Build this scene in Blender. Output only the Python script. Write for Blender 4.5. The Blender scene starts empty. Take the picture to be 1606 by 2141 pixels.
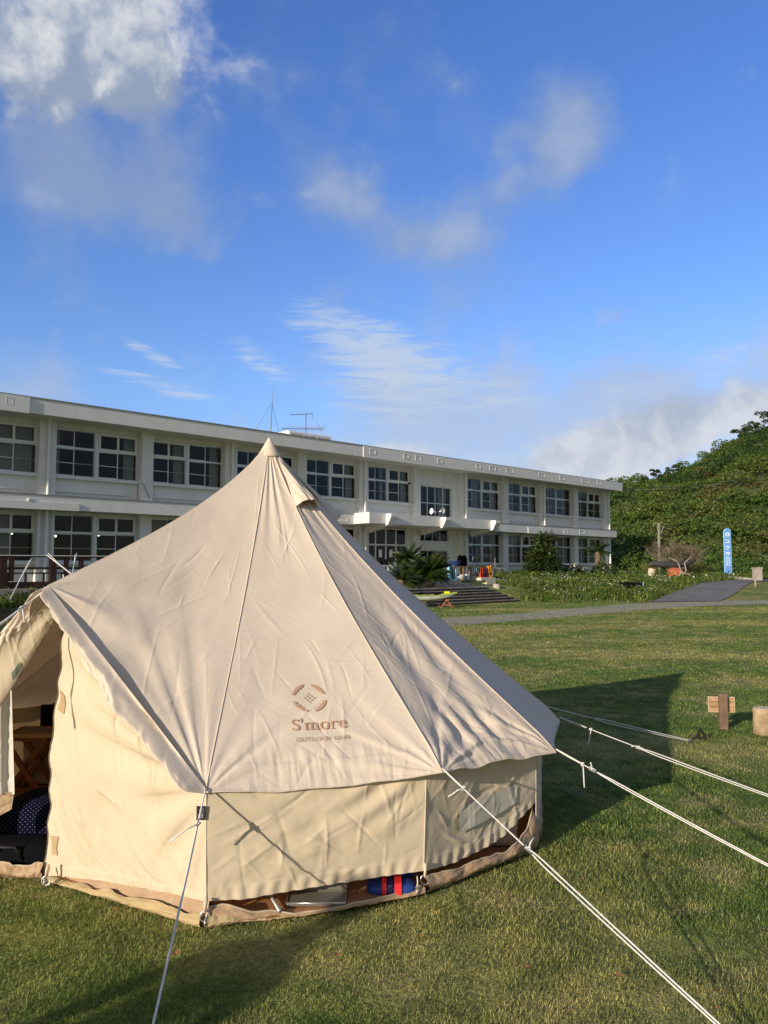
import bpy, bmesh, math, random
import numpy as np
from mathutils import Vector, Matrix
from mathutils.bvhtree import BVHTree
random.seed(7)
RNG = np.random.default_rng(11)
PI = math.pi
sc = bpy.context.scene
COL = sc.collection

# ---------------------------------------------------------------- camera
EYE, FOC, CXP, CYP = 1.6, 1608.0, 803.0, 1070.5
PITCH = math.atan(112.5 / FOC)
cam = bpy.data.cameras.new('camera')
cam_o = bpy.data.objects.new('camera', cam)
COL.objects.link(cam_o)
cam_o.location = (0, 0, EYE)
cam_o.rotation_euler = (PI / 2 + PITCH, 0, 0)
cam.sensor_fit = 'HORIZONTAL'
cam.sensor_width = 36.0
cam.lens = FOC / 1606 * 36
cam.clip_start = 0.05
cam.clip_end = 3000
sc.camera = cam_o
sc.view_settings.view_transform = 'Standard'
sc.view_settings.look = 'None'
sc.view_settings.exposure = 0.22
sc.view_settings.gamma = 1.0
sc.cycles.max_bounces = 8
sc.cycles.transparent_max_bounces = 16
sc.cycles.sample_clamp_indirect = 4.0

# ---------------------------------------------------------------- sun and sky
SUND = Vector((0.6200, 0.7300, -0.2886)).normalized()      # the way the light travels
SUN_EL = math.asin(-SUND.z)
SUN_AZ = math.atan2(-SUND.x, -SUND.y)
sl = bpy.data.lights.new('sun', 'SUN')
sl.energy = 4.8
sl.angle = math.radians(0.6)
sl.color = (1.0, 0.87, 0.70)
so = bpy.data.objects.new('sun', sl)
COL.objects.link(so)
so.location = (-20, -30, 20)
so.rotation_euler = SUND.to_track_quat('-Z', 'Y').to_euler()


class NT:
    """small helper round a node tree"""
    def __init__(s, tree):
        s.t = tree
    def new(s, kind, ins=None, **kw):
        n = s.t.nodes.new(kind)
        for k, v in kw.items():
            setattr(n, k, v)
        for k, v in (ins or {}).items():
            s.set(n.inputs[k], v)
        return n
    def set(s, sock, v):
        if hasattr(v, 'is_output') or isinstance(v, bpy.types.NodeSocket):
            s.t.links.new(v, sock)
        else:
            if isinstance(v, (tuple, list)) and len(v) == 3 and sock.type == 'RGBA':
                v = (*v, 1)
            sock.default_value = v
    def m(s, op, a, b=0.0, c=0.0, clamp=False):
        n = s.new('ShaderNodeMath', {0: a, 1: b, 2: c}, operation=op)
        n.use_clamp = clamp
        return n.outputs[0]
    def mix(s, f, a, b, blend='MIX', clamp=True):
        n = s.new('ShaderNodeMix', data_type='RGBA', blend_type=blend)
        n.clamp_factor = clamp
        s.set(n.inputs[0], f); s.set(n.inputs[6], a); s.set(n.inputs[7], b)
        return n.outputs[2]
    def smooth(s, v, a, b):
        n = s.new('ShaderNodeMapRange', {0: v, 1: a, 2: b, 3: 0.0, 4: 1.0}, interpolation_type='SMOOTHSTEP')
        return n.outputs[0]
    def noise(s, vec, scale, detail=4, rough=0.5, dist=0.0, ntype='FBM', out=0):
        n = s.new('ShaderNodeTexNoise', {'Scale': scale, 'Detail': detail, 'Roughness': rough, 'Distortion': dist})
        try:
            n.noise_type = ntype
        except Exception:
            pass
        if vec is not None:
            s.set(n.inputs['Vector'], vec)
        return n.outputs[out]
    def comb(s, x, y, z=0.0):
        return s.new('ShaderNodeCombineXYZ', {0: x, 1: y, 2: z}).outputs[0]
    def ramp(s, f, stops):
        n = s.new('ShaderNodeValToRGB')
        e = n.color_ramp.elements
        while len(e) < len(stops):
            e.new(0.5)
        for i, (p, c) in enumerate(stops):
            e[i].position = p
            e[i].color = (*c, 1) if len(c) == 3 else c
        s.set(n.inputs[0], f)
        return n.outputs[0]


world = bpy.data.worlds.new('World')
sc.world = world
world.use_nodes = True
W = NT(world.node_tree)
sky = W.new('ShaderNodeTexSky', sky_type='NISHITA')
sky.sun_disc = False
sky.sun_elevation = SUN_EL
sky.sun_rotation = SUN_AZ % (2 * PI)
sky.air_density = 1.0
sky.dust_density = 0.4
sky.ozone_density = 2.5
tc = W.new('ShaderNodeTexCoord')
sep = W.new('ShaderNodeSeparateXYZ', {0: tc.outputs['Generated']})
deg = 180 / PI
az = W.m('MULTIPLY', W.m('ARCTAN2', sep.outputs[0], sep.outputs[1]), deg)
el = W.m('MULTIPLY', W.m('ARCSINE', sep.outputs[2]), deg)
# anti-solar half deep blue; the unseen sun's half kept milky to neutralise shade
front = W.smooth(W.m('ADD', W.m('MULTIPLY', sep.outputs[0], 0.35), sep.outputs[1]), -0.25, 0.45)
hi = W.smooth(el, 4.0, 36.0)
tintf = W.mix(W.smooth(el, 0.0, 14.0), (0.95, 1.02, 1.35), W.mix(hi, (1.38, 1.56, 2.02), (1.05, 1.42, 2.25)))
tint = W.mix(front, (1.0, 0.98, 0.95), tintf)
base = W.mix(1.0, sky.outputs[0], tint, 'MULTIPLY')


def blobs(lst):
    acc = None
    for a0, e0, ra, re, rot, amp in lst:
        c_, s_ = math.cos(math.radians(rot)), math.sin(math.radians(rot))
        dx = W.m('SUBTRACT', az, a0); dy = W.m('SUBTRACT', el, e0)
        u = W.m('ADD', W.m('MULTIPLY', dx, c_ / ra), W.m('MULTIPLY', dy, s_ / ra))
        v = W.m('ADD', W.m('MULTIPLY', dx, -s_ / re), W.m('MULTIPLY', dy, c_ / re))
        q = W.m('ADD', W.m('MULTIPLY', u, u), W.m('MULTIPLY', v, v))
        g = W.m('MULTIPLY', W.m('EXPONENT', W.m('MULTIPLY', q, -1.0)), amp)
        acc = g if acc is None else W.m('ADD', acc, g)
    return acc


dirv = tc.outputs['Generated']
wv = W.new('ShaderNodeVectorMath', {0: dirv, 1: W.new('ShaderNodeVectorMath', {0: W.noise(dirv, 6.0, 4, 0.5, out=1), 3: 0.07}, operation='SCALE').outputs[0]}, operation='ADD').outputs[0]
nb = W.noise(wv, 9.0, 9, 0.58, 0.0)                    # billows
nbig = W.noise(wv, 4.5, 8, 0.56, 0.0)
nf = W.noise(wv, 24.0, 8, 0.6, 0.0)
# sunlit side of the billows: compare the noise with itself a little way towards the sun
lit_v = W.new('ShaderNodeVectorMath', {0: wv, 1: (-0.016, 0.0, 0.018)}, operation='ADD').outputs[0]
nlit = W.m('SUBTRACT', nb, W.noise(lit_v, 9.0, 9, 0.58, 0.0))
rv = W.new('ShaderNodeMapping', {'Rotation': (0, 0, math.radians(22)), 'Scale': (0.11, 0.80, 1)})
W.set(rv.inputs[0], W.comb(az, el, 0.0))
nst = W.noise(rv.outputs[0], 1.7, 9, 0.64, 1.1)         # cirrus streaks, falling to the right
cen = lambda n, k: W.m('MULTIPLY', W.m('SUBTRACT', n, 0.5), k)
add = lambda *v: v[0] if len(v) == 1 else W.m('ADD', v[0], add(*v[1:]))
# white, dense clouds
white_cov = blobs([(-23.5, 34.0, 8.5, 4.6, 8, 1.55), (-18.5, 34.0, 3.4, 3.8, 0, .60), (-19.0, 31.0, 3.2, 2.6, 0, .40), (-25, 31.0, 5, 2.2, 0, .50),
                   (1, 8.3, 6.0, .9, -6, .80), (13.5, 7.4, 5.5, 2.1, 8, 1.3), (20, 8.6, 6, 2.6, 10, 1.35), (25, 11.0, 7, 2.0, 8, .8),
                   (-8.5, 9.2, 2.2, .6, -8, .7), (-13.5, 10.4, 1.8, .5, -8, .6)])
soft_cov = blobs([(-24.4, 24.2, 1.8, .9, 0, .9), (13.9, 29.2, 2.0, 1.7, 30, .95), (13.4, 32.6, 1.6, 2.8, 20, .80), (6.2, 23.6, 3.0, 1.4, -8, 1.0), (9, 26.5, 2.6, 1.0, 0, .75), (-3.8, 26.2, 2.0, 1.6, -30, .75),
                  (4.5, 12.6, 5.5, 2.6, -10, 1.0), (-2.8, 20.0, 1.4, 1.2, 0, .6), (13.8, 27.0, .9, .9, 0, .7), (16.2, 17.4, 1.3, .6, -10, .7), (11, 21.4, 1.4, .5, -10, .6), (20, 12.5, 7, 1.2, 10, .8), (-7, 22.4, 2.2, 1.4, 0, .5)])
sd = W.smooth(add(cen(nb, 2.8), cen(nf, 1.3), cen(nbig, 1.4), W.m('MULTIPLY', soft_cov, .72)), 0.20, 1.60)
wd = W.smooth(add(cen(nb, 2.4), cen(nf, 1.0), W.m('MULTIPLY', white_cov, 1.12)), 0.30, 1.36)
# grey, thin veils
veil_cov = blobs([(-21, 27.0, 8.0, 5.0, 10, 1.0), (-17, 24.5, 8, 2.6, -10, .55), (-4.5, 27.0, 5.0, 2.4, -35, .75), (13.5, 31.5, 3.4, 4.6, 20, .70),
                  (13.8, 28.6, 2.6, 2.4, 30, .55), (9, 26.2, 3.6, 1.6, 0, .62), (5.0, 23.4, 5.4, 1.9, 0, .75), (-3.0, 20.2, 2.6, 1.6, 0, .5),
                  (4, 11.8, 8.5, 3.8, -8, 1.15), (20, 10.4, 11, 4.4, 8, 1.35), (-1, 34.5, 9, 3.5, -25, .35), (-10, 8.5, 12, 2.4, 0, .45),
                  (17, 17.8, 2.0, .9, 0, .5), (5, 19.6, 3, 1.5, 0, .4), (-26, 12.0, 9, 4, 0, .6), (12, 20.5, 3, 1, 0, .3)])
vd = W.smooth(add(cen(nbig, 1.9), cen(nb, 1.3), veil_cov), 0.05, 1.30)
# cirrus streaks
cir_cov = blobs([(-3.0, 16.8, 5.0, 2.0, -24, 1.15), (2.6, 14.6, 5.0, 2.3, -18, 1.15), (-17, 14.9, 2.4, .5, -22, 1.1), (-16.0, 12.7, 4.6, .65, -14, 1.1),
                 (-9.5, 15.0, 2.6, .9, -30, .9), (9.5, 12.4, 3.4, 1.4, -8, .8), (25, 14, 4, 1.5, 10, .7), (0, 12, 6, 2, -10, .7)])
cd = W.m('MULTIPLY', W.smooth(add(cen(nst, 1.9), W.m('MULTIPLY', cir_cov, .55)), 0.10, 0.95), W.smooth(cir_cov, 0.05, 0.7))
elf = W.smooth(el, 8.0, 26.0)
c1 = W.mix(W.m('MULTIPLY', vd, 0.72), base, W.mix(elf, (4.6, 5.3, 6.7), (2.9, 3.75, 5.4)))
c2 = W.mix(W.m('MULTIPLY', cd, 0.88), c1, (5.3, 6.3, 7.9))
shape = W.smooth(add(W.m('MULTIPLY', nlit, 3.2), W.m('MULTIPLY', W.smooth(el, 29.0, 36.5), 0.62), W.m('MULTIPLY', W.smooth(el, 16.0, 8.0), 0.60)), 0.0, 0.85)
bright = W.mix(shape, W.mix(elf, (4.3, 4.9, 6.0), (3.0, 3.7, 5.0)), W.mix(elf, (6.8, 7.1, 7.7), (7.7, 7.8, 7.9)))
c2 = W.mix(W.m('MULTIPLY', sd, 0.42), c2, W.mix(elf, (5.9, 6.6, 7.8), (4.6, 5.5, 7.2)))
c3 = W.mix(W.m('MULTIPLY', wd, 0.93), c2, bright)
# broken cloud added to the unseen sky behind the camera, making shade less blue
backc = W.m('MULTIPLY', W.m('SUBTRACT', 1.0, front), W.smooth(W.m('ADD', nbig, W.m('MULTIPLY', nb, 0.3)), 0.52, 0.8))
c4 = W.mix(W.m('MULTIPLY', backc, 0.8), c3, (5.5, 5.2, 4.8))
bg = world.node_tree.nodes['Background']
W.set(bg.inputs[0], c4)
bg.inputs[1].default_value = 0.086

# ---------------------------------------------------------------- helpers
FWD = Vector((0, math.cos(PITCH), math.sin(PITCH)))
UPV = Vector((0, -math.sin(PITCH), math.cos(PITCH)))
EYEV = Vector((0, 0, EYE))


def ray(x, y):
    return FWD + Vector((1, 0, 0)) * ((x - CXP) / FOC) - UPV * ((y - CYP) / FOC)


def onz(x, y, z=0.0):
    r = ray(x, y)
    return EYEV + r * ((z - EYE) / r.z)


def aty(x, y, Y):
    r = ray(x, y)
    return EYEV + r * (Y / r.y)


def tag(o, label=None, cat=None, group=None, kind=None):
    if label: o['label'] = label
    if cat: o['category'] = cat
    if group: o['group'] = group
    if kind: o['kind'] = kind
    return o


def empty(name, loc, label, cat, group=None, rotz=0.0):
    o = bpy.data.objects.new(name, None)
    COL.objects.link(o)
    o.location = loc
    o.rotation_euler = (0, 0, rotz)
    o.empty_display_size = 0.1
    return tag(o, label, cat, group)


class MB:
    """collects shapes and links them as ONE mesh object"""
    def __init__(s):
        s.v = []; s.f = []
    def add(s, vs, fs):
        b = len(s.v)
        s.v += [tuple(v) for v in vs]
        s.f += [tuple(i + b for i in f) for f in fs]
        return s
    def box(s, lo, hi, M=None):
        x0, y0, z0 = lo; x1, y1, z1 = hi
        vs = [Vector(p) for p in ((x0, y0, z0), (x1, y0, z0), (x1, y1, z0), (x0, y1, z0), (x0, y0, z1), (x1, y0, z1), (x1, y1, z1), (x0, y1, z1))]
        if M is not None: vs = [M @ v for v in vs]
        return s.add(vs, [(0, 3, 2, 1), (4, 5, 6, 7), (0, 1, 5, 4), (1, 2, 6, 5), (2, 3, 7, 6), (3, 0, 4, 7)])
    def tube(s, pts, r, n=8, cap=True):
        pts = [Vector(p) for p in pts]
        rs = r if isinstance(r, (list, tuple)) else [r] * len(pts)
        rings = []; prev = None
        for i, p in enumerate(pts):
            d = (pts[min(i + 1, len(pts) - 1)] - pts[max(i - 1, 0)])
            if d.length < 1e-9: d = Vector((0, 0, 1))
            d.normalize()
            if prev is None:
                a = Vector((0, 0, 1)) if abs(d.z) < 0.9 else Vector((1, 0, 0))
            else:
                a = prev
            e1 = (a - d * a.dot(d)).normalized(); e2 = d.cross(e1); prev = e1
            rings.append([p + (e1 * math.cos(2 * PI * k / n) + e2 * math.sin(2 * PI * k / n)) * rs[i] for k in range(n)])
        vs = [q for r_ in rings for q in r_]
        fs = [(i * n + k, i * n + (k + 1) % n, (i + 1) * n + (k + 1) % n, (i + 1) * n + k) for i in range(len(pts) - 1) for k in range(n)]
        if cap:
            fs.append(tuple(range(n - 1, -1, -1))); fs.append(tuple((len(pts) - 1) * n + k for k in range(n)))
        return s.add(vs, fs)
    def lathe(s, prof, M=None, n=16, cap=True):
        vs = []; fs = []
        for r, z in prof:
            for k in range(n):
                p = Vector((r * math.cos(2 * PI * k / n), r * math.sin(2 * PI * k / n), z))
                vs.append(M @ p if M is not None else p)
        for i in range(len(prof) - 1):
            for k in range(n):
                fs.append((i * n + k, i * n + (k + 1) % n, (i + 1) * n + (k + 1) % n, (i + 1) * n + k))
        if cap:
            fs.append(tuple(range(n - 1, -1, -1))); fs.append(tuple((len(prof) - 1) * n + k for k in range(n)))
        return s.add(vs, fs)
    def prism(s, poly, y0, y1, M=None):
        """poly in (x, z), extruded along y"""
        n = len(poly)
        vs = [Vector((x, y0, z)) for x, z in poly] + [Vector((x, y1, z)) for x, z in poly]
        if M is not None: vs = [M @ v for v in vs]
        return s.add(vs, [tuple(range(n)), tuple(range(2 * n - 1, n - 1, -1))] + [((i + 1) % n, i, n + i, n + (i + 1) % n) for i in range(n)])
    def build(s, name, mat, parent=None, smooth=False, bevel=0.0, loc=None):
        me = bpy.data.meshes.new(name)
        me.from_pydata(s.v, [], s.f)
        me.validate(clean_customdata=False)
        o = bpy.data.objects.new(name, me)
        COL.objects.link(o)
        if mat: me.materials.append(mat)
        if smooth:
            me.polygons.foreach_set('use_smooth', [True] * len(me.polygons))
        if bevel > 0:
            bv = o.modifiers.new('bevel', 'BEVEL'); bv.width = bevel; bv.segments = 2; bv.limit_method = 'ANGLE'
        if parent is not None: o.parent = parent
        if loc is not None: o.location = loc
        return o


def np_mesh(name, V, F, mat, parent=None, smooth=False, attr=None):
    """V (n,3), F (m,k) numpy; attr: per-vertex colour (n,4)"""
    me = bpy.data.meshes.new(name)
    k = F.shape[1]
    me.vertices.add(len(V)); me.loops.add(F.size); me.polygons.add(len(F))
    me.vertices.foreach_set('co', V.astype(np.float32).ravel())
    me.loops.foreach_set('vertex_index', F.astype(np.int32).ravel())
    me.polygons.foreach_set('loop_start', np.arange(0, F.size, k, dtype=np.int32))
    me.polygons.foreach_set('loop_total', np.full(len(F), k, dtype=np.int32))
    if smooth:
        me.polygons.foreach_set('use_smooth', np.ones(len(F), dtype=bool))
    if attr is not None:
        a = me.color_attributes.new('tone', 'FLOAT_COLOR', 'POINT')
        a.data.foreach_set('color', attr.astype(np.float32).ravel())
    me.update(calc_edges=True)
    if mat: me.materials.append(mat)
    o = bpy.data.objects.new(name, me)
    COL.objects.link(o)
    if parent is not None: o.parent = parent
    return o


def vnoise(P, seed=0):
    """value noise on (n,3) points, about -1..1"""
    P = np.asarray(P, float)
    i = np.floor(P).astype(np.int64); f = P - i; f = f * f * (3 - 2 * f)
    def h(a, b, c):
        n = (a * 374761393 + b * 668265263 + c * 2147483647 + seed * 974634777) & 0xffffffff
        n = ((n ^ (n >> 13)) * 1274126177) & 0xffffffff
        n = (n ^ (n >> 16)) & 0xffffffff
        return n / 2147483648.0 - 1.0
    r = 0
    for dx in (0, 1):
        for dy in (0, 1):
            for dz in (0, 1):
                w = (f[..., 0] if dx else 1 - f[..., 0]) * (f[..., 1] if dy else 1 - f[..., 1]) * (f[..., 2] if dz else 1 - f[..., 2])
                r = r + w * h(i[..., 0] + dx, i[..., 1] + dy, i[..., 2] + dz)
    return r


def fbm(P, o=4, seed=0):
    r = 0; a = 1.0; s = 0
    for k in range(o):
        r = r + a * vnoise(np.asarray(P) * (2 ** k), seed + k * 17); s += a; a *= 0.5
    return r / s


def new_mat(name):
    m = bpy.data.materials.new(name)
    m.use_nodes = True
    t = NT(m.node_tree)
    b = m.node_tree.nodes['Principled BSDF']
    return m, t, b


def mat(name, color, rough=0.6, metal=0.0, var=0.12, vscale=3.0, bump=0.0, bscale=40.0, spec=0.4, dirt=None, dirt_scale=1.5, dirt_amt=0.4):
    m, t, b = new_mat(name)
    tcn = t.new('ShaderNodeTexCoord')
    v = tcn.outputs['Object']
    n = t.noise(v, vscale, 5, 0.6)
    lo = tuple(c * (1 - var) for c in color); hi_ = tuple(min(1, c * (1 + var)) for c in color)
    c = t.mix(t.smooth(n, 0.3, 0.7), lo, hi_)
    if dirt:
        d = t.smooth(t.noise(v, dirt_scale, 6, 0.7, 0.3), 0.5, 0.78)
        c = t.mix(t.m('MULTIPLY', d, dirt_amt), c, dirt)
    t.set(b.inputs['Base Color'], c)
    b.inputs['Roughness'].default_value = rough
    b.inputs['Metallic'].default_value = metal
    b.inputs['Specular IOR Level'].default_value = spec
    if bump > 0:
        bn = t.new('ShaderNodeBump', {'Height': t.noise(v, bscale, 4, 0.6), 'Strength': bump, 'Distance': 0.01})
        t.set(b.inputs['Normal'], bn.outputs[0])
    return m


def glass_mat(name, tint=(0.75, 0.8, 0.8), refl=1.0):
    m, t, b = new_mat(name)
    out = m.node_tree.nodes['Material Output']
    tr = t.new('ShaderNodeBsdfTransparent', {0: tint})
    gl = t.new('ShaderNodeBsdfGlossy', {'Color': (0.95, 0.97, 1.0), 'Roughness': 0.03})
    tcn = t.new('ShaderNodeTexCoord')
    bn = t.new('ShaderNodeBump', {'Height': t.noise(tcn.outputs['Object'], 1.2, 2), 'Strength': 0.12, 'Distance': 0.05})
    t.set(gl.inputs['Normal'], bn.outputs[0])
    fr = t.new('ShaderNodeFresnel', {'IOR': 1.5})
    f = t.m('MULTIPLY', t.m('ADD', fr.outputs[0], 0.0), 0.6 * refl, clamp=True)
    mx = t.new('ShaderNodeMixShader', {0: f, 1: tr.outputs[0], 2: gl.outputs[0]})
    t.set(out.inputs[0], mx.outputs[0])
    return m

# ================================================================ THE GROUND
F0 = Vector((18.2, 62.0, 0.85))
AX = Vector((0.7230, 0.6909, 0)).normalized()     # along the facade, to the right
NX = Vector((AX.y, -AX.x, 0))                      # out of the facade, to the camera
BROT = math.atan2(AX.y, AX.x)


def S(v):
    v = np.clip(v, 0, 1)
    return v * v * (3 - 2 * v)


def fd(X, Y):
    px = X - F0.x; py = Y - F0.y
    return px * NX.x + py * NX.y, -(px * AX.x + py * AX.y)     # d outwards, t to the left


def gz(X, Y):
    X = np.asarray(X, float); Y = np.asarray(Y, float)
    d, t = fd(X, Y)
    q1 = 11.4 - d
    q2 = np.minimum(Y - 33.8, (X - 5.4) * 1.2)
    zl = 0.62 * S(q1 / 2.2) + 0.23 * S((q1 - 3.6) / 1.2)
    zw = 0.50 * S(q1 / 0.2) + 0.35 * S((q1 - 0.5) / 2.6)
    zl = np.where(t > 37, zw, zl)
    st = (t > 27.6) & (t < 33.4) & (q1 > -0.2) & (q1 < 2.6)
    zl = np.where(st, np.clip(q1 / 2.2 * 0.62 - 0.35, -0.02, 1), zl)
    ap = (t > 26.0) & (t < 33.8) & (q1 > 2.2) & (q1 < 5.2)
    zl = np.where(ap, 0.58, zl)
    zr = 0.70 * S(q2 / 9.0) + 0.15 * S((q2 - 9) / 12)
    z = np.maximum(zl, zr)
    return np.where(d < -30, 0.85, z)


def gz1(x, y):
    return float(gz(np.array([x]), np.array([y]))[0])


def sheet(name, xs, ys, zf, material, kind='structure', smooth=True):
    XX, YY = np.meshgrid(xs, ys)
    ZZ = zf(XX, YY)
    V = np.stack([XX, YY, ZZ], -1).reshape(-1, 3)
    nx, ny = len(xs), len(ys)
    i = np.arange(nx - 1)[None, :] + np.arange(ny - 1)[:, None] * nx
    Fc = np.stack([i, i + 1, i + nx + 1, i + nx], -1).reshape(-1, 4)
    o = np_mesh(name, V, Fc, material, smooth=smooth)
    o['kind'] = kind
    return o


def lawn_nodes(t, v):
    """turf colour: green, yellow dry streaks, straw patches, worn soil"""
    sep_ = t.new('ShaderNodeSeparateXYZ', {0: v})
    st = t.comb(t.m('MULTIPLY', sep_.outputs[0], 0.30), t.m('MULTIPLY', sep_.outputs[1], 0.75), 0.0)
    big = t.noise(st, 0.55, 5, 0.6, 0.4)
    mid = t.noise(v, 1.5, 5, 0.65, 0.3)
    fine = t.noise(v, 9.0, 4, 0.7)
    g = t.mix(t.smooth(fine, 0.3, 0.7), (0.105, 0.165, 0.034), (0.205, 0.270, 0.066))
    g = t.mix(t.m('MULTIPLY', t.smooth(big, 0.45, 0.60), 0.90), g, (0.38, 0.345, 0.135))
    g = t.mix(t.m('MULTIPLY', t.smooth(mid, 0.50, 0.64), 0.65), g, (0.42, 0.36, 0.18))
    g = t.mix(t.m('MULTIPLY', t.smooth(t.noise(v, 2.6, 4, 0.6), 0.30, 0.20), 0.8), g, (0.13, 0.085, 0.045))
    clump_ = t.smooth(t.noise(v, 4.2, 4, 0.65, 0.3), 0.34, 0.66)
    g = t.mix(1.0, g, t.mix(clump_, (0.66, 0.76, 0.68), (1.20, 1.16, 1.10)), 'MULTIPLY')
    return g


def lawn_material():
    m, t, b = new_mat('lawn_turf')
    v = t.new('ShaderNodeTexCoord').outputs['Object']
    g = lawn_nodes(t, v)
    vf = t.noise(v, 34.0, 4, 0.75)
    g = t.mix(t.m('MULTIPLY', t.smooth(vf, 0.38, 0.62), 0.55), g, (0.035, 0.045, 0.010))
    t.set(b.inputs['Base Color'], g)
    b.inputs['Roughness'].default_value = 0.9
    b.inputs['Specular IOR Level'].default_value = 0.1
    h = t.m('ADD', t.noise(v, 60, 3, 0.7), t.noise(v, 14, 3, 0.6))
    bn = t.new('ShaderNodeBump', {'Height': h, 'Strength': 0.9, 'Distance': 0.03})
    t.set(b.inputs['Normal'], bn.outputs[0])
    return m


M_LAWN = lawn_material()
xs = np.concatenate([np.linspace(-260, -30, 18)[:-1], np.arange(-30, 45, 0.5), np.linspace(45, 300, 20)])
ys = np.concatenate([np.linspace(-120, -4, 12)[:-1], np.arange(-4, 80, 0.5), np.linspace(80, 900, 30)])
sheet('lawn', xs, ys, gz, M_LAWN)


def turf_blade_mat(name):
    m, t, b = new_mat(name)
    geo = t.new('ShaderNodeNewGeometry')
    g = lawn_nodes(t, geo.outputs['Position'])
    a = t.new('ShaderNodeAttribute', attribute_name='tone')
    se = t.new('ShaderNodeSeparateColor', {0: a.outputs['Color']})
    g = t.mix(t.smooth(se.outputs[0], 0.90, 0.96), g, (0.30, 0.245, 0.12))        # dead blades
    g = t.mix(se.outputs[1], t.mix(1.0, g, (0.72, 0.76, 0.72), 'MULTIPLY'), t.mix(1.0, g, (1.32, 1.32, 1.25), 'MULTIPLY'))
    t.set(b.inputs['Base Color'], g)
    b.inputs['Roughness'].default_value = 0.55
    b.inputs['Specular IOR Level'].default_value = 0.25
    tl = t.new('ShaderNodeBsdfTranslucent', {0: g})
    mx = t.new('ShaderNodeMixShader', {0: 0.25, 1: b.outputs[0], 2: tl.outputs[0]})
    t.set(m.node_tree.nodes['Material Output'].inputs[0], mx.outputs[0])
    return m


M_BLADE = turf_blade_mat('grass_blade')


def blades(name, X, Y, hgt, wid, lean, label, cat='grass', material=None, zf=gz):
    """bent grass blades, two segments each, as one mesh"""
    n = len(X)
    Z = zf(X, Y)
    th = RNG.uniform(0, 2 * PI, n)
    la = RNG.uniform(0, 2 * PI, n)
    L = lean * RNG.uniform(0.15, 1.0, n) * hgt
    lx, ly = np.cos(la) * L, np.sin(la) * L
    wx, wy = np.cos(th) * wid / 2, np.sin(th) * wid / 2
    P = np.zeros((n, 5, 3))
    P[:, 0] = np.stack([X - wx, Y - wy, Z - 0.003], -1)
    P[:, 1] = np.stack([X + wx, Y + wy, Z - 0.003], -1)
    mx, my = X + lx * 0.35, Y + ly * 0.35
    mz = Z + hgt * 0.6 * np.sqrt(np.clip(1 - (L / hgt * 0.4) ** 2, 0.2, 1))
    P[:, 2] = np.stack([mx + wx * 0.8, my + wy * 0.8, mz], -1)
    P[:, 3] = np.stack([mx - wx * 0.8, my - wy * 0.8, mz], -1)
    P[:, 4] = np.stack([X + lx, Y + ly, Z + hgt * np.clip(1 - 0.6 * (L / hgt) ** 2, 0.25, 1)], -1)
    b0 = np.arange(n)[:, None] * 5
    F = np.concatenate([b0 + np.array([[0, 1, 2]]), b0 + np.array([[0, 2, 3]]), b0 + np.array([[3, 2, 4]])], 0)
    at = np.ones((n, 5, 4)); at[:, :, 0] = RNG.uniform(0, 1, n)[:, None]; at[:, :, 1] = RNG.uniform(0, 1, n)[:, None]
    o = np_mesh(name, P.reshape(-1, 3), F, material or M_BLADE, attr=at.reshape(-1, 4))
    return tag(o, label, cat, kind='stuff')


TC = (-0.80, 5.40)
_xs, _ys = [], []
edges = np.geomspace(2.1, 34, 26)
for y0, y1 in zip(edges[:-1], edges[1:]):
    ym = (y0 + y1) / 2
    x0, x1 = -0.56 * ym - 0.6, 0.56 * ym + 0.6
    dens = 17500 * (3 / ym) ** 1.9 if ym > 3 else 17500
    k = int(dens * (x1 - x0) * (y1 - y0))
    _xs.append(RNG.uniform(x0, x1, k)); _ys.append(RNG.uniform(y0, y1, k))
gx = np.concatenate(_xs); gy = np.concatenate(_ys)
keep = ((gx - TC[0]) ** 2 + (gy - TC[1]) ** 2) > 1.55 ** 2
d_, t_ = fd(gx, gy)
keep &= (d_ > 11.6)
clump = fbm(np.stack([gx * 3.0, gy * 3.0, gx * 0], -1), 3, 5)
keep &= (clump + RNG.uniform(-0.5, 0.9, len(gx))) > -0.25
gx, gy, clump = gx[keep], gy[keep], clump[keep]
sc_ = np.clip(gy / 3.0, 1, 8) ** 0.85
hh = RNG.uniform(0.010, 0.026, len(gx)) * (1 + 0.6 * clump) * sc_ ** 0.12
GRASS_ARGS = (gx, gy, hh, 0.0025 * sc_ * RNG.uniform(0.7, 1.5, len(gx)), 1.7)


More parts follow.
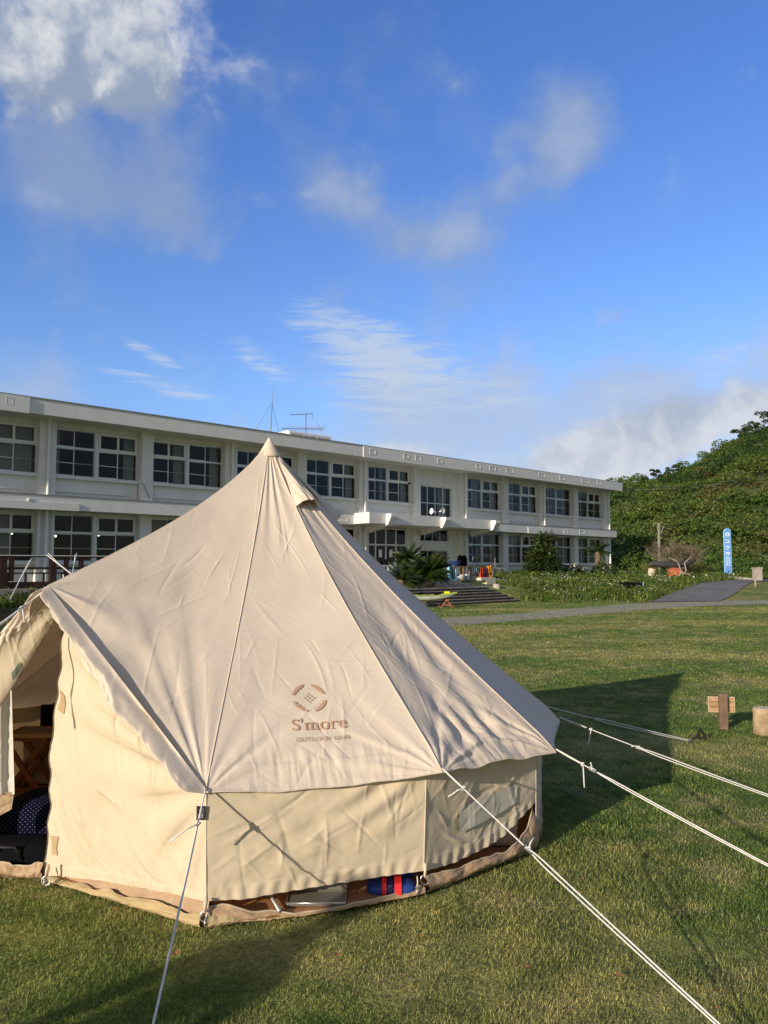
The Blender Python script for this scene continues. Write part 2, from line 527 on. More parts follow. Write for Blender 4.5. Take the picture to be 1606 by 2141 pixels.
# gravel road and asphalt drive --------------------------------------------
def strip(name, left, right, n_across, zf, material, jit=0.0, lift=0.006):
    """a surface between two polylines of ground points"""
    def resample(pl, n):
        pl = [np.array(p, float) for p in pl]
        seg = [0]
        for a, b in zip(pl[:-1], pl[1:]): seg.append(seg[-1] + np.linalg.norm(b - a))
        out = []
        for s_ in np.linspace(0, seg[-1], n):
            k = min(max(np.searchsorted(seg, s_) - 1, 0), len(pl) - 2)
            f = (s_ - seg[k]) / (seg[k + 1] - seg[k])
            out.append(pl[k] * (1 - f) + pl[k + 1] * f)
        return np.array(out)
    n = 90
    A = resample(left, n); B = resample(right, n)
    A += jit * fbm(np.stack([np.arange(n) * 0.35, np.zeros(n), np.zeros(n)], -1), 3, 3)[:, None]
    B += jit * fbm(np.stack([np.arange(n) * 0.35, np.ones(n) * 9, np.zeros(n)], -1), 3, 4)[:, None]
    f = np.linspace(0, 1, n_across)[None, :, None]
    P = A[:, None, :] * (1 - f) + B[:, None, :] * f
    Z = zf(P[..., 0], P[..., 1]) + lift
    V = np.concatenate([P, Z[..., None]], -1).reshape(-1, 3)
    i = np.arange(n_across - 1)[None, :] + np.arange(n - 1)[:, None] * n_across
    Fc = np.stack([i, i + n_across, i + n_across + 1, i + 1], -1).reshape(-1, 4)
    o = np_mesh(name, V, Fc, material, smooth=True)
    o['kind'] = 'structure'
    return o


def g2(x, y, z=0.0):
    p = onz(x, y, z); return (p.x, p.y)


def rough_ground(name, c1_, c2_, c3_, sc1=3.0):
    m, t, b = new_mat(name)
    v = t.new('ShaderNodeTexCoord').outputs['Object']
    c = t.mix(t.smooth(t.noise(v, sc1, 5, 0.7), 0.35, 0.65), c1_, c2_)
    c = t.mix(t.m('MULTIPLY', t.smooth(t.noise(v, 0.8, 5, 0.65), 0.52, 0.7), 0.7), c, c3_)
    t.set(b.inputs['Base Color'], c)
    b.inputs['Roughness'].default_value = 0.92
    bn = t.new('ShaderNodeBump', {'Height': t.noise(v, 45, 4, 0.7), 'Strength': 0.6, 'Distance': 0.02})
    t.set(b.inputs['Normal'], bn.outputs[0])
    return m


M_GRAVEL = rough_ground('gravel', (0.22, 0.205, 0.175), (0.33, 0.31, 0.265), (0.20, 0.19, 0.09))
M_ASPH = rough_ground('asphalt', (0.11, 0.107, 0.104), (0.15, 0.146, 0.14), (0.19, 0.18, 0.155), 1.0)
strip('gravel_road',
      [(-7.5, 16.8), g2(640, 1338), g2(905, 1293), g2(1060, 1285), g2(1200, 1272), g2(1300, 1264), g2(1385, 1259.5), g2(1606, 1256.5), (26, 37)],
      [(-6.8, 15.0), g2(700, 1352), g2(905, 1312), g2(1100, 1297), g2(1250, 1284), g2(1370, 1273), g2(1480, 1267), g2(1606, 1263), (27, 33.0)],
      8, gz, M_GRAVEL, jit=0.5)
strip('asphalt_drive', [(11.7, 34.1), (12.9, 36.0), (15.0, 39.0), (17.6, 43.0), (19.5, 46.5), (22, 50)],
      [(14.9, 34.4), (16.4, 36.5), (18.4, 39.5), (20.9, 43.3), (24, 45.5), (27, 47)], 12, gz, M_ASPH, jit=0.15, lift=0.03)

# hillside ----------------------------------------------------------------
_ru = np.array([-1.2, -0.6, 0.1, 0.22, 0.27, 0.31, 0.345, 0.37, 0.40, 0.433, 0.465, 0.50, 0.6, 0.8, 1.4])
_rz = np.array([9, 9, 10, 11, 12.5, 15.0, 15.4, 16.4, 17.8, 20.0, 22.4, 24.2, 28.0, 31, 33])


def hz(X, Y):
    u = X / np.maximum(Y, 1)
    r = np.interp(u, _ru, _rz) - 1.7
    s = np.clip((Y - 66) / 60.0, 0, 1)
    prof = np.where(Y < 126, np.sin(s * PI / 2) ** 1.15, 1 - 0.25 * S((Y - 126) / 120))
    bump = 0.9 * fbm(np.stack([X / 14, Y / 14, X * 0], -1), 3, 8)
    return 0.6 + r * prof + bump * S((Y - 66) / 12)


m_hill, t, b = new_mat('forest_floor')
v = t.new('ShaderNodeTexCoord').outputs['Object']
t.set(b.inputs['Base Color'], t.mix(t.noise(v, 0.6, 5, 0.7), (0.03, 0.05, 0.012), (0.07, 0.09, 0.025)))
b.inputs['Roughness'].default_value = 0.95
sheet('hillside', np.arange(-120, 190, 3.0), np.arange(64, 330, 3.0), hz, m_hill)


def leaf_mat(name, cols, trans=0.3, rough=0.5):
    """leaves: three tones chosen per clump by the 'tone' attribute"""
    m, t, b = new_mat(name)
    a = t.new('ShaderNodeAttribute', attribute_name='tone')
    se = t.new('ShaderNodeSeparateColor', {0: a.outputs['Color']})
    c = t.ramp(se.outputs[0], [(i / (len(cols) - 1), c_) for i, c_ in enumerate(cols)])
    c = t.mix(1.0, c, t.mix(se.outputs[1], (0.55, 0.6, 0.55), (1.45, 1.4, 1.3)), 'MULTIPLY')
    t.set(b.inputs['Base Color'], c)
    b.inputs['Roughness'].default_value = rough
    b.inputs['Specular IOR Level'].default_value = 0.3
    tl = t.new('ShaderNodeBsdfTranslucent', {0: c})
    mx = t.new('ShaderNodeMixShader', {0: trans, 1: b.outputs[0], 2: tl.outputs[0]})
    t.set(m.node_tree.nodes['Material Output'].inputs[0], mx.outputs[0])
    return m


M_FOREST = leaf_mat('forest_leaves', [(0.042, 0.085, 0.018), (0.072, 0.130, 0.024), (0.115, 0.170, 0.034), (0.150, 0.165, 0.048), (0.15, 0.11, 0.055)])


def leaf_cards(C, size, tone, up=0.4, aspect=0.6):
    """diamond leaf cards round centres C (n,3)"""
    n = len(C)
    N = RNG.normal(size=(n, 3)); N[:, 2] = np.abs(N[:, 2]) + up; N /= np.linalg.norm(N, axis=1)[:, None]
    A = np.cross(N, RNG.normal(size=(n, 3))); A /= np.linalg.norm(A, axis=1)[:, None]
    B = np.cross(N, A)
    sz = np.asarray(size)[:, None] if np.ndim(size) else size
    V = np.stack([C - A * sz, C - B * sz * aspect, C + A * sz, C + B * sz * aspect], 1).reshape(-1, 3)
    F = np.arange(4 * n).reshape(-1, 4)
    at = np.ones((n, 4, 4)); at[:, :, 0] = tone[:, None]; at[:, :, 1] = RNG.uniform(0, 1, n)[:, None]
    return V, F, at.reshape(-1, 4)


# closed canopy over the hill: overlapping crowns of leaf clumps
def crown_points(cx_, cy_, cz_, r, n, squash=0.75):
    D = RNG.normal(size=(n, 3)); D[:, 2] = np.abs(D[:, 2]) * 0.9 - 0.25
    D /= np.linalg.norm(D, axis=1)[:, None]
    rr = r * (0.80 + 0.28 * vnoise(D * 2.3 + np.array([cx_, cy_, cz_])) + RNG.uniform(-0.12, 0.1, n))
    P = D * rr[:, None]
    return P * np.array([1, 1, squash]) + np.array([cx_, cy_, cz_])


CC, TT, SS = [], [], []
Yc = 64.0
while Yc < 130:
    x0, x1 = 0.235 * Yc, 0.60 * Yc + 3
    step = 1.55
    for Xc in np.arange(x0, x1, step):
        X_ = Xc + RNG.uniform(-0.7, 0.7); Y_ = Yc + RNG.uniform(-0.8, 0.8)
        r = RNG.uniform(0.7, 1.4) if (RNG.random() < .7 or Y_ > 100) else RNG.uniform(1.5, 2.4)
        zc = float(hz(np.array([X_]), np.array([Y_]))[0]) + r * 0.1 + (RNG.uniform(0.4, 1.4) if RNG.random() < 0.12 else 0)
        low = 1 - min(1, (Y_ - 64) / 26)
        tn = 0.34 + 0.55 * float(fbm(np.array([[X_ / 7, Y_ / 7, 2.0]]), 2, 31)[0]) + RNG.uniform(-0.16, 0.16) + 0.05 * low
        if RNG.random() < 0.06: tn = RNG.uniform(0.75, 1.0)
        n = int(150 * r ** 1.7)
        CC.append(crown_points(X_, Y_, zc, r, n)); TT.append(np.full(n, np.clip(tn, 0, 1)))
        SS.append(RNG.uniform(0.10, 0.20, n))
    Yc += 1.75 if Yc < 90 else 2.3
CC = np.concatenate(CC); TT = np.concatenate(TT); SS = np.concatenate(SS)
V, F, at = leaf_cards(CC, SS, TT, 0.55)
tag(np_mesh('hillside_forest', V, F, M_FOREST, attr=at), 'dense evergreen woodland covering the hill behind the white school and blue sign', 'forest', kind='stuff')

M_BARK = mat('bark', (0.13, 0.10, 0.075), 0.9, var=0.3, vscale=8, bump=0.6, bscale=20)


def tree(name, base, height, spread, label, cat='tree', group=None, n=1400, cols=None, leaf=0.11, trunk_r=0.12, bare=0.45, seed=1, material=None, lean=(0, 0), clumps=9, parts=('trunk', 'crown')):
    rg = random.Random(seed)
    root = empty(name, base, label, cat, group)
    mb = MB()
    top = Vector((lean[0], lean[1], height * 0.8))
    mb.tube([(0, 0, -0.3), top * 0.35 + Vector((0.05, 0, 0)), top * 0.7, top], [trunk_r, trunk_r * 0.75, trunk_r * 0.45, trunk_r * 0.15], 8)
    cen = []
    for k in range(clumps):
        f = bare + (1 - bare) * (k + 0.5) / clumps
        a = rg.uniform(0, 2 * PI)
        st_ = top * min(1, f * 0.95)
        rad = spread * (0.35 + 0.65 * math.sin(PI * min(1, (f - bare) / (1 - bare) * 0.8 + 0.18))) * rg.uniform(0.55, 1.0)
        e = Vector((lean[0] * f + math.cos(a) * rad, lean[1] * f + math.sin(a) * rad, height * f + rg.uniform(0, 0.12) * height))
        m_ = (st_ + e) / 2 + Vector((0, 0, 0.05 * height))
        mb.tube([st_, m_, e], [trunk_r * 0.35, trunk_r * 0.2, trunk_r * 0.06], 5)
        cen.append((e, spread * rg.uniform(0.28, 0.5)))
    mb.build(parts[0], M_BARK, root, smooth=True)
    Ps, T = [], []
    per = n // len(cen)
    for e, r in cen:
        Ps.append(crown_points(e.x, e.y, e.z, r, per, 0.65)); T.append(np.full(per, rg.uniform(0.05, 0.75)))
    P = np.concatenate(Ps); T = np.concatenate(T)
    V, F, at = leaf_cards(P, RNG.uniform(leaf * 0.6, leaf * 1.3, len(P)), T, 0.3)
    np_mesh(parts[1], V, F, material or M_FOREST, root, attr=at)
    return root


# lone trees that stand clear of the ridge line
RIDGE = [(1372, 985, 2.6, 1.0, 'thin umbrella topped tree rising alone above the low end of the ridge', 'r1'),
         (1400, 978, 2.0, 0.9, 'small forked tree with a ragged crown next to the umbrella topped tree', 'r2'),
         (1416, 973, 2.2, 0.9, 'right hand one of the two ragged trees near the low end of the ridge', 'r3'),
         (1345, 1000, 1.7, 1.1, 'low bushy tree on the ridge nearest the white school roof', 'r4'),
         (1552, 908, 2.4, 1.4, 'dark flat topped tree high on the ridge skyline', 'r5'),
         (1573, 900, 2.6, 1.5, 'wide dark tree on the ridge skyline, second from the right edge', 'r6'),
         (1598, 888, 3.6, 1.5, 'tall open branched tree on the ridge at the right edge', 'r7')]
M_RIDGE = leaf_mat('ridge_leaves', [(0.03, 0.05, 0.014), (0.06, 0.08, 0.022), (0.10, 0.115, 0.035)])
for i, (px, py, h, sp_, lab, _) in enumerate(RIDGE):
    p = aty(px, py + 12, 118.0)
    z0 = float(hz(np.array([p.x]), np.array([p.y]))[0])
    tree('ridge_tree', (p.x, p.y, z0 - 0.6), h + 0.0, sp_, lab, group='trees standing on the ridge', n=900, leaf=0.13, bare=0.5, seed=20 + i, material=M_RIDGE, trunk_r=0.10, clumps=7)

# ================================================================ THE SCHOOL BUILDING
# local frame: x along the facade (0 = right hand end), y into the building, z up from its ground
def plaster():
    m, t, b = new_mat('white_painted_concrete')
    v = t.new('ShaderNodeTexCoord').outputs['Object']
    c = t.mix(t.smooth(t.noise(v, 1.2, 5, .6), .3, .7), (.66, .66, .64), (.72, .72, .705))
    mp = t.new('ShaderNodeMapping', {'Scale': (2.4, 2.4, .28)}); t.set(mp.inputs[0], v)
    st_ = t.smooth(t.noise(mp.outputs[0], 1.6, 6, .68), .53, .78)
    c = t.mix(t.m('MULTIPLY', st_, .45), c, (.40, .385, .345))
    c = t.mix(t.m('MULTIPLY', t.smooth(t.noise(v, 3.2, 7, .75, .4), .60, .72), .35), c, (.33, .31, .28))
    t.set(b.inputs['Base Color'], c)
    b.inputs['Roughness'].default_value = .75
    bn = t.new('ShaderNodeBump', {'Height': t.noise(v, 14, 5, .65), 'Strength': .25, 'Distance': .01}); t.set(b.inputs['Normal'], bn.outputs[0])
    return m


M_PLASTER = plaster()
M_TRIM = mat('roof_edge_metal', (0.24, 0.24, 0.23), 0.5)
M_FRAME = mat('aluminium_frame', (0.58, 0.59, 0.58), 0.35, metal=0.35, var=0.04)
M_FRAME2 = mat('white_frame', (0.72, 0.72, 0.70), 0.5, var=0.04)
M_GLASS = glass_mat('window_glass', (0.60, 0.64, 0.66), 1.0)
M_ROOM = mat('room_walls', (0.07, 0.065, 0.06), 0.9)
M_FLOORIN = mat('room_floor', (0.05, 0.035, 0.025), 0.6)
M_CURT = mat('pale_curtain', (0.55, 0.52, 0.46), 0.9, var=0.08)
M_CURTB = mat('brown_curtain', (0.36, 0.20, 0.09), 0.9, var=0.1)
M_PIPE = mat('white_pipe', (0.72, 0.71, 0.68), 0.4, var=0.04)
BAY, COLW = 4.39, 0.56
XL = -0.4 - BAY * 12.3


def colx(k):
    return -0.4 - BAY * k


def bl(x, y, z):
    """building-local to world"""
    return F0 + AX * x - NX * y + Vector((0, 0, z))


def tx(px, d):
    """distance along the facade (local x) of picture column px on the plane d in front of it"""
    u = (px - CXP) / FOC
    X0, Y0 = F0.x + NX.x * d, F0.y + NX.y * d
    return -(X0 - u * Y0) / (AX.x - u * AX.y)


def zat(px, py, d):
    p = bl(tx(px, d), -d, 0)
    r = ray(px, py)
    return EYE + r.z / r.y * p.y - F0.z


school = empty('school_building', F0, 'long white two storey school building with a flat roof, window bays and an entrance canopy', 'building', rotz=BROT)

# shell: back, ends, floors
mb = MB()
mb.box((XL, 8.6, 0), (0, 9.0, 6.75))
mb.box((XL, 0.42, 0), (XL + 0.3, 8.6, 6.75))
mb.box((-0.3, 0.42, 0), (0, 8.6, 6.75))
mb.build('outer_wall', M_PLASTER, school)
mb = MB()
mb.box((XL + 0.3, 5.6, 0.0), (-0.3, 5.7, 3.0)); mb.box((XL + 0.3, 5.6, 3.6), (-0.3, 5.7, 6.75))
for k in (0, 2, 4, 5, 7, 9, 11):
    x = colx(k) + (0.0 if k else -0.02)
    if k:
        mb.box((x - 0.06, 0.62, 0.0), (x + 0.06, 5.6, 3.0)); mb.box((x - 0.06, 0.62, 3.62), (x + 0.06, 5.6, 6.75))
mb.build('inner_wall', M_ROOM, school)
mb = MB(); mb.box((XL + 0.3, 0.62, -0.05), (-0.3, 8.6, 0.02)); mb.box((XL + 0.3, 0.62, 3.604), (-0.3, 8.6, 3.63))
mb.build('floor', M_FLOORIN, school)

# roof slab with its raised fascia, and the ledge over the ground floor
mb = MB()
mb.box((XL - 1, -0.82, 6.75), (0.30, 9.8, 7.30))
mb.box((XL - 1, -1.0, 6.76), (0.32, -0.82, 7.36))
rf = mb.build('roof', M_PLASTER, school)
mb = MB(); mb.box((XL - 1, -1.03, 7.362), (0.35, -0.78, 7.41))
mb.build('coping', M_TRIM, rf)
# raised fascia field at the far left and right, and the little framed recesses
mb = MB()
xa, xb = tx(52, 1.0), tx(759, 1.0)
mb.box((XL - 1, -1.06, 6.72), (xa, -1.003, 7.358))
mb.box((xb, -1.05, 6.73), (tx(1303, 1.0), -1.003, 7.358))
mb.build('fascia_field', M_PLASTER, rf)


def patch_frame(x0, x1, z0, z1, y, w=0.03, dep=0.015, name='fascia_recess', par=None):
    mb = MB()
    mb.box((x0, y - dep, z0), (x0 + w, y, z1)); mb.box((x1 - w, y - dep, z0), (x1, y, z1))
    mb.box((x0 + w, y - dep, z0), (x1 - w, y, z0 + w)); mb.box((x0 + w, y - dep, z1 - w), (x1 - w, y, z1))
    mb.build(name, M_PLASTER, par or rf)


for a_, b_ in ((773, 785), (844, 855), (869, 881), (916, 926), (997, 1006), (1025, 1038), (1060, 1075), (1128, 1142), (1172, 1183), (1219, 1234), (1251, 1258), (2, 18)):
    patch_frame(tx(a_, 1.05), tx(b_, 1.05), 6.95, 7.25, -1.05)
xcl, xcr = tx(740, 0.6), tx(1043, 1.85)
mb = MB(); mb.box((XL - 0.5, -0.6, 3.02), (0.02, 0.6, 3.58))
ldg = mb.build('ledge', M_PLASTER, school)
mb = MB(); mb.box((XL - 0.5, -0.63, 3.582), (xcl - 0.02, 0.3, 3.61)); mb.box((xcr + 0.02, -0.63, 3.582), (0.05, 0.3, 3.61))
mb.build('coping', M_TRIM, ldg)
mb = MB()
mb.box((XL - 0.5, -0.65, 3.0), (tx(163, 0.6), -0.603, 3.30))
mb.box((tx(55, .6), -0.67, 3.30), (tx(60, .6), -0.603, 3.42))
mb.box((tx(1104, .6), -0.64, 3.0), (tx(1150, .6), -0.603, 3.42))
mb.build('ledge_band', M_PLASTER, ldg)
for a_, b_, zz in ((700, 727, 3.42), (1180, 1188, 3.35), (1212, 1222, 3.4)): patch_frame(tx(a_, .6), tx(b_, .6), 3.12, zz, -0.602, name='ledge_recess', par=ldg)

# entrance canopy with three tapered beams
mb = MB()
mb.box((xcl, -1.85, 3.05), (xcr, -0.603, 3.64))
can = mb.build('entrance_canopy', M_PLASTER, school)
for px in (822, 936, 1040):
    xm = tx(px, 2.2)
    mb = MB()
    poly = [(-2.28, 3.60), (-2.28, 3.44), (-2.02, 3.0), (-0.2, 2.62), (-0.2, 3.046), (-1.86, 3.046), (-1.86, 3.60)]
    M_ = Matrix(((0, 1, 0, xm - 0.22), (1, 0, 0, 0), (0, 0, 1, 0), (0, 0, 0, 1)))
    mb.prism(poly, 0, 0.44, M_)
    mb.build('canopy_beam', M_PLASTER, can)

# columns
for k in range(0, 13):
    x = colx(k)
    mb = MB()
    w = COLW / 2 + (0.06 if k % 2 == 0 else 0)
    x1 = min(x + w, 0.0) if k else 0.002
    mb.box((x - w, 0.0, 3.60), (x1, 0.44, 6.752))
    mb.box((x - w, 0.06, -0.2), (x1, 0.5, 3.022))
    if k % 2 == 0 and k:
        mb.box((x - w - 0.001, -0.03, -0.1), (x - w + 0.12, 0.061, 3.02)); mb.box((x + w - 0.12, -0.03, -0.1), (x + w + 0.001, 0.061, 3.02))
    mb.build('column', M_PLASTER, school)
for k in range(0, 13, 2):
    x = colx(k) + (0.0 if k else 0.22)
    mb = MB()
    mb.tube([(x, -0.10, 3.6), (x, -0.10, 6.76)], 0.065, 12)
    mb.tube([(x, -0.12, -0.1), (x, -0.12, 3.03)], 0.065, 12)
    for z in (4.3, 5.4, 1.0, 2.2): mb.tube([(x, -0.12, z), (x, -0.12, z + 0.05)], 0.082, 12)
    mb.build('downpipe', M_PIPE, school, smooth=False)

# spandrels, lintels and sills bay by bay; bay j lies between column j and j+1
SP = MB(); LN = MB()


def bay(j):
    return colx(j + 1) + COLW / 2 + 0.03, colx(j) - COLW / 2 - 0.03


mbs = MB()
for j in range(0, 12):
    x0, x1 = bay(j)
    mbs = MB()
    if j != 4:
        mbs.box((x0, 0.30, 3.61), (x1, 0.55, 4.40))          # upper spandrel
        mbs.box((x0, 0.30, 6.56), (x1, 0.55, 6.75))          # lintel
        if j not in (5,):
            mbs.box((x0, 0.34, -0.2), (x1, 0.55, 0.80))      # ground spandrel
    else:
        mbs.box((x0, 0.30, 5.72), (x1, 0.55, 6.75)); mbs.box((x0, 0.30, 3.0), (x0 + 0.25, 0.55, 5.72)); mbs.box((x1 - 0.6, 0.30, 3.0), (x1, 0.55, 5.72))
        mbs.box((x0, 0.30, 1.72), (x1, 0.55, 2.26)); mbs.box((x1 - 0.9, 0.30, -0.1), (x1, 0.55, 1.72)); mbs.box((x1 - 0.9, 0.30, 2.26), (x1, 0.55, 3.02))
    mbs.build('wall_panel', M_PLASTER, school)
    if j != 4:
        m2 = MB(); m2.box((x0 - 0.02, 0.12, 4.40), (x1 + 0.02, 0.60, 4.52)); m2.build('sill', M_PLASTER, school)
        if j != 5:
            m2 = MB(); m2.box((x0 - 0.02, 0.16, 0.80), (x1 + 0.02, 0.60, 0.90)); m2.build('sill', M_PLASTER, school)
# thin conduits along the upper spandrels
mb = MB()
for j in (2, 3, 5, 6, 8, 9, 10):
    x0, x1 = bay(j)
    mb.box((x0 + 0.02, 0.235, 3.84), (x1 - 0.5, 0.30, 3.90)); mb.box((x1 - 0.56, 0.235, 3.90), (x1 - 0.50, 0.30, 4.12))
mb.build('conduit', M_PIPE, school)

# ---- windows: one prototype each kind, copied with obj.copy()
WW, WH = 1.86, 2.04


def wavy(x0, x1, z0, z1, y, amp=0.035, per=0.13, n=None):
    n = n or max(8, int((x1 - x0) / 0.02))
    vs, fs = [], []
    ph = random.uniform(0, 6)
    for i in range(n + 1):
        x = x0 + (x1 - x0) * i / n
        yy = y + amp * math.sin(x / per * 2 * PI + ph + math.sin(x * 9)) 
        vs += [(x, yy, z0), (x + 0.01 * math.sin(i), yy * 1.0, z1)]
    for i in range(n): fs.append((2 * i, 2 * i + 2, 2 * i + 3, 2 * i + 1))
    return vs, fs


def window_frame(kind):
    mb = MB()
    f = 0.05
    T0, T1 = 1.20, 1.27          # transom
    y0, y1 = -0.03, 0.05
    mb.box((0, y0, 0), (WW, y1, f)); mb.box((0, y0, WH - f), (WW, y1, WH))
    mb.box((0, y0, f), (f, y1, WH - f)); mb.box((WW - f, y0, f), (WW, y1, WH - f))
    mb.box((f, y0 - 0.005, T0), (WW - f, y1 - 0.005, T1))
    # lower sliding sashes with a thin glazing bar
    c = WW / 2
    for a, b_, yy in ((f, c + 0.02, -0.012), (c - 0.02, WW - f, 0.018)):
        s = 0.035
        mb.box((a, yy, f), (a + s, yy + 0.025, T0)); mb.box((b_ - s, yy, f), (b_, yy + 0.025, T0))
        mb.box((a + s, yy, f), (b_ - s, yy + 0.025, f + s)); mb.box((a + s, yy, T0 - s), (b_ - s, yy + 0.025, T0))
        mb.box((a + s, yy - 0.004, 0.57), (b_ - s, yy + 0.018, 0.60))
    if kind == 'plain':
        for a, b_, yy in ((f, c + 0.02, -0.012), (c - 0.02, WW - f, 0.018)):
            s = 0.035
            mb.box((a, yy, T1), (a + s, yy + 0.025, WH - f)); mb.box((b_ - s, yy, T1), (b_, yy + 0.025, WH - f))
            mb.box((a + s, yy, WH - f - s), (b_ - s, yy + 0.025, WH - f)); mb.box((a + s, yy, T1), (b_ - s, yy + 0.025, T1 + s))
    else:                         # thick white inner frame of the tilting upper light
        s = 0.09
        a, b_ = f, WW - f
        z0, z1 = T1, WH - f
        yy0, yy1 = -0.055, 0.03
        mb.box((a, yy0, z0), (a + s, yy1, z1)); mb.box((b_ - s, yy0, z0), (b_, yy1, z1))
        mb.box((a + s, yy0, z0), (b_ - s, yy1, z0 + s * .8)); mb.box((a + s, yy0, z1 - s), (b_ - s, yy1, z1))
        mb.box((c - s / 2, yy0, z0 + s * .8), (c + s / 2, yy1, z1 - s))
    return mb


def glass_box(x0, x1, z0, z1, y=0.012):
    mb = MB(); mb.add([(x0, y, z0), (x1, y, z0), (x1, y, z1), (x0, y, z1)], [(0, 1, 2, 3)])
    return mb


protos = {}
for kind in ('plain', 'tilt'):
    f_ = window_frame(kind).build('window', M_FRAME if kind == 'plain' else M_FRAME2, None)
    g_ = glass_box(0.05, WW - 0.05, 0.05, WH - 0.05).build('glass_pane', M_GLASS, f_)
    protos[kind] = (f_, g_)
curt = []
for (a, b_) in ((0.06, 0.42), (1.30, 1.80), (0.06, 1.80), (0.06, 1.05)):
    mb = MB(); mb.add(*wavy(a, b_, 0.02, WH - 0.02, 0.22)); curt.append(mb)
curt_pair = MB(); curt_pair.add(*wavy(0.06, 0.36, 0.02, WH - .02, 0.22)); curt_pair.add(*wavy(1.45, 1.80, 0.02, WH - .02, 0.22))
curt.append(curt_pair)
curt_me = {}
wrand = random.Random(5)
placed = 0


def put_window(kind, x, z, curtain, brown=False):
    global placed
    f_, g_ = protos[kind]
    if f_.parent is None:
        f, g = f_, g_
    else:
        f, g = f_.copy(), g_.copy()
        COL.objects.link(f); COL.objects.link(g); g.parent = f
    f.parent = school
    f.location = (x, 0.42, z)
    if curtain is not None:
        key = (curtain, brown)
        if key in curt_me:
            c = curt_me[key].copy(); COL.objects.link(c); c.parent = f
        else:
            c = curt[curtain].build('curtain', M_CURTB if brown else M_CURT, f, smooth=True)
            curt_me[key] = c


MULL = {}
for j in range(0, 12):
    x0, x1 = bay(j)
    mid = (x0 + x1) / 2
    cs = {11: (2, 2), 10: (2, 2), 9: (0, 1), 8: (1, 1), 7: (4, None), 6: (None, 1), 5: (4, 1), 3: (1, 1), 2: (3, 1), 1: (4, 4), 0: (4, 4)}.get(j, (4, 0))
    kinds = {8: ('tilt', 'plain'), 1: ('plain', 'plain')}.get(j, ('plain', 'tilt'))
    if j != 4:
        put_window(kinds[0], mid - 0.04 - WW, 4.52, cs[0], j in (0, 1))
        put_window(kinds[1], mid + 0.04, 4.52, cs[1], j in (0, 1))
    if j not in (4, 5):
        gk = {8: ('plain', 'plain'), 3: ('plain', 'plain'), 1: ('plain', 'plain')}.get(j, ('plain', 'tilt'))
        gc = {9: (None, None), 10: (None, 3), 8: (3, None), 3: (4, 1), 2: (2, 1), 1: (2, 2), 0: (2, 2)}.get(j, (None, None))
        put_window(gk[0], mid - 0.04 - WW, 0.90, gc[0])
        put_window(gk[1], mid + 0.04, 0.90, gc[1])
    mb = MB()
    if j != 4: mb.box((mid - 0.04, 0.36, 4.52), (mid + 0.04, 0.5, 6.56)); mb.box((x0, 0.44, 4.52), (mid - 0.04 - WW, 0.5, 6.56)); mb.box((mid + 0.04 + WW, 0.44, 4.52), (x1, 0.5, 6.56))
    if j not in (4, 5): mb.box((mid - 0.04, 0.36, 0.90), (mid + 0.04, 0.5, 3.02)); mb.box((x0, 0.44, 0.9), (mid - 0.04 - WW, 0.5, 3.02)); mb.box((mid + 0.04 + WW, 0.44, 0.9), (x1, 0.5, 3.02)); mb.box((mid - 0.04 - WW, 0.38, 2.94), (mid + 0.04 + WW, 0.5, 3.021))
    if mb.v: mb.build('mullion', M_FRAME, school)


def grid_window(name, x0, x1, z0, z1, cols, rows, y=0.44, fw=0.05, frame=M_FRAME, rowsz=None):
    mb = MB()
    mb.box((x0, y - 0.03, z0), (x1, y + 0.05, z0 + fw)); mb.box((x0, y - 0.03, z1 - fw), (x1, y + 0.05, z1))
    for i in range(cols + 1):
        xc = x0 + fw / 2 + (x1 - x0 - fw) * i / cols
        mb.box((xc - fw / 2, y - 0.028, z0 + fw), (xc + fw / 2, y + 0.048, z1 - fw))
    for zz in (rowsz or [z0 + (z1 - z0) * r / rows for r in range(1, rows)]):
        mb.box((x0 + fw, y - 0.02, zz - fw / 2), (x1 - fw, y + 0.04, zz + fw / 2))
    o = mb.build(name, frame, school)
    glass_box(x0 + 0.02, x1 - 0.02, z0 + 0.02, z1 - 0.02, y + 0.01).build('glass_pane', M_GLASS, o)
    return o


x0, x1 = bay(4)
gw = grid_window('stair_window', x0 + 0.25, x1 - 0.6, 3.60, 5.72, 4, 2)
mb = MB(); mb.add(*wavy(x1 - 1.5, x1 - 0.7, 3.62, 5.7, 0.75)); mb.build('curtain', M_CURT, gw, smooth=True)
grid_window('strip_window', x0 + 0.02, x1 - 0.9, 2.26, 3.02, 4, 1)
gw = grid_window('sliding_door', x0 + 0.05, x1 - 0.9, 0.0, 1.72, 3, 1, fw=0.06)
mb = MB(); mb.add(*wavy(x0 + 1.6, x0 + 2.8, 0.02, 1.7, 0.65)); mb.build('curtain', M_CURT, gw, smooth=True)
# entrance in bay 5
x0, x1 = bay(5)
ent = grid_window('entrance_door', x0 + 0.1, x1 - 0.25, 0.0, 2.98, 4, 2, fw=0.09, frame=M_FRAME2, rowsz=[1.98])
mb = MB()
M_NOTE = mat('paper_notice', (0.75, 0.74, 0.70), 0.8)
w4 = (x1 - x0 - 0.35) / 4
for i in (1, 2):
    xa_ = x0 + 0.1 + w4 * i
    mb.box((xa_ + 0.08, 0.385, 0.1), (xa_ + w4 - 0.08, 0.411, 0.95)); mb.box((xa_ + 0.25, 0.385, 1.25), (xa_ + w4 - 0.35, 0.411, 1.70))
mb.build('notice', M_NOTE, ent)
mb = MB(); mb.box((x1 - 0.24, 0.34, 0), (x1, 0.5, 3.02)); mb.box((x0, 0.34, 0), (x0 + 0.1, 0.5, 3.02)); mb.build('wall_panel', M_PLASTER, school)

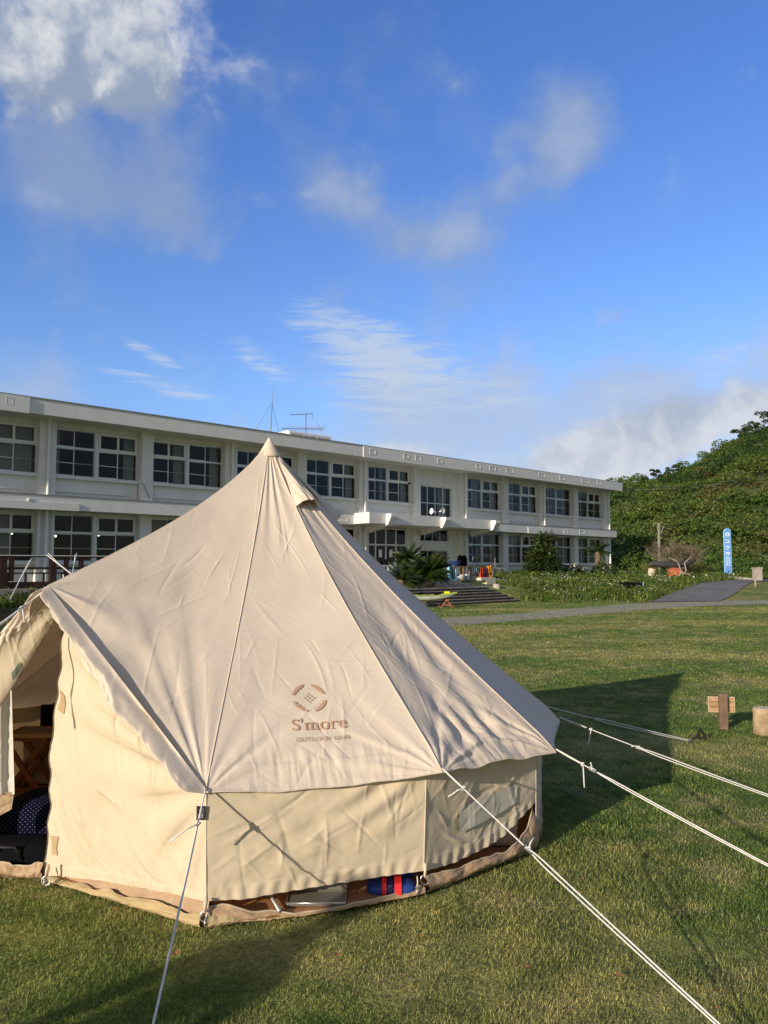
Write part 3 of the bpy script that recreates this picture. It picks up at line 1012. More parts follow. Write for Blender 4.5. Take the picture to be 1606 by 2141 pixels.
# roof-top ventilator housing
xa, xb = tx(600, -2.5), tx(685, -2.5)
mb = MB()
zr1 = zat(600, 900, -2.5)
mb.box((xa, 2.5, 7.3), (xb, 5.5, zr1 - .10))
mb.box((xa - .06, 2.44, zr1 - .10), (xb + .06, 5.6, zr1))
hat = mb.build('roof_ventilator', M_PLASTER, school)
mb = MB()
for f in (0.0, 0.33, 0.66, 1.0):
    xc = xa + (xb - xa) * f
    mb.box((xc - 0.06, 2.28, 7.3), (xc + 0.06, 2.498, zr1 - .14))
mb.box((xa - .06, 2.26, zr1 - .139), (xb + .06, 2.43, zr1 - .05))
mb.build('frame', M_PLASTER, hat)

# lamps glowing inside the ground floor room
m_bulb, t, b = new_mat('lit_bulb')
b.inputs['Emission Color'].default_value = (1.0, 0.86, 0.5, 1)
b.inputs['Emission Strength'].default_value = 5.0
M_BLACK = mat('black_metal', (0.02, 0.02, 0.02), 0.5)
LAMPS = [(8, 1116, -3.2, 'small'), (24, 1115, -1.6, 'amber'), (116, 1121, -2.4, 'round'), (151, 1114, -3.6, 'far'), (206, 1119, -2.2, 'right')]
WHERE = ['pendant bulb glowing low at the left edge behind the far left ground floor window', 'amber pendant bulb glowing in the far left ground floor window, right of its bright neighbour',
         'larger pendant bulb glowing in the ground floor window just right of the drainpipe', 'high pendant bulb glowing near the middle of the ground floor window right of the drainpipe',
         'pendant bulb glowing under the tilting light, nearest the tent roof']
for i, (px, py, d, _) in enumerate(LAMPS):
    x = tx(px, d); z = zat(px, py, d)
    r = empty('pendant_lamp', bl(x, -d, z), WHERE[i], 'pendant lamp', 'pendant lamps inside the school')
    mb = MB(); mb.lathe([(0.01, 0.05), (0.035, 0.04), (0.045, 0), (0.03, -0.04), (0.008, -0.045)], n=10); mb.build('bulb', m_bulb, r, smooth=True)
    mb = MB(); mb.tube([(0, 0, 0.07), (0, 0, 0.6)], 0.012, 6); mb.lathe([(0.03, 0.13), (0.04, 0.06)], n=8); mb.build('cord', M_BLACK, r)

# aerials on the roof -------------------------------------------------------
M_STEEL = mat('weathered_steel', (0.22, 0.22, 0.22), 0.5, metal=0.6)
d = -3.0
x = tx(563, d); p = bl(x, -d, 7.3); zt = zat(566, 813, d)
r = empty('radio_mast', p, 'thin guyed whip aerial mast on the roof, directly above the tent peak', 'aerial')
mb = MB(); mb.tube([(0, 0, 0), (0.05, 0, 1.9), (0.12, 0, zt - 7.3)], [0.035, 0.03, 0.012], 6); mb.build('mast', M_STEEL, r)
for sx in (-1, 1):
    q1 = bl(tx(515 if sx < 0 else 589, d), -d, 7.35) - p
    mb = MB(); mb.tube([(0.06, 0, zat(566, 842, d) - 7.3), q1], 0.010, 4); mb.build('guy_wire', M_STEEL, r)
d = -3.5
x = tx(638, d); zb = zr1; p = bl(x, -d, zb)
r = empty('television_aerial', p, 'television aerial with two tiers of elements standing on the roof ventilator', 'aerial')
mb = MB(); ztop = zat(638, 866, d) - zb; mb.tube([(0, 0, -0.1), (0, 0, ztop)], 0.03, 6); mb.build('mast', M_STEEL, r)


def local(px, py, dd, org):
    return bl(tx(px, dd), -dd, zat(px, py, dd)) - org


mb = MB(); a_, b_ = local(605, 867, d, p), local(652, 865, d, p)
mb.tube([a_, b_], 0.018, 5)
for f in np.linspace(0.05, 0.95, 9):
    c_ = a_.lerp(b_, f); mb.tube([c_ - NX * 0.25, c_ + NX * 0.25], 0.008, 4)
c_ = local(650, 868, d, p); mb.tube([c_ + Vector((0, 0, -.22)), c_ + Vector((0.06, 0, 0)), c_ + Vector((0, 0, .16))], 0.012, 4)
mb.build('upper_element', M_STEEL, r)
mb = MB(); a_, b_ = local(587, 896, d, p), local(676, 897, d, p)
mb.tube([a_, b_], 0.018, 5)
for f in np.linspace(0.02, 0.98, 15):
    c_ = a_.lerp(b_, f); mb.tube([c_ - NX * 0.35 - Vector((0, 0, .08)), c_ + NX * 0.35 + Vector((0, 0, .08))], 0.010, 4)
c_ = local(662, 885, d, p); mb.tube([c_, local(672, 905, d, p)], 0.012, 4)
mb.build('lower_element', M_STEEL, r)

# horn loudspeaker standing on the canopy
d = 0.9
x = tx(911, d); p = bl(x, -d, 3.64)
M_HORN = mat('white_horn', (0.74, 0.74, 0.72), 0.4)
r = empty('horn_loudspeaker', p, 'white horn loudspeaker on the entrance canopy in front of the stair window', 'loudspeaker')
Mh = Matrix.Translation((0, 0, 0.36)) @ Vector((-0.85, -0.5, 0.1)).to_track_quat('Z', 'Y').to_matrix().to_4x4()
mb = MB(); mb.lathe([(0.03, -0.05), (0.04, 0.05), (0.09, 0.18), (0.19, 0.30), (0.18, 0.30), (0.08, 0.18), (0.02, 0.10)], Mh, 18); mb.build('horn', M_HORN, r, smooth=True)
Mh2 = Matrix.Translation((0.26, 0, 0.40)) @ Vector((0.6, -0.7, 0.1)).to_track_quat('Z', 'Y').to_matrix().to_4x4()
mb = MB(); mb.lathe([(0.03, -0.05), (0.04, 0.05), (0.09, 0.16), (0.17, 0.26), (0.16, 0.26), (0.08, 0.16), (0.02, 0.10)], Mh2, 18); mb.build('horn', M_HORN, r, smooth=True)
mb = MB(); mb.tube([(0, 0, 0), (0, 0, 0.36), (0.26, 0, 0.38), (0.26, 0, 0)], 0.02, 6); mb.build('bracket', M_STEEL, r)
# bulkhead lamp and security light on the upper wall
for px, py, lab in ((297, 1009, 'white floodlight on a slanting arm on the upper wall left of the tent peak'), (856, 1011, 'dark floodlight fixed beside the window left of the stair window')):
    xx = tx(px, 0.12); p = bl(xx, -0.1, zat(px, py, 0.12))
    r = empty('wall_light', p, lab, 'wall light', rotz=BROT)
    mb = MB(); mb.box((-0.06, -0.10, -0.05), (0.06, 0.02, 0.06)); mb.build('housing', M_PIPE if px < 500 else M_BLACK, r, bevel=0.01)
    mb = MB(); mb.tube([(0, 0, -0.02), (0.35, 0.08, -0.65)] if px < 500 else [(0, 0, 0), (-0.1, 0.1, 0)], 0.015, 6); mb.build('arm', M_STEEL, r)

# ================================================================ THE TENT
def canvas(name, col, trans, tcol, crease=0.38):
    m, t, b = new_mat(name)
    v = t.new('ShaderNodeTexCoord').outputs['Object']
    n = t.noise(v, 2.2, 5, 0.6)
    c = t.mix(t.smooth(n, 0.3, 0.7), tuple(x * 0.95 for x in col), tuple(min(1, x * 1.05) for x in col))
    c = t.mix(t.m('MULTIPLY', t.smooth(t.noise(v, 5.5, 6, 0.75), 0.56, 0.8), 0.16), c, tuple(x * 0.72 for x in col))
    t.set(b.inputs['Base Color'], c)
    b.inputs['Roughness'].default_value = 0.85
    b.inputs['Specular IOR Level'].default_value = 0.15
    b.inputs['Sheen Weight'].default_value = 0.0
    # soft crumples and pressed-in fold lines
    mp = t.new('ShaderNodeMapping', {'Rotation': (0.3, 0.5, 0.6), 'Scale': (9.0, 30.0, 9.0)}); t.set(mp.inputs[0], v)
    mp2 = t.new('ShaderNodeMapping', {'Rotation': (0.9, -0.4, -0.7), 'Scale': (10.0, 34.0, 10.0)}); t.set(mp2.inputs[0], v)
    gate = t.smooth(t.noise(v, 3.0, 3, 0.6), 0.40, 0.66)
    h = t.m('ADD', t.m('ADD', t.m('MULTIPLY', t.m('MULTIPLY', t.noise(mp.outputs[0], 1.0, 3, 0.55), gate), 1.1), t.m('MULTIPLY', t.m('MULTIPLY', t.noise(mp2.outputs[0], 1.0, 3, 0.55), t.m('SUBTRACT', 1.0, gate)), 0.9)), t.m('MULTIPLY', t.noise(v, 26, 5, 0.6), 0.35))
    bn = t.new('ShaderNodeBump', {'Height': h, 'Strength': crease, 'Distance': 0.006})
    t.set(b.inputs['Normal'], bn.outputs[0])
    tl = t.new('ShaderNodeBsdfTranslucent', {0: tcol, 'Normal': bn.outputs[0]})
    mx = t.new('ShaderNodeMixShader', {0: trans, 1: b.outputs[0], 2: tl.outputs[0]})
    t.set(m.node_tree.nodes['Material Output'].inputs[0], mx.outputs[0])
    return m


M_ROOFC = canvas('roof_canvas', (0.66, 0.565, 0.47), 0.10, (0.62, 0.45, 0.27))
M_WALLC = canvas('wall_canvas', (0.665, 0.56, 0.415), 0.16, (0.62, 0.42, 0.22))
M_SHEET = mat('groundsheet', (0.38, 0.255, 0.155), 0.6, var=0.12, vscale=4, bump=0.4, bscale=14, dirt=(0.22, 0.16, 0.10), dirt_scale=3, dirt_amt=0.5)
M_SHEETIN = mat('groundsheet_floor', (0.36, 0.17, 0.075), 0.55, var=0.15, vscale=4, bump=0.4, bscale=10)
M_CHROME = mat('chromed_ring', (0.62, 0.60, 0.56), 0.3, metal=0.9)
M_TRIMT = mat('seam_tape', (0.60, 0.50, 0.39), 0.85)

Cx, Cy = TC
APEX = np.array([-0.813, 5.40, 2.482])


def arr(v): return np.array([v[0], v[1], v[2]], float)


def pol(deg_, r, z): return np.array([Cx + r * math.cos(math.radians(deg_)), Cy + r * math.sin(math.radians(deg_)), z])


E = {1: arr(onz(430, 1648, .60)), 2: arr(onz(925, 1607, .60)), 3: arr(onz(1163, 1567, .555)), 4: arr(onz(1170, 1500, .55)),
     5: pol(27, 2.02, .55), 6: pol(56, 1.98, .56), 7: pol(86, 1.98, .57), 8: pol(117, 1.98, .57), 9: pol(148, 1.98, .58), 10: pol(178, 1.98, .58), 11: pol(205, 2.1, .62)}
PK = np.array([-1.75, 4.02, 1.50])


def sagf(v): return np.sin(np.pi * np.power(np.clip(v, 0, 1), 0.72))


def seam_pt(e, v, sag=0.125):
    v = np.asarray(v, float)
    p = APEX[None, :] * (1 - v[:, None]) + e[None, :] * v[:, None]
    p[:, 2] -= sag * sagf(v)
    # the last few centimetres hang more steeply
    p[:, 2] -= 0.018 * S((v - 0.955) / 0.045)
    return p


def crease_set(s, r, n, box, seed, hmin=.0010, hmax=.0036, lmin=.06, lmax=.32, ang=(55, 135), wid=(.004, .012)):
    rg = np.random.default_rng(seed)
    h = np.zeros_like(s)
    for k in range(n):
        cs, cr = rg.uniform(box[0], box[1]), rg.uniform(box[2], box[3])
        a = math.radians(rg.uniform(*ang)); L = rg.uniform(lmin, lmax); w = rg.uniform(*wid); H = rg.uniform(hmin, hmax) * rg.choice([1, 1, -1])
        cv = rg.uniform(-0.5, 0.5)
        ds, dr = s - cs, r - cr
        al = ds * math.cos(a) + dr * math.sin(a); ac = -ds * math.sin(a) + dr * math.cos(a) + cv * al * al
        m = (np.abs(al) < L) & (np.abs(ac) < 5 * w)
        g = np.zeros_like(s)
        q = ac[m] / w
        g[m] = H * np.exp(-np.abs(q) ** 1.4) * (1 - (al[m] / L) ** 2) ** 1.0
        h += g
    return h


def fan(s, r, cs, cr, a0, a1, k, amp, L, seed):
    ds, dr = s - cs, r - cr
    rho = np.hypot(ds, dr); phi = np.arctan2(dr, ds)
    j = vnoise(np.stack([phi * k * 0.7, rho * 1.2, phi * 0 + seed], -1), seed)
    wv = np.sin(phi * k * 2.2 + 2.2 * j + seed) 
    wv = np.sign(wv) * np.abs(wv) ** 0.8
    return amp * wv * np.exp(-rho / L) * S(rho / 0.10)


def roof_panel(ea, eb, nu, nv, seed, bulge=0.03, creases=30, fanamp=.012, pleats=0.0, hem=0.02):
    v = 1 - np.linspace(1, 0.0, nv) ** 1.0
    v = np.linspace(0.012, 1, nv)
    A_, B_ = seam_pt(ea, v), seam_pt(eb, v)
    u = np.linspace(0, 1, nu)
    P = A_[:, None, :] * (1 - u[None, :, None]) + B_[:, None, :] * u[None, :, None]
    nrm = np.cross(eb - APEX, ea - APEX); nrm /= np.linalg.norm(nrm)
    if nrm[2] < 0: nrm = -nrm
    U, Vv = np.meshgrid(u, v)
    wE = np.linalg.norm(eb - ea); L = np.linalg.norm((ea + eb) / 2 - APEX)
    s = (U - 0.5) * wE * Vv; r = Vv * L
    edge = np.sin(np.pi * U) ** 0.55
    disp = -bulge * np.sin(np.pi * U) * Vv ** 1.2
    pts = np.stack([s, r, s * 0 + seed], -1)
    rip = 0.005 * fbm(pts * np.array([4.0, 1.2, 1]), 2, seed) + 0.003 * fbm(pts * np.array([3.0, 4.0, 1]), 2, seed + 3)
    rip += crease_set(s, r, creases, (-wE / 2, wE / 2, 0.15 * L, L), seed)
    rip += crease_set(s, r, creases, (-wE / 2, wE / 2, 0.5 * L, L), seed + 9, lmax=.2, ang=(0, 180), hmax=.004)
    rip += fan(s, r, -wE / 2, L, 0, 0, 7, fanamp, 0.33, seed) + fan(s, r, wE / 2, L, 0, 0, 7, fanamp, 0.33, seed + 5)
    # long soft pulls running down from the apex
    rip += 0.0045 * np.sin(U * 19 + 2.5 * vnoise(np.stack([U * 3, Vv * 2, U * 0 + seed], -1), seed)) * np.exp(-((Vv - 0.12) / 0.20) ** 2)
    rip += 0.006 * fbm(np.stack([s * 24, r * 5, s * 0 + seed], -1), 3, seed + 7) * S((Vv - 0.90) / 0.05) + 0.004 * (S((Vv - .945) / .006) - S((Vv - .955) / .006))
    if pleats:
        q = np.sin(U * 34 + 3.0 * vnoise(np.stack([U * 4, Vv * 1.5, U * 0], -1), 3))
        rip += pleats * np.sign(q) * np.abs(q) ** 0.8 * np.exp(-((Vv - 0.90) / 0.055) ** 2)
        q = np.sin(U * 15 + 2.6 * vnoise(np.stack([U * 3, Vv * 2.0, U * 0 + 5], -1), 8))
        rip += pleats * 0.8 * q * np.exp(-((Vv - 0.72) / 0.16) ** 2)
    disp = disp + rip * edge
    P = P + nrm[None, None, :] * disp[..., None]
    # drooping, faintly scalloped hem
    P[..., 2] -= hem * (4 * U * (1 - U)) * S((Vv - 0.9) / 0.1) * (0.6 + 0.5 * vnoise(np.stack([U * 7, U * 0, U * 0 + seed], -1), seed))
    return P


def patches_mesh(name, patches, material, parent, smooth=True, thick=0.0):
    Vs, Fs = [], []; b = 0
    for P in patches:
        nv, nu = P.shape[:2]
        Vs.append(P.reshape(-1, 3))
        i = np.arange(nu - 1)[None, :] + np.arange(nv - 1)[:, None] * nu
        Fs.append(np.stack([i, i + nu, i + nu + 1, i + 1], -1).reshape(-1, 4) + b); b += nu * nv
    o = np_mesh(name, np.concatenate(Vs), np.concatenate(Fs), material, parent, smooth)
    if thick:
        sd = o.modifiers.new('thickness', 'SOLIDIFY'); sd.thickness = thick; sd.offset = 0
    return o


tent = empty('bell_tent', (0, 0, 0), 'large cream canvas bell tent with its door unzipped, pitched on the lawn', 'tent')
panels = [roof_panel(E[1], E[2], 230, 420, 3, creases=52, fanamp=.013),
          roof_panel(E[2], E[3], 150, 400, 7, creases=70, fanamp=.016, pleats=.011, hem=-0.03),
          roof_panel(E[3], E[4], 90, 220, 12, creases=14, fanamp=.014, hem=0.0)]
for k in range(4, 11):
    panels.append(roof_panel(E[k], E[k + 1], 40, 70, 20 + k, creases=8))


# the two roof faces that run forward to the door peak
def door_roof(eb, pk, nu, nv, seed, flip=1):
    """from the apex-to-peak ridge (u=0) to the seam at eave corner eb (u=1)"""
    v = np.linspace(0.012, 1, nv); u = np.linspace(0, 1, nu)
    A_ = APEX[None] * (1 - v[:, None]) + pk[None] * v[:, None]
    A_[:, 2] -= 0.115 * sagf(v) * 1.0
    B_ = seam_pt(eb, v)
    P = A_[:, None, :] * (1 - u[None, :, None]) + B_[:, None, :] * u[None, :, None]
    U, Vv = np.meshgrid(u, v)
    n = np.cross(eb - APEX, pk - APEX); n /= np.linalg.norm(n)
    if n[2] < 0: n = -n
    w = np.linalg.norm(eb - pk); L = 2.0
    s = (U - 0.5) * w * Vv; r = Vv * L
    edge = np.sin(np.pi * np.clip(U, 0, 1)) ** 0.6
    pts = np.stack([s, r, s * 0 + seed], -1)
    d_ = -0.035 * np.sin(np.pi * U) * Vv ** 1.3
    rip = 0.007 * fbm(pts * np.array([4.0, 1.6, 1]), 3, seed) + crease_set(s, r, 55, (-w / 2, w / 2, .3, 2.0), seed)
    # tension folds streaming from the peak
    ds, dr = s + w / 2, r - L
    rho = np.hypot(ds, dr); phi = np.arctan2(dr, ds)
    rip += 0.020 * np.sin(phi * 11 + 1.6 * vnoise(np.stack([phi * 5, rho * 1.5, rho * 0], -1), 2)) * np.exp(-rho / 0.55) * S(rho / 0.12)
    rip += fan(s, r, w / 2, L, 0, 0, 7, .014, 0.4, seed + 5)
    P = P + n[None, None, :] * ((d_ + rip * edge)[..., None])
    return P


panels.append(door_roof(E[1], PK, 210, 330, 41))
panels.append(door_roof(E[11], PK, 60, 90, 43))
roof = patches_mesh('roof_canvas', panels, M_ROOFC, tent)

# bvh of the roof for things that lie on it
_allV = np.concatenate([p.reshape(-1, 3) for p in panels]); _F = []; _b = 0
for p in panels:
    nv, nu = p.shape[:2]
    i = np.arange(nu - 1)[None, :] + np.arange(nv - 1)[:, None] * nu
    _F.append(np.stack([i, i + nu, i + nu + 1, i + 1], -1).reshape(-1, 4) + _b); _b += nu * nv
BVH = BVHTree.FromPolygons([Vector(v_) for v_ in _allV], [tuple(f) for f in np.concatenate(_F).tolist()])


def hit(px, py):
    r = ray(px, py).normalized()
    loc, nr, idx, dist = BVH.ray_cast(EYEV, r)
    if nr is not None and nr.dot(r) > 0: nr = -nr
    return loc, nr


# welted seams from the peak to every corner
for k in (1, 2, 3, 4, 5, 9, 10, 11):
    mb = MB()
    pts = [Vector(p) + Vector((0, 0, 0.002)) for p in seam_pt(E[k], np.linspace(0.03, 1.0, 40))]
    mb.tube(pts, 0.0030, 6)
    mb.build('seam', M_ROOFC, tent, smooth=True)
# hem welts along the eave
for i_, (ka, kb) in enumerate(((1, 2), (2, 3), (3, 4))):
    P = panels[i_]
    for row in (-1,):
        mb = MB(); mb.tube([Vector(p) for p in P[row][::4]] + [Vector(P[row][-1])], 0.004, 5); mb.build('eave_hem', M_ROOFC, tent, smooth=True)

# cap over the pole tip
mb = MB()
prof = [(0.004, 0.020), (0.011, 0.012), (0.024, -0.012), (0.048, -0.055), (0.074, -0.100), (0.088, -0.122), (0.084, -0.124)]
mb.lathe(prof, Matrix.Translation(Vector(APEX) + Vector((0, 0, 0.004))), 28)
mb.build('peak_cap', M_ROOFC, tent, smooth=True)

# the hem that overhangs the door: fold line PK -> E1, hanging edge below it
def overhang(pk, e, seed, hang, nu=150, nv=26, out=0.035, crossdir=None):
    u = np.linspace(0, 1, nu); v = np.linspace(0, 1, nv)
    U, Vv = np.meshgrid(u, v)
    base_ = pk[None, None] * (1 - U[..., None]) + e[None, None] * U[..., None]
    hg = np.interp(u, [0, .1, .3, .55, .8, 1.0], hang)[None, :]
    d_ = (e - pk); d_ /= np.linalg.norm(d_)
    outw = np.cross(d_, [0, 0, 1.0]); outw /= np.linalg.norm(outw)
    if outw @ (np.array([pk[0], pk[1], 0]) - np.array([Cx, Cy, 0])) < 0: outw = -outw
    P = base_.copy()
    pts = np.stack([U * 6, Vv * 1.5, U * 0 + seed], -1)
    fold = 0.020 * fbm(pts * np.array([1.6, 1.2, 1]), 3, seed)
    # lengthwise rolls and drag folds that run with the fold line
    fold += 0.022 * np.sin(Vv * 8.5 + U * 3.0 + 1.8 * vnoise(np.stack([U * 5, Vv * 0.8, U * 0 + 9], -1), seed)) * (0.35 + 0.65 * Vv)
    fold += crease_set(U * 1.1, Vv * .14, 40, (0, 1.1, 0, .14), seed, hmin=.004, hmax=.010, lmax=.16, ang=(-40, 40), wid=(.005, .010))
    P[..., 2] -= hg * Vv * 0.93
    groove = -0.022 * np.exp(-((Vv - .12) / .07) ** 2) * (0.6 + 0.6 * vnoise(np.stack([U * 4, U * 0, U * 0 + seed], -1), 5))
    P += outw * ((out * np.sin(Vv * 3.3) * 1.3 + 0.035 * S(Vv / .35) + groove - 0.045 * S((Vv - .45) / .55) + 1.5 * fold * S(Vv / .2)) * S(U / 0.05 + .2) * S((1 - U) / 0.05 + .2))[..., None]
    P += d_ * (0.01 * vnoise(pts * 3, seed + 2) * Vv)[..., None]
    return P


OV = overhang(PK, E[1], 4, [.04, .085, .125, .14, .11, .03])
OV2 = overhang(PK, E[11], 6, [.04, .10, .14, .15, .12, .03])
patches_mesh('door_overhang', [OV, OV2], M_ROOFC, tent)
mb = MB(); mb.tube([Vector(p) for p in OV[-1][::4]], 0.0035, 5); mb.tube([Vector(p) for p in OV2[-1][::4]], 0.0035, 5); mb.build('overhang_piping', M_TRIMT, tent, smooth=True)

# ---- walls -----------------------------------------------------------------
Bt = {1: np.array([-.79, 3.53, 0]), 2: np.array([.19, 3.86, 0]), 3: np.array([.86, 4.47, 0]), 4: np.array([1.04, 5.38, 0])}
for k, a_ in ((5, 27), (6, 56), (7, 86), (8, 117), (9, 148), (10, 178), (11, 205)): Bt[k] = pol(a_, 1.84, 0)
Wt = {1: E[1] * 1.0 + np.array([0.0, 0.012, -0.01]), 2: np.array([.213, 3.93, .60]), 3: np.array([.872, 4.50, .585])}
for k in range(4, 12): Wt[k] = np.array([Cx, Cy, 0]) + (E[k] - np.array([Cx, Cy, 0])) * np.array([.93, .93, 1]) + np.array([0, 0, .03])
Wt[4] = np.array([1.05, 5.40, .60])


def hem_from_px(pts_px, a, b):
    """wall hem: heights read where the hem stands over the base line a-b"""
    out = []
    for px, py in pts_px:
        u_ = (px - CXP) / FOC
        # intersection of the vertical picture plane with line a-b
        dx, dy = b[0] - a[0], b[1] - a[1]
        f = (a[0] - u_ * a[1]) / (u_ * dy - dx)
        q = a + (b - a) * f
        p = aty(px, py, q[1])
        out.append((f, q[0], q[1], max(p.z, 0.004)))
    return out


def wall_patch(ta, tb, ba, bb, hem, nu, nv, seed, diag=1.0, bulge=.02, creases=30):
    """hem: list of (f, x, y, z) along the foot"""
    u = np.linspace(0, 1, nu); v = np.linspace(0, 1, nv)
    fs = [h[0] for h in hem]; zs = np.interp(u, fs, [h[3] for h in hem])
    top = ta[None] * (1 - u[:, None]) + tb[None] * u[:, None]
    top[:, 2] -= 0.045 * np.sin(PI * u) ** .6
    bot = ba[None] * (1 - u[:, None]) + bb[None] * u[:, None]
    f = 1 - zs / top[:, 2]
    bot = top * (1 - f[:, None]) + (bot * np.array([1, 1, 0])) * f[:, None]
    P = top[None] * (1 - v[:, None, None]) + bot[None] * v[:, None, None]
    n = np.cross(tb - ta, [0, 0, 1.0]); n /= np.linalg.norm(n)
    mid = (ta + tb) / 2 - np.array([Cx, Cy, 0])
    if n @ (mid * np.array([1, 1, 0])) < 0: n = -n
    U, Vv = np.meshgrid(u, v)
    w = np.linalg.norm(tb - ta); s = U * w; r = Vv * 0.55
    edge = np.sin(np.pi * U) ** 0.5
    pts = np.stack([s, r, s * 0 + seed], -1)
    d_ = bulge * np.sin(np.pi * U) * np.sin(np.pi * Vv * 0.9)
    rip = 0.014 * fbm(pts * np.array([4, 5, 1]), 4, seed)
    # diagonal drags
    q = (s * 0.75 * diag + r * 1.0)
    rip += 0.015 * np.sin(q * 26 + 3.0 * vnoise(pts * 3, seed + 1)) * S(1.2 * (0.5 + 0.7 * vnoise(pts * 2.2, seed + 2)))
    rip += crease_set(s, r, creases, (0, w, 0, .55), seed, hmin=.003, hmax=.008, lmax=.22, ang=(20, 160) if diag > 0 else (0, 180), wid=(.006, .012))
    rip += 0.003 * S((Vv - .86) / .02) * (1 + 0.6 * np.sin(s * 60 + vnoise(pts * 6) * 3))
    rip += 0.004 * np.sin(s * 85 + 2 * vnoise(pts * 5, 3)) * S((Vv - .8) / .15)
    P = P + n * ((d_ + rip * edge)[..., None])
    return P


hem1 = hem_from_px([(437, 1886), (520, 1880), (600, 1866), (700, 1850), (800, 1834), (890, 1822)], Bt[1], Bt[2])
hem2 = hem_from_px([(890, 1822), (945, 1806), (1000, 1778), (1040, 1752), (1075, 1716), (1110, 1680)], Bt[2], Bt[3])
flat = lambda z: [(0, 0, 0, z), (1, 0, 0, z)]
walls = [wall_patch(Wt[1], Wt[2], Bt[1], Bt[2], hem1, 150, 90, 5, creases=40),
         wall_patch(Wt[2], Wt[3], Bt[2], Bt[3], hem2, 110, 90, 9, diag=-0.6, bulge=-.01, creases=36),
         wall_patch(Wt[3], Wt[4], Bt[3], Bt[4], flat(.05), 90, 60, 15, creases=24)]
for k in range(4, 11): walls.append(wall_patch(Wt[k], Wt[k + 1], Bt[k], Bt[k + 1], flat(.05), 30, 20, 30 + k, creases=4))
patches_mesh('wall_canvas', walls, M_WALLC, tent)
for k in (1, 2, 3):
    mb = MB(); c_ = walls[k - 1][:, 0, :]
    mb.tube([Vector(p) for p in c_[::3]], 0.0030, 6); mb.build('wall_seam', M_WALLC, tent, smooth=True)

# ---- right hand door panel --------------------------------------------------
D0t = arr(aty(132, 1284, 4.08)); D0b = arr(onz(95, 1828, 0.035))
nu, nv = 150, 190
u = np.linspace(0, 1, nu); v = np.linspace(0, 1, nv); U, Vv = np.meshgrid(u, v)
top = D0t[None] * (1 - u[:, None]) + (E[1] + np.array([0, .012, -.01]))[None] * u[:, None]
_b1 = np.array([-.79, 3.53, hem1[0][3]])
bot = D0b[None] * (1 - u[:, None]) + _b1[None] * u[:, None]
bot[:, 2] += 0.012 * np.sin(u * PI)
DP = top[None] * (1 - v[:, None, None]) + bot[None] * v[:, None, None]
nrm = np.cross(D0b - D0t, _b1 - D0t); nrm /= np.linalg.norm(nrm)
if nrm[1] > 0: nrm = -nrm
s = U * 1.1; r = Vv * (1.3 - 0.75 * U)
pts = np.stack([s, r, s * 0], -1)
ang = np.arctan2(r + 0.05, 1.15 - s)
rho = np.hypot(r, 1.15 - s)
rip = 0.009 * fbm(pts * np.array([4, 2.5, 1]), 4, 77)
_q = np.sin(ang * 21 + 1.8 * vnoise(pts * 2, 4)); rip += 0.023 * np.sign(_q) * np.abs(_q) ** .7 * S(rho / .25) * np.exp(-((rho - .62) / .38) ** 2) * S((1.0 - Vv) / .35) * (0.55 + 0.6 * vnoise(pts * 1.7, 91))
rip += 0.018 * fbm(pts * np.array([2.2, 1.4, 1]), 3, 92)
rip += 0.010 * np.sin((r - .25 * s) * 44 + 3 * vnoise(pts * 3, 93)) * S((Vv - .62) / .15) * S((.97 - Vv) / .08) * (0.4 + 0.6 * vnoise(pts * 4, 94))
rip += crease_set(s, r, 44, (0, 1.1, 0.1, 1.3), 78, hmin=.003, hmax=.008, lmax=.35, ang=(35, 75))
rip += crease_set(s, r, 40, (0, 1.1, .5, 1.3), 79, hmin=.003, hmax=.008, lmax=.22, ang=(-12, 30), wid=(.008, .015))
rip += 0.012 * np.sin(r * 30 + 4 * vnoise(pts * 4, 6)) * np.exp(-(U / .09) ** 2)       # puckers beside the zip
rip += 0.004 * S((Vv - .955) / .01)
rip *= 1.55
DP = DP + nrm * ((0.025 * np.sin(PI * U) * np.sin(PI * Vv) + rip * (0.10 + 0.90 * np.sin(PI * np.clip(U * .97 + .03, 0, 1)) ** .6))[..., None])
DP[..., 0] += (0.012 * np.sin(Vv * 9) * (1 - U)) * np.sin(PI * Vv)
patches_mesh('door_panel', [DP], M_WALLC, tent)
M_ZIP = mat('zip_tape', (0.16, 0.12, 0.08), 0.7)
mb = MB(); mb.tube([Vector(p) - Vector((0.004, 0, 0)) for p in DP[::4, 0]], 0.0028, 6); mb.build('door_zip', M_ZIP, tent, smooth=True)
M_VELC = mat('hook_tape', (0.42, 0.30, 0.17), 0.95)
for va, vb, uu in ((.29, .37, 6), (.845, .925, 8)):
    q = DP[int(nv * va):int(nv * vb), uu - 3:uu + 5] + nrm * 0.004
    patches_mesh('hook_tape', [q], M_VELC, tent)

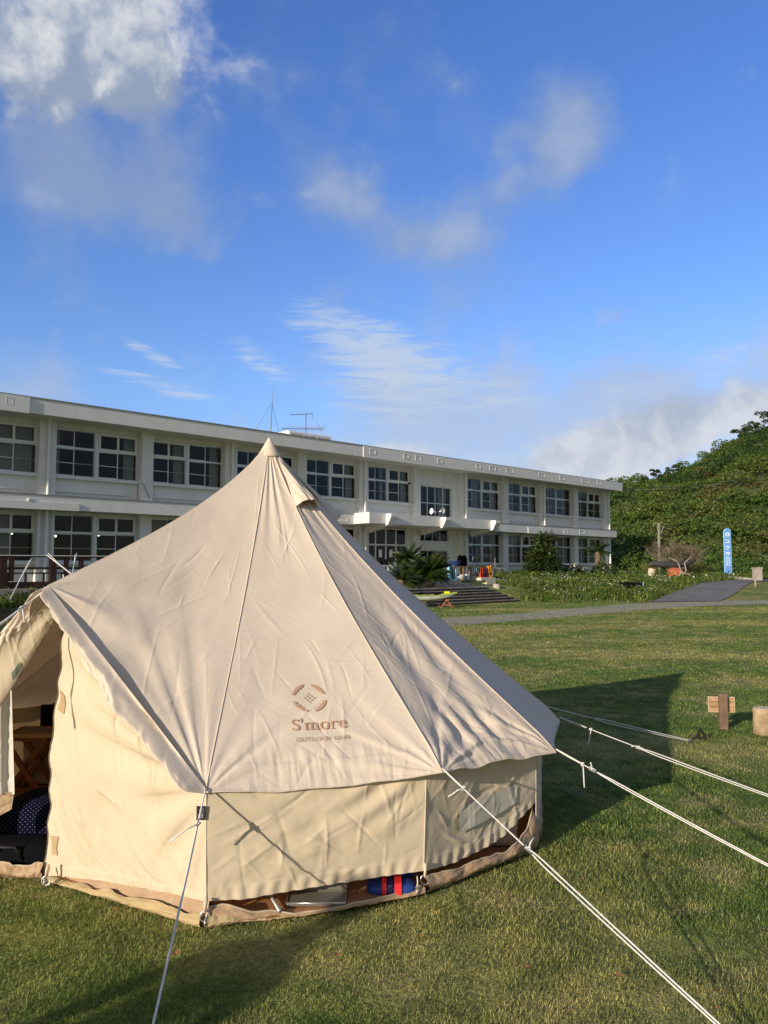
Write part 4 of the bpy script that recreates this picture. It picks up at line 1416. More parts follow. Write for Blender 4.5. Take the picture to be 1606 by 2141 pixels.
# left flap folded back beside the peak, and the pale drape inside it
def free_patch(c00, c10, c01, c11, nu, nv, seed, amp=.012, n=None, stripes=0, cr=20, hemz=0):
    u = np.linspace(0, 1, nu); v = np.linspace(0, 1, nv); U, Vv = np.meshgrid(u, v)
    a, b_, c, d_ = [np.array(q, float) for q in (c00, c10, c01, c11)]
    P = (a * ((1 - U) * (1 - Vv))[..., None] + b_ * (U * (1 - Vv))[..., None] + c * ((1 - U) * Vv)[..., None] + d_ * (U * Vv)[..., None])
    n = np.cross(b_ - a, c - a); n /= np.linalg.norm(n)
    w = np.linalg.norm(b_ - a); h = np.linalg.norm(c - a)
    pts = np.stack([U * w, Vv * h, U * 0 + seed], -1)
    rip = amp * fbm(pts * 5, 4, seed) + crease_set(U * w, Vv * h, cr, (0, w, 0, h), seed, ang=(0, 180), lmax=.3)
    if stripes: rip = rip + amp * np.sin(U * stripes + 2 * vnoise(pts * 2, seed))
    return P + n * rip[..., None]


fl = free_patch(aty(96, 1266, 3.98), aty(118, 1290, 4.04), aty(-40, 1392, 3.90), aty(-30, 1520, 3.92), 40, 90, 51, stripes=5)
patches_mesh('door_flap', [fl], M_WALLC, tent)
mb = MB(); mb.tube([Vector(p) for p in fl[::4, -1]], 0.004, 5); mb.build('flap_zip', M_ZIP, tent, smooth=True)
M_GREYT = mat('grey_hook_tape', (0.16, 0.18, 0.16), 0.95)
nm = np.array([0, -0.006, 0.003])
patches_mesh('hook_tape', [fl[44:56, 28:36] + nm], M_GREYT, tent)
M_DRAPE = canvas('inner_drape', (0.70, 0.68, 0.62), 0.2, (0.7, 0.65, 0.55), 0.4)
dr = free_patch(aty(-60, 1400, 4.05), aty(24, 1432, 4.14), aty(-60, 1660, 4.03), aty(30, 1660, 4.10), 40, 110, 53, stripes=16, amp=.010)
patches_mesh('inner_drape', [dr], M_DRAPE, tent)
dr2 = free_patch(aty(-60, 1662, 4.03), aty(30, 1655, 4.10), aty(-60, 1740, 4.03), aty(24, 1692, 4.10), 30, 20, 54)
patches_mesh('drape_hem', [dr2], mat('drape_hem_cloth', (0.50, 0.36, 0.23), 0.85), tent)

# left half of the door, drawn towards the zip
lw = free_patch(Vector(E[11]) + Vector((.02, .02, 0)), (-2.12, 4.17, 1.20), (Bt[11][0], Bt[11][1], .06), (-2.06, 4.20, .05), 70, 60, 57, stripes=9, amp=.012)
patches_mesh('left_door_panel', [lw], M_WALLC, tent)

# ---- groundsheet ------------------------------------------------------------
gs = empty('groundsheet', (0, 0, 0), 'brown groundsheet whose loose wavy edge turns up round the foot of the tent', 'groundsheet')
_o = np.array([.33, -.94, 0]) * .06
ring = [Bt[1], Bt[1] * .75 + Bt[2] * .25 + _o, Bt[1] * .4 + Bt[2] * .6 + _o * 1.2, Bt[1] * .12 + Bt[2] * .88 + _o * .5] + [Bt[k] for k in range(2, 12)] + [np.array([-2.15, 4.12, 0]), np.array([-1.72, 4.04, 0])]
mb = MB(); n_ = len(ring)
mb.add([(Cx, Cy, 0.03)] + [(p[0], p[1], 0.028) for p in ring], [(0, i + 1, (i + 1) % n_ + 1) for i in range(n_)])
mb.build('floor', M_SHEETIN, gs)


def lip(a, b, heights, seed, out=.03, nu=130, nv=18, thick=.004, bul=.035):
    """turned up edge between feet a and b; heights = (f, z, outward offset)"""
    u = np.linspace(0, 1, nu); v = np.linspace(0, 1, nv); U, Vv = np.meshgrid(u, v)
    n = np.cross(b - a, [0, 0, 1.0]); n /= np.linalg.norm(n)
    if n @ ((a + b) / 2 - np.array([Cx, Cy, 0])) < 0: n = -n
    H = np.interp(u, [h[0] for h in heights], [h[1] for h in heights]); O = np.interp(u, [h[0] for h in heights], [h[2] for h in heights])
    H = H + 0.012 * vnoise(np.stack([u * 11, u * 0, u * 0 + seed], -1), seed); H = np.maximum(H, .012)
    base_ = a[None] * (1 - u[:, None]) + b[None] * u[:, None]
    P = np.repeat(base_[None], nv, 0)
    prof = bul * np.sin(Vv * PI) + O[None] * Vv + 0.017 * fbm(np.stack([U * 7, Vv * 1.2, U * 0 + seed], -1), 4, seed) * S(Vv * 1.6) + 0.006 * fbm(np.stack([U * 30, Vv * 6, U * 0 + seed], -1), 2, seed)
    P = P + n * prof[..., None]
    P[..., 2] = 0.006 + H[None] * Vv
    return P


lips = [lip(Bt[1], Bt[2], [(0, .09, .0), (.10, .075, .015), (.2, .04, .045), (.26, .05, .045), (.38, .032, .065), (.6, .032, .07), (.75, .045, .055), (.9, .045, .03), (1, .06, .0)], 2),
        lip(Bt[2], Bt[3], [(0, .09, 0), (.2, .075, .03), (.5, .07, .04), (.75, .09, .04), (.9, .14, .02), (1, .22, -.02)], 5),
        lip(Bt[3], Bt[4], [(0, .20, -.02), (.3, .10, 0), (1, .09, 0)], 8),
        lip(np.array([-1.72, 4.06, 0]), Bt[1], [(0, .10, .0), (.1, .12, -.03), (.7, .12, -.03), (1, .12, -.02)], 11, bul=.004),
        lip(np.array([-2.15, 4.10, 0]), np.array([-1.72, 4.03, 0]), [(0, .075, .02), (.6, .075, .02), (1, .09, .02)], 14), lip(Bt[11], np.array([-2.15, 4.10, 0]), [(0, .09, .01), (1, .075, .02)], 17)]
for k in range(4, 11): lips.append(lip(Bt[k], Bt[k + 1], [(0, .09, 0), (1, .09, 0)], 60 + k, nu=20, nv=6))
patches_mesh('turned_up_edge', lips, M_SHEET, gs)
M_PIPING = mat('groundsheet_piping', (0.44, 0.36, 0.25), 0.7)
mb = MB()
for L_ in lips[:3] + lips[4:6]:
    mb = MB(); mb.tube([Vector(p) for p in L_[-1][::3]], 0.0050, 6); mb.build('piping', M_PIPING, gs, smooth=True)
# skirt lying outside the door foot
sk = lip(np.array([-1.74, 4.07, 0]), Bt[1], [(0, .022, .0), (.2, .03, -.004), (.6, .045, -.006), (1, .055, -.006)], 23, bul=.022)
sk2 = lip(Bt[1], Bt[1] * .45 + Bt[2] * .55, [(0, .055, .0), (.3, .045, .0), (.8, .02, .0), (1, .012, 0)], 24, bul=.03)
patches_mesh('outer_skirt', [sk + np.array([-0.012, -0.022, 0]), sk2 + np.array([0.0, -0.024, 0])], mat('outer_skirt_cloth', (0.42, 0.32, 0.17), 0.8, var=.1, vscale=6), gs)

# rings and straps at the feet, pegs in the turf
for i_, (px, py, z) in enumerate(((100, 1838, .05), (430, 1912, .06), (888, 1836, .075))):
    q = Vector((onz(px, py, z))) + Vector((0, -0.02, 0))
    Mr = Matrix.Translation(q) @ Matrix.Rotation(math.radians(78), 4, 'X')
    mb = MB(); n = 22
    mb.tube([Mr @ Vector((0.021 * math.cos(2 * PI * k / n), 0.021 * math.sin(2 * PI * k / n), 0)) for k in range(n + 1)], 0.0032, 6, cap=False)
    rg_ = mb.build('foot_ring', M_CHROME, tent, smooth=True)
    mb = MB(); mb.tube([q + Vector((0.004, 0.01, 0.075)), q + Vector((0.002, 0.0, 0.045)), q + Vector((0, -0.004, 0.020))], [0.009, 0.008, 0.006], 6)
    mb.build('foot_strap', M_WALLC, tent, smooth=True)
M_PEG = mat('galvanised_peg', (0.45, 0.44, 0.42), 0.4, metal=0.7)
PEGL = {0: 'tent peg through the ring at the foot of the door zip', 1: 'tent peg below the black tag at the nearest corner of the tent', 2: 'tent peg at the foot of the wall seam beside the striped bag'}
for i_, (px, py) in enumerate(((98, 1858), (432, 1944), (872, 1878))):
    q = onz(px, py, 0)
    r_ = empty('tent_peg', q, PEGL[i_], 'tent peg', 'tent pegs at the foot of the wall')
    mb = MB(); mb.tube([(0.0, 0.02, -0.12), (0, -0.005, 0.045), (0, -0.022, 0.060), (0, -0.034, 0.045), (0, -0.034, 0.030)], 0.0045, 6); mb.build('shaft', M_PEG, r_, smooth=True)
    mb = MB(); mb.tube([(0, -0.02, 0.055), (0.004, 0.0, 0.075), (0.002, 0.02, 0.095)], 0.004, 5); mb.build('loop', M_TRIMT, r_, smooth=True)

# hooded vents near the peak
def hood(ea, eb, v0, va, vb, bul, name='vent_hood'):
    T_ = Vector(seam_pt((ea + eb) / 2, np.array([v0]))[0]); L_ = Vector(seam_pt(ea, np.array([va]))[0]); R_ = Vector(seam_pt(eb, np.array([vb]))[0])
    n = (L_ - T_).cross(R_ - T_).normalized()
    if n.z < 0: n = -n
    nu, nv = 30, 44; P = np.zeros((nv, nu, 3))
    for j in range(nv):
        v = j / (nv - 1)
        for i in range(nu):
            u = i / (nu - 1)
            p = T_.lerp(L_, v) * (1 - u) + T_.lerp(R_, v) * u
            h = bul * (math.sin(PI * u) ** 0.75) * v ** 1.1 + 0.005 + (0.006 * math.sin(u * 13 + v * 5) + .004 * math.sin(u * 29 - v * 9)) * v
            P[j, i] = p + n * h
    return patches_mesh(name, [P], M_ROOFC, tent, thick=.002)


hood(E[2], E[3], .05, .205, .20, 0.075)
hood(E[4], E[5], .05, .235, .235, 0.06)

# printed emblem and lettering, laid on the cloth
M_PRINT = mat('brown_print', (0.43, 0.27, 0.165), 0.8, var=0.08)
cpos, cn = hit(661, 1488)
ex = Vector(E[2] - E[1]).normalized()
ez = Vector(np.cross(E[1] - APEX, E[2] - APEX)).normalized()
if ez.y > 0: ez = -ez
ey = ez.cross(ex).normalized()
if ey.z < 0: ey = -ey
wscale = (cpos - EYEV).dot(FWD) / FOC       # metres per picture pixel across


FORE = (ey.dot(UPV))


def on_cloth(pts2, faces, name, parent, off=.0055):
    vs = []
    for x, y in pts2:
        p = cpos + ex * x + ey * y
        loc, nr, idx, dist = BVH.ray_cast(p + ez * 0.15, -ez)
        vs.append((loc if loc is not None else p) + ez * off)
    mb = MB(); mb.add(vs, faces)
    return mb.build(name, M_PRINT, parent)


def poly_cloth(polys, name, parent):
    """2D polygons -> fine triangles -> cloth"""
    bm = bmesh.new()
    for pl in polys:
        vs = [bm.verts.new((x, y, 0)) for x, y in pl]
        bm.faces.new(vs)
    bmesh.ops.triangulate(bm, faces=bm.faces[:])
    for _ in range(3):
        es = [e for e in bm.edges if e.calc_length() > 0.006]
        if not es: break
        bmesh.ops.subdivide_edges(bm, edges=es, cuts=1)
        bmesh.ops.triangulate(bm, faces=bm.faces[:])
    bm.verts.index_update()
    o = on_cloth([(v.co.x, v.co.y) for v in bm.verts], [tuple(v.index for v in f.verts) for f in bm.faces], name, parent)
    bm.free()
    return o


def text_polys(s, size, x0, y0, bold=0.0, space=1.0):
    cu = bpy.data.curves.new('t', 'FONT'); cu.body = s; cu.size = size; cu.offset = bold; cu.space_character = space
    cu.resolution_u = 3
    to = bpy.data.objects.new('t', cu); COL.objects.link(to)
    me = bpy.data.meshes.new_from_object(to.evaluated_get(bpy.context.evaluated_depsgraph_get()))
    w = max(v.co.x for v in me.vertices)
    vs = [v.co.copy() for v in me.vertices]; fs = [tuple(p.vertices) for p in me.polygons]
    bpy.data.objects.remove(to); bpy.data.curves.remove(cu); bpy.data.meshes.remove(me)
    return vs, fs, w


def text_cloth(parts_, name, parent):
    bm = bmesh.new()
    for vs, fs, ox, oy in parts_:
        vv = [bm.verts.new((v.x + ox, v.y + oy, 0)) for v in vs]
        for f in fs:
            try: bm.faces.new([vv[i] for i in f])
            except ValueError: pass
    bmesh.ops.triangulate(bm, faces=bm.faces[:])
    for _ in range(4):
        es = [e for e in bm.edges if e.calc_length() > 0.006]
        if not es: break
        bmesh.ops.subdivide_edges(bm, edges=es, cuts=1); bmesh.ops.triangulate(bm, faces=bm.faces[:])
    bm.verts.index_update()
    o = on_cloth([(v.co.x, v.co.y) for v in bm.verts], [tuple(v.index for v in f.verts) for f in bm.faces], name, parent)
    bm.free(); return o


LW = 112 * wscale * 1.03
vs, fs, w = text_polys("S'more", 1.0, 0, 0, 0.002)
k_ = LW / w
big = [(Vector((v.x * k_, v.y * k_, 0)),) for v in vs]
parts_ = [([b_[0] for b_ in big], fs, -LW / 2, -31 * wscale / FORE)]
# slab serifs under the stems of m and r
xh = 0.55 * k_
# 'S'more' glyph advance guesses resolved from the outline itself: feet at the baseline
feet = sorted(set(round(v.x * k_, 3) for v in vs if abs(v.y) < 0.004))
ser = []
runs = []
for x in feet:
    if runs and x - runs[-1][1] < 0.014: runs[-1][1] = x
    else: runs.append([x, x])
for a_, b_ in runs:
    if b_ - a_ > 0.002 and a_ > 0.23 * LW:
        pad = 0.006
        q = [Vector((a_ - pad, 0, 0)), Vector((b_ + pad, 0, 0)), Vector((b_ + pad, 0.0045, 0)), Vector((a_ - pad, 0.0045, 0))]
        parts_.append((q, [(0, 1, 2, 3)], -LW / 2, -31 * wscale / FORE - .0002))
text_cloth(parts_, 'printed_name', tent)
vs, fs, w = text_polys("OUTDOOR GEAR", 1.0, 0, 0, 0.0, 1.12)
k_ = LW * 0.99 / w
text_cloth([([Vector((v.x * k_, v.y * k_, 0)) for v in vs], fs, -LW / 2 + 0.012, -49 * wscale / FORE)], 'printed_line', tent)
# the ring of four scalloped arcs round a lozenge of dots
R0 = 36 * wscale * 1.02
polys = []
cx_, cy_ = -10 * wscale, 24 * wscale / FORE
for c0 in (45, 135, 225, 315):
    pl = []
    for i in range(17):
        a = math.radians(c0 - 33 + 66 * i / 16); pl.append((cx_ + R0 * math.cos(a), cy_ + R0 * math.sin(a)))
    for i in range(24, -1, -1):
        f = i / 24; a = math.radians(c0 - 33 + 66 * f)
        rr = R0 * (1 - 0.16 * math.sin(PI * f) ** 0.6 - 0.075 * abs(math.sin(f * PI * 4)) - 0.01)
        pl.append((cx_ + rr * math.cos(a), cy_ + rr * math.sin(a)))
    polys.append(pl)
for i in range(-1, 2):
    for j in range(-1, 2):
        px_, py_ = (i - j) * 0.0125, (i + j) * 0.0125
        if abs(i) + abs(j) <= 2:
            polys.append([(cx_ + px_ + 0.0050 * math.cos(a * PI / 3), cy_ + py_ + 0.0050 * math.sin(a * PI / 3)) for a in range(6)])
poly_cloth(polys, 'printed_emblem', tent)

# woven tag on the wall seam and the window flap
q = walls[0][:, 0, :]
c_ = Vector(q[18]); M_TAG = mat('black_tag', (0.012, 0.012, 0.02), 0.7); M_TAGP = mat('tag_print', (0.35, 0.33, 0.30), 0.7)
mb = MB(); mb.box((-0.040, -0.016, -0.030), (-0.002, -0.012, 0.030)); tg = mb.build('woven_tag', M_TAG, tent, loc=c_)
mb = MB()
n = 14
mb.tube([(-0.016 + 0.009 * math.cos(2 * PI * k / n), -0.0165, 0.012 + 0.009 * math.sin(2 * PI * k / n)) for k in range(n + 1)], 0.0012, 4, cap=False)
for z in (-0.006, -0.013, -0.020): mb.box((-0.033, -0.0172, z), (-0.009, -0.0162, z + 0.003))
mb.build('tag_mark', M_TAGP, tg)
W2 = walls[1]
q = W2[38:64, 30:88].copy()
nn = np.array([0.66, -0.75, 0])
q = q * 0.55 + (q[0:1, 0:1] * (1 - np.linspace(0, 1, q.shape[1])[None, :, None]) * (1 - np.linspace(0, 1, q.shape[0])[:, None, None]) + q[0:1, -1:] * np.linspace(0, 1, q.shape[1])[None, :, None] * (1 - np.linspace(0, 1, q.shape[0])[:, None, None])
                + q[-1:, 0:1] * (1 - np.linspace(0, 1, q.shape[1])[None, :, None]) * np.linspace(0, 1, q.shape[0])[:, None, None] + q[-1:, -1:] * np.linspace(0, 1, q.shape[1])[None, :, None] * np.linspace(0, 1, q.shape[0])[:, None, None]) * 0.45
q = q + nn * 0.012
patches_mesh('window_flap', [q], mat('pale_window_flap', (0.50, 0.46, 0.38), 0.8), tent)

# centre pole and the door frame poles
mb = MB(); mb.tube([(APEX[0], APEX[1], 0.03), (APEX[0], APEX[1], 2.44)], 0.016, 12); mb.build('centre_pole', M_PEG, tent, smooth=True)
mb = MB(); mb.tube([Vector(PK) + Vector((0.03, 0.05, -0.06)), Vector((-1.25, 3.86, 0.9)), Vector(E[1]) + Vector((-.02, .05, -.05)), Vector((-.78, 3.6, 0.03))], 0.011, 8); mb.build('door_pole', M_PEG, tent, smooth=True)

# ================================================================ GUY ROPES
def rope_mat(name, col):
    m, t, b = new_mat(name)
    v = t.new('ShaderNodeTexCoord').outputs['Object']
    w = t.new('ShaderNodeTexVoronoi', {'Vector': v, 'Scale': 160.0})
    t.set(b.inputs['Base Color'], t.mix(w.outputs[0], col, tuple(c * 0.7 for c in col)))
    b.inputs['Roughness'].default_value = 0.8
    bn = t.new('ShaderNodeBump', {'Height': w.outputs[0], 'Strength': 0.5, 'Distance': 0.002}); t.set(b.inputs['Normal'], bn.outputs[0])
    return m


M_ROPE = rope_mat('white_rope', (0.74, 0.73, 0.70))
M_ALU = mat('alloy_slider', (0.55, 0.56, 0.57), 0.3, metal=0.85)
GR = 'guy ropes of the tent'


def rope_end(p0, p1px, z1=0.02):
    return onz(p1px[0], p1px[1], z1)


def sag_line(a, b, n=14, sag=0.01):
    return [a.lerp(b, i / n) - Vector((0, 0, sag * math.sin(PI * i / n))) for i in range(n + 1)]


def knot(mb, p, r=0.009):
    rg = random.Random(int(p.x * 1000))
    for k in range(5):
        c_ = p + Vector([rg.uniform(-1, 1) * r * 0.8 for _ in range(3)])
        d_ = Vector([rg.uniform(-1, 1) for _ in range(3)]).normalized() * r
        mb.tube([c_ - d_, c_ + d_ * 0.2 + Vector((0, 0, r * .5)), c_ + d_], 0.0038, 6)


def guy(p0, end, fk, fs, label, tail_k=None, tail_s=None, rad=0.0034, dbl0=True, gap=0.020, sag=0.012, hide_peg=False):
    """fk: fraction of the knot (None: no knot), fs: fraction of the slider"""
    r = empty('guy_rope', p0, label, 'guy rope', GR)
    o = Vector(p0); p0 = Vector((0, 0, 0)); end = Vector(end) - o
    mb = MB()
    L = sag_line(p0, end, 60, sag)
    at_ = lambda f: L[min(60, int(round(f * 60)))]
    side = (end.cross(Vector((0, 0, 1)))).normalized()
    upd = side.cross(end.normalized()).normalized()
    if upd.z < 0: upd = -upd
    off = (side * 0.6 + upd * 0.8).normalized()
    if fk is not None:
        a = [l for i, l in enumerate(L) if i / 60 <= fk]
        mb.tube([l + off * 0.004 for l in a], rad, 6)
        mb.tube([l - off * 0.005 * math.sin(PI * min(1, i / max(1, len(a) - 1))) for i, l in enumerate(a)], rad, 6)
        mb.tube([l for i, l in enumerate(L) if fk <= i / 60 <= fs], rad, 6)
        knot(mb, at_(fk))
        if tail_k is not None:
            tk = Vector(tail_k); mb.tube([at_(fk), at_(fk) + tk * 0.35 + Vector((0, 0, .006)), at_(fk) + tk * 0.75, at_(fk) + tk], rad * 1.05, 6)
    else:
        mb.tube([l for i, l in enumerate(L) if i / 60 <= fs], rad, 6)
    B_ = [l for i, l in enumerate(L) if i / 60 >= fs]
    n = len(B_)
    wfun = lambda i: math.sin(PI * min(1, (i + 0.6) / (n * 0.12)) / 2) * (1 - 0.6 * i / n)
    mb.tube([l + off * gap / 2 * wfun(i) for i, l in enumerate(B_)], rad, 6)
    mb.tube([l - off * gap / 2 * wfun(i) for i, l in enumerate(B_)], rad, 6)
    if tail_s is not None:
        ts = Vector(tail_s); q = at_(fs); mb.tube([q, q + ts * 0.4 + Vector((0, 0, .008)), q + ts], rad, 6)
    knot(mb, at_(fs), 0.008)
    mb.build('rope', M_ROPE, r, smooth=True)
    q = at_(fs); dd = end.normalized()
    Mx = Matrix.Translation(q) @ dd.to_track_quat('X', 'Z').to_matrix().to_4x4()
    mb = MB(); mb.box((-0.022, -0.003, -0.010), (0.022, 0.003, 0.010), Mx); mb.build('slider', M_ALU, r, bevel=0.002)
    return o + end


def peg_at(p, label):
    r = empty('tent_peg', p, label, 'tent peg', 'tent pegs of the guy ropes')
    mb = MB(); mb.tube([(0.0, 0, -0.15), (0, 0, 0.03), (0.01, 0, 0.045), (0.022, 0, 0.03)], 0.006, 6); mb.build('shaft', M_PEG, r, smooth=True)


V3 = lambda a: Vector((float(a[0]), float(a[1]), float(a[2])))
e1 = guy(V3(E[1]), onz(299, 2235, .03), None, .165, 'guy rope running down to the bottom edge from the nearest corner of the tent', tail_s=(-0.105, -0.06, -0.055), rad=0.0038, gap=.004)
e2 = guy(V3(E[2]), onz(1590, 2223, .03), .10, .365, 'guy rope crossing in front of the lifted wall down to the bottom right', tail_k=(-0.075, -0.01, -0.035), tail_s=(0.03, 0.03, 0.04), gap=.075, sag=0.006)
e3 = guy(V3(E[3]), onz(1905, 1965, .03), .10, .135, 'lower of the two doubled guy ropes that leave the right edge of the photo', tail_k=(0.0, -0.02, -0.12), tail_s=(-0.01, .0, .04), gap=.022)
e4 = guy(V3(E[4]), onz(1830, 1742, .03), .115, .28, 'upper of the two doubled guy ropes that leave the right edge of the photo', tail_k=(-0.03, -0.02, -0.10), tail_s=(-0.05, 0, .01), gap=.025)
e5 = guy(V3(E[5]), onz(1443, 1549, .03), None, .46, 'thin guy rope from behind the tent to the black anchor by the wooden sign', gap=.03, rad=.004)
pk_end = Vector((-3.15, 2.9, 0.03))
e6 = guy(V3(PK) + Vector((0, 0, -.02)), aty(-215, 1465, 3.35), None, .2, 'guy rope leading left out of the photo from the door peak', tail_s=(0.03, -0.03, -0.07), rad=.0042, gap=.004, sag=0)
for e_, l_ in ((e2, 'peg of the guy rope at the bottom right, out of frame'), (e3, 'peg of the lower right guy rope, out of frame'), (e4, 'peg of the upper right guy rope, out of frame')):
    peg_at(e_, l_)
# black anchor strap by the wooden sign
M_STRAP = mat('black_strap', (0.012, 0.011, 0.010), 0.7)
r = empty('anchor_stake', onz(1462, 1547), 'small black anchor stake with its strap in the turf left of the wooden sign', 'stake')
mb = MB(); mb.tube([(0, 0, -0.05), (0.0, 0, 0.06), (0.015, 0, 0.11)], 0.014, 6); mb.tube([(0.015, 0, 0.09), (0.05, 0, 0.05), (0.06, 0, 0.0)], 0.012, 6); mb.build('stake', M_STRAP, r)
mb = MB(); mb.tube([(-0.06, 0, 0.005), (-0.02, 0, .03), (0.0, 0, 0.07)], 0.01, 6); mb.build('strap', M_STRAP, r)
# ropes behind the tent, tied up towards the railing
for a_, b_, c_, lab in (((62, 1172, 13.0), (21, 1254, 11.5), (-12, 1233, 10.5), 'guy rope making a sharp v below the railing at the far left'),
                        ((97, 1160, 14.0), (152, 1202, 9.0), (160, 1207, 8.6), 'taut guy rope slanting down from the railing to the back of the tent'),
                        ((157, 1160, 15.0), (152, 1200, 12.0), (151, 1206, 11.8), 'short nearly upright rope hanging from the railing above the tent roof')):
    p = [aty(*q) for q in (a_, b_, c_)]
    r = empty('guy_rope', p[0], lab, 'guy rope', 'ropes strung behind the tent')
    mb = MB(); P_ = [q - p[0] for q in p]
    mb.tube([P_[0], P_[1], P_[2]], 0.008, 6); mb.tube([P_[0] + Vector((.03, 0, .03)), P_[1].lerp(P_[0], .35)], 0.007, 6); mb.build('rope', M_ROPE, r)

# rope tie at the door peak
r = empty('rope_cleat', aty(133, 1216, 4.25), 'white plastic rope runner resting on the canvas just above the door peak', 'rope runner')
mb = MB(); mb.lathe([(0.004, -.004), (0.034, -0.003), (0.036, 0.002), (0.01, .008)], n=14); mb.build('plate', M_ROPE, r)
mb = MB(); mb.tube([(0, 0, 0), (-0.003, 0, 0.04)], 0.0035, 6); mb.build('pin', M_ROPE, r)

# ================================================================ INSIDE THE TENT
M_WOOD = mat('varnished_wood', (0.22, 0.085, 0.035), 0.4, var=0.25, vscale=6)
M_TRAYW = mat('tray_wood', (0.42, 0.27, 0.15), 0.5, var=0.1)
M_TRAYC = mat('tray_cloth', (0.30, 0.24, 0.17), 0.8)
M_BOXW = mat('storage_box', (0.42, 0.38, 0.30), 0.6)
M_FABB = mat('black_fabric', (0.006, 0.006, 0.008), 0.95, spec=0.05)
zf_ = 0.035


def floorp(px, py): return onz(px, py, zf_)


tb = floorp(52, 1668) + Vector((0, 0.15, 0))
Yt = tb.y
r = empty('folding_table', (tb.x, Yt, zf_), 'low wooden table with crossed folding legs standing inside the tent door', 'table')
hT = aty(60, 1535, Yt).z - zf_
mb = MB()
mb.box((-0.19, -0.14, hT - 0.02), (0.13, 0.16, hT)); mb.build('table_top', M_WOOD, r, bevel=.003)
for y_ in (-0.11, 0.12):
    for sx in (-1, 1):
        mb = MB(); a_ = Vector((-0.03 - sx * 0.13, y_ + 0.012 * sx, 0.0)); b_ = Vector((-0.03 + sx * 0.13, y_ + 0.012 * sx, hT - 0.02))
        dv = (b_ - a_).normalized(); sd = Vector((0, 1, 0)).cross(dv)
        vs = [a_ + sd * i + Vector((0, j, 0)) for i, j in ((-.018, -.01), (.018, -.01), (.018, .01), (-.018, .01))] + [b_ + sd * i + Vector((0, j, 0)) for i, j in ((-.018, -.01), (.018, -.01), (.018, .01), (-.018, .01))]
        mb.add(vs, [(0, 3, 2, 1), (4, 5, 6, 7), (0, 1, 5, 4), (1, 2, 6, 5), (2, 3, 7, 6), (3, 0, 4, 7)]); mb.build('leg', M_WOOD, r)
mb = MB(); mb.tube([(-0.16, -0.11, .02), (-0.16, 0.12, .02)], .009, 6); mb.tube([(0.10, -0.11, .02), (0.10, 0.12, .02)], .009, 6); mb.build('stretcher', M_WOOD, r)
t2 = empty('wooden_tray', (tb.x, Yt, zf_ + hT), 'pale framed wooden tray lying on the low folding table in the tent', 'tray')
mb = MB(); mb.box((-0.15, -0.12, 0.002), (0.15, 0.13, 0.012)); mb.build('base', M_TRAYC, t2)
mb = MB(); mb.box((-0.165, -0.135, 0.002), (0.165, -0.12, 0.026)); mb.box((-0.165, 0.13, 0.002), (0.165, 0.145, 0.026)); mb.box((-0.165, -0.12, 0.002), (-0.15, 0.13, 0.026)); mb.box((0.15, -0.12, 0.002), (0.165, 0.13, 0.026)); mb.build('rim', M_TRAYW, t2)
r = empty('dark_wood_rack', (tb.x + 0.02, Yt + 0.5, zf_), 'dark reddish wooden rack with a slatted top behind the folding table', 'rack')
h2 = aty(60, 1503, Yt + 0.5).z - zf_
mb = MB(); mb.box((-0.25, -0.12, h2 - .05), (0.20, 0.12, h2)); mb.build('top', mat('dark_red_wood', (0.09, 0.025, 0.02), .45), r, bevel=.004)
for sx in (-.22, .17):
    for sy in (-.1, .1):
        mb = MB(); mb.box((sx - .012, sy - .012, 0), (sx + .012, sy + .012, h2 - .05)); mb.build('leg', M_WOOD, r)
r = empty('storage_box', (tb.x - 0.02, Yt + 0.27, zf_), 'cream storage box with ridged sides under the rack in the tent', 'storage box')
mb = MB(); mb.box((-0.16, -0.1, 0.0), (0.10, 0.1, 0.32)); mb.build('body', M_BOXW, r, bevel=0.012)
mb = MB(); mb.box((-0.17, -0.11, 0.32), (0.11, 0.11, 0.345)); mb.build('lid', M_FABB, r, bevel=0.006)
mb = MB()
for z in (.08, .16, .24): mb.box((-0.155, -0.106, z), (0.095, -0.1005, z + .012))
mb.build('rib', M_BOXW, r)
cb = floorp(112, 1640)
r = empty('folding_chair', (cb.x - .01, cb.y + .1, zf_), 'black fabric folding chair just inside the right edge of the tent door', 'chair')
mb = MB(); mb.box((-0.10, -0.06, .22), (0.2, 0.22, .25)); mb.build('seat', M_FABB, r, bevel=.01)
mb = MB(); mb.box((-0.11, -0.085, .23), (0.2, -0.06, .56)); mb.build('backrest', M_FABB, r, bevel=.01)
for a_, b_ in (((-.09, -.05, 0), (.0, .2, .22)), ((-.02, .2, 0), (-.09, -.05, .22)), ((.18, -.05, 0), (.1, .2, .22)), ((.08, .2, 0), (.18, -.05, .22))):
    mb = MB(); mb.tube([a_, b_], .007, 6); mb.build('leg', M_BLACK, r)
r = empty('white_bag', (cb.x - .10, cb.y + .22, zf_), 'crumpled white bag hanging beside the black chair in the tent', 'bag')
mb = MB(); mb.lathe([(0.02, .30), (.05, .38), (.045, .46), (.02, .54)], n=10); mb.build('cloth', mat('white_plastic', (.6, .6, .58), .5), r, smooth=True)

# polka dot cushion pile
m_dot, t, b = new_mat('polka_dot_cloth')
tcn = t.new('ShaderNodeTexCoord')
vo = t.new('ShaderNodeTexVoronoi', {'Vector': tcn.outputs['UV'], 'Scale': 1.0, 'Randomness': 0.0})
dotm = t.m('LESS_THAN', vo.outputs['Distance'], 0.12)
t.set(b.inputs['Base Color'], t.mix(dotm, (0.003, 0.004, 0.018), (0.16, 0.17, 0.20)))
b.inputs['Roughness'].default_value = 0.9
b.inputs['Specular IOR Level'].default_value = 0.05


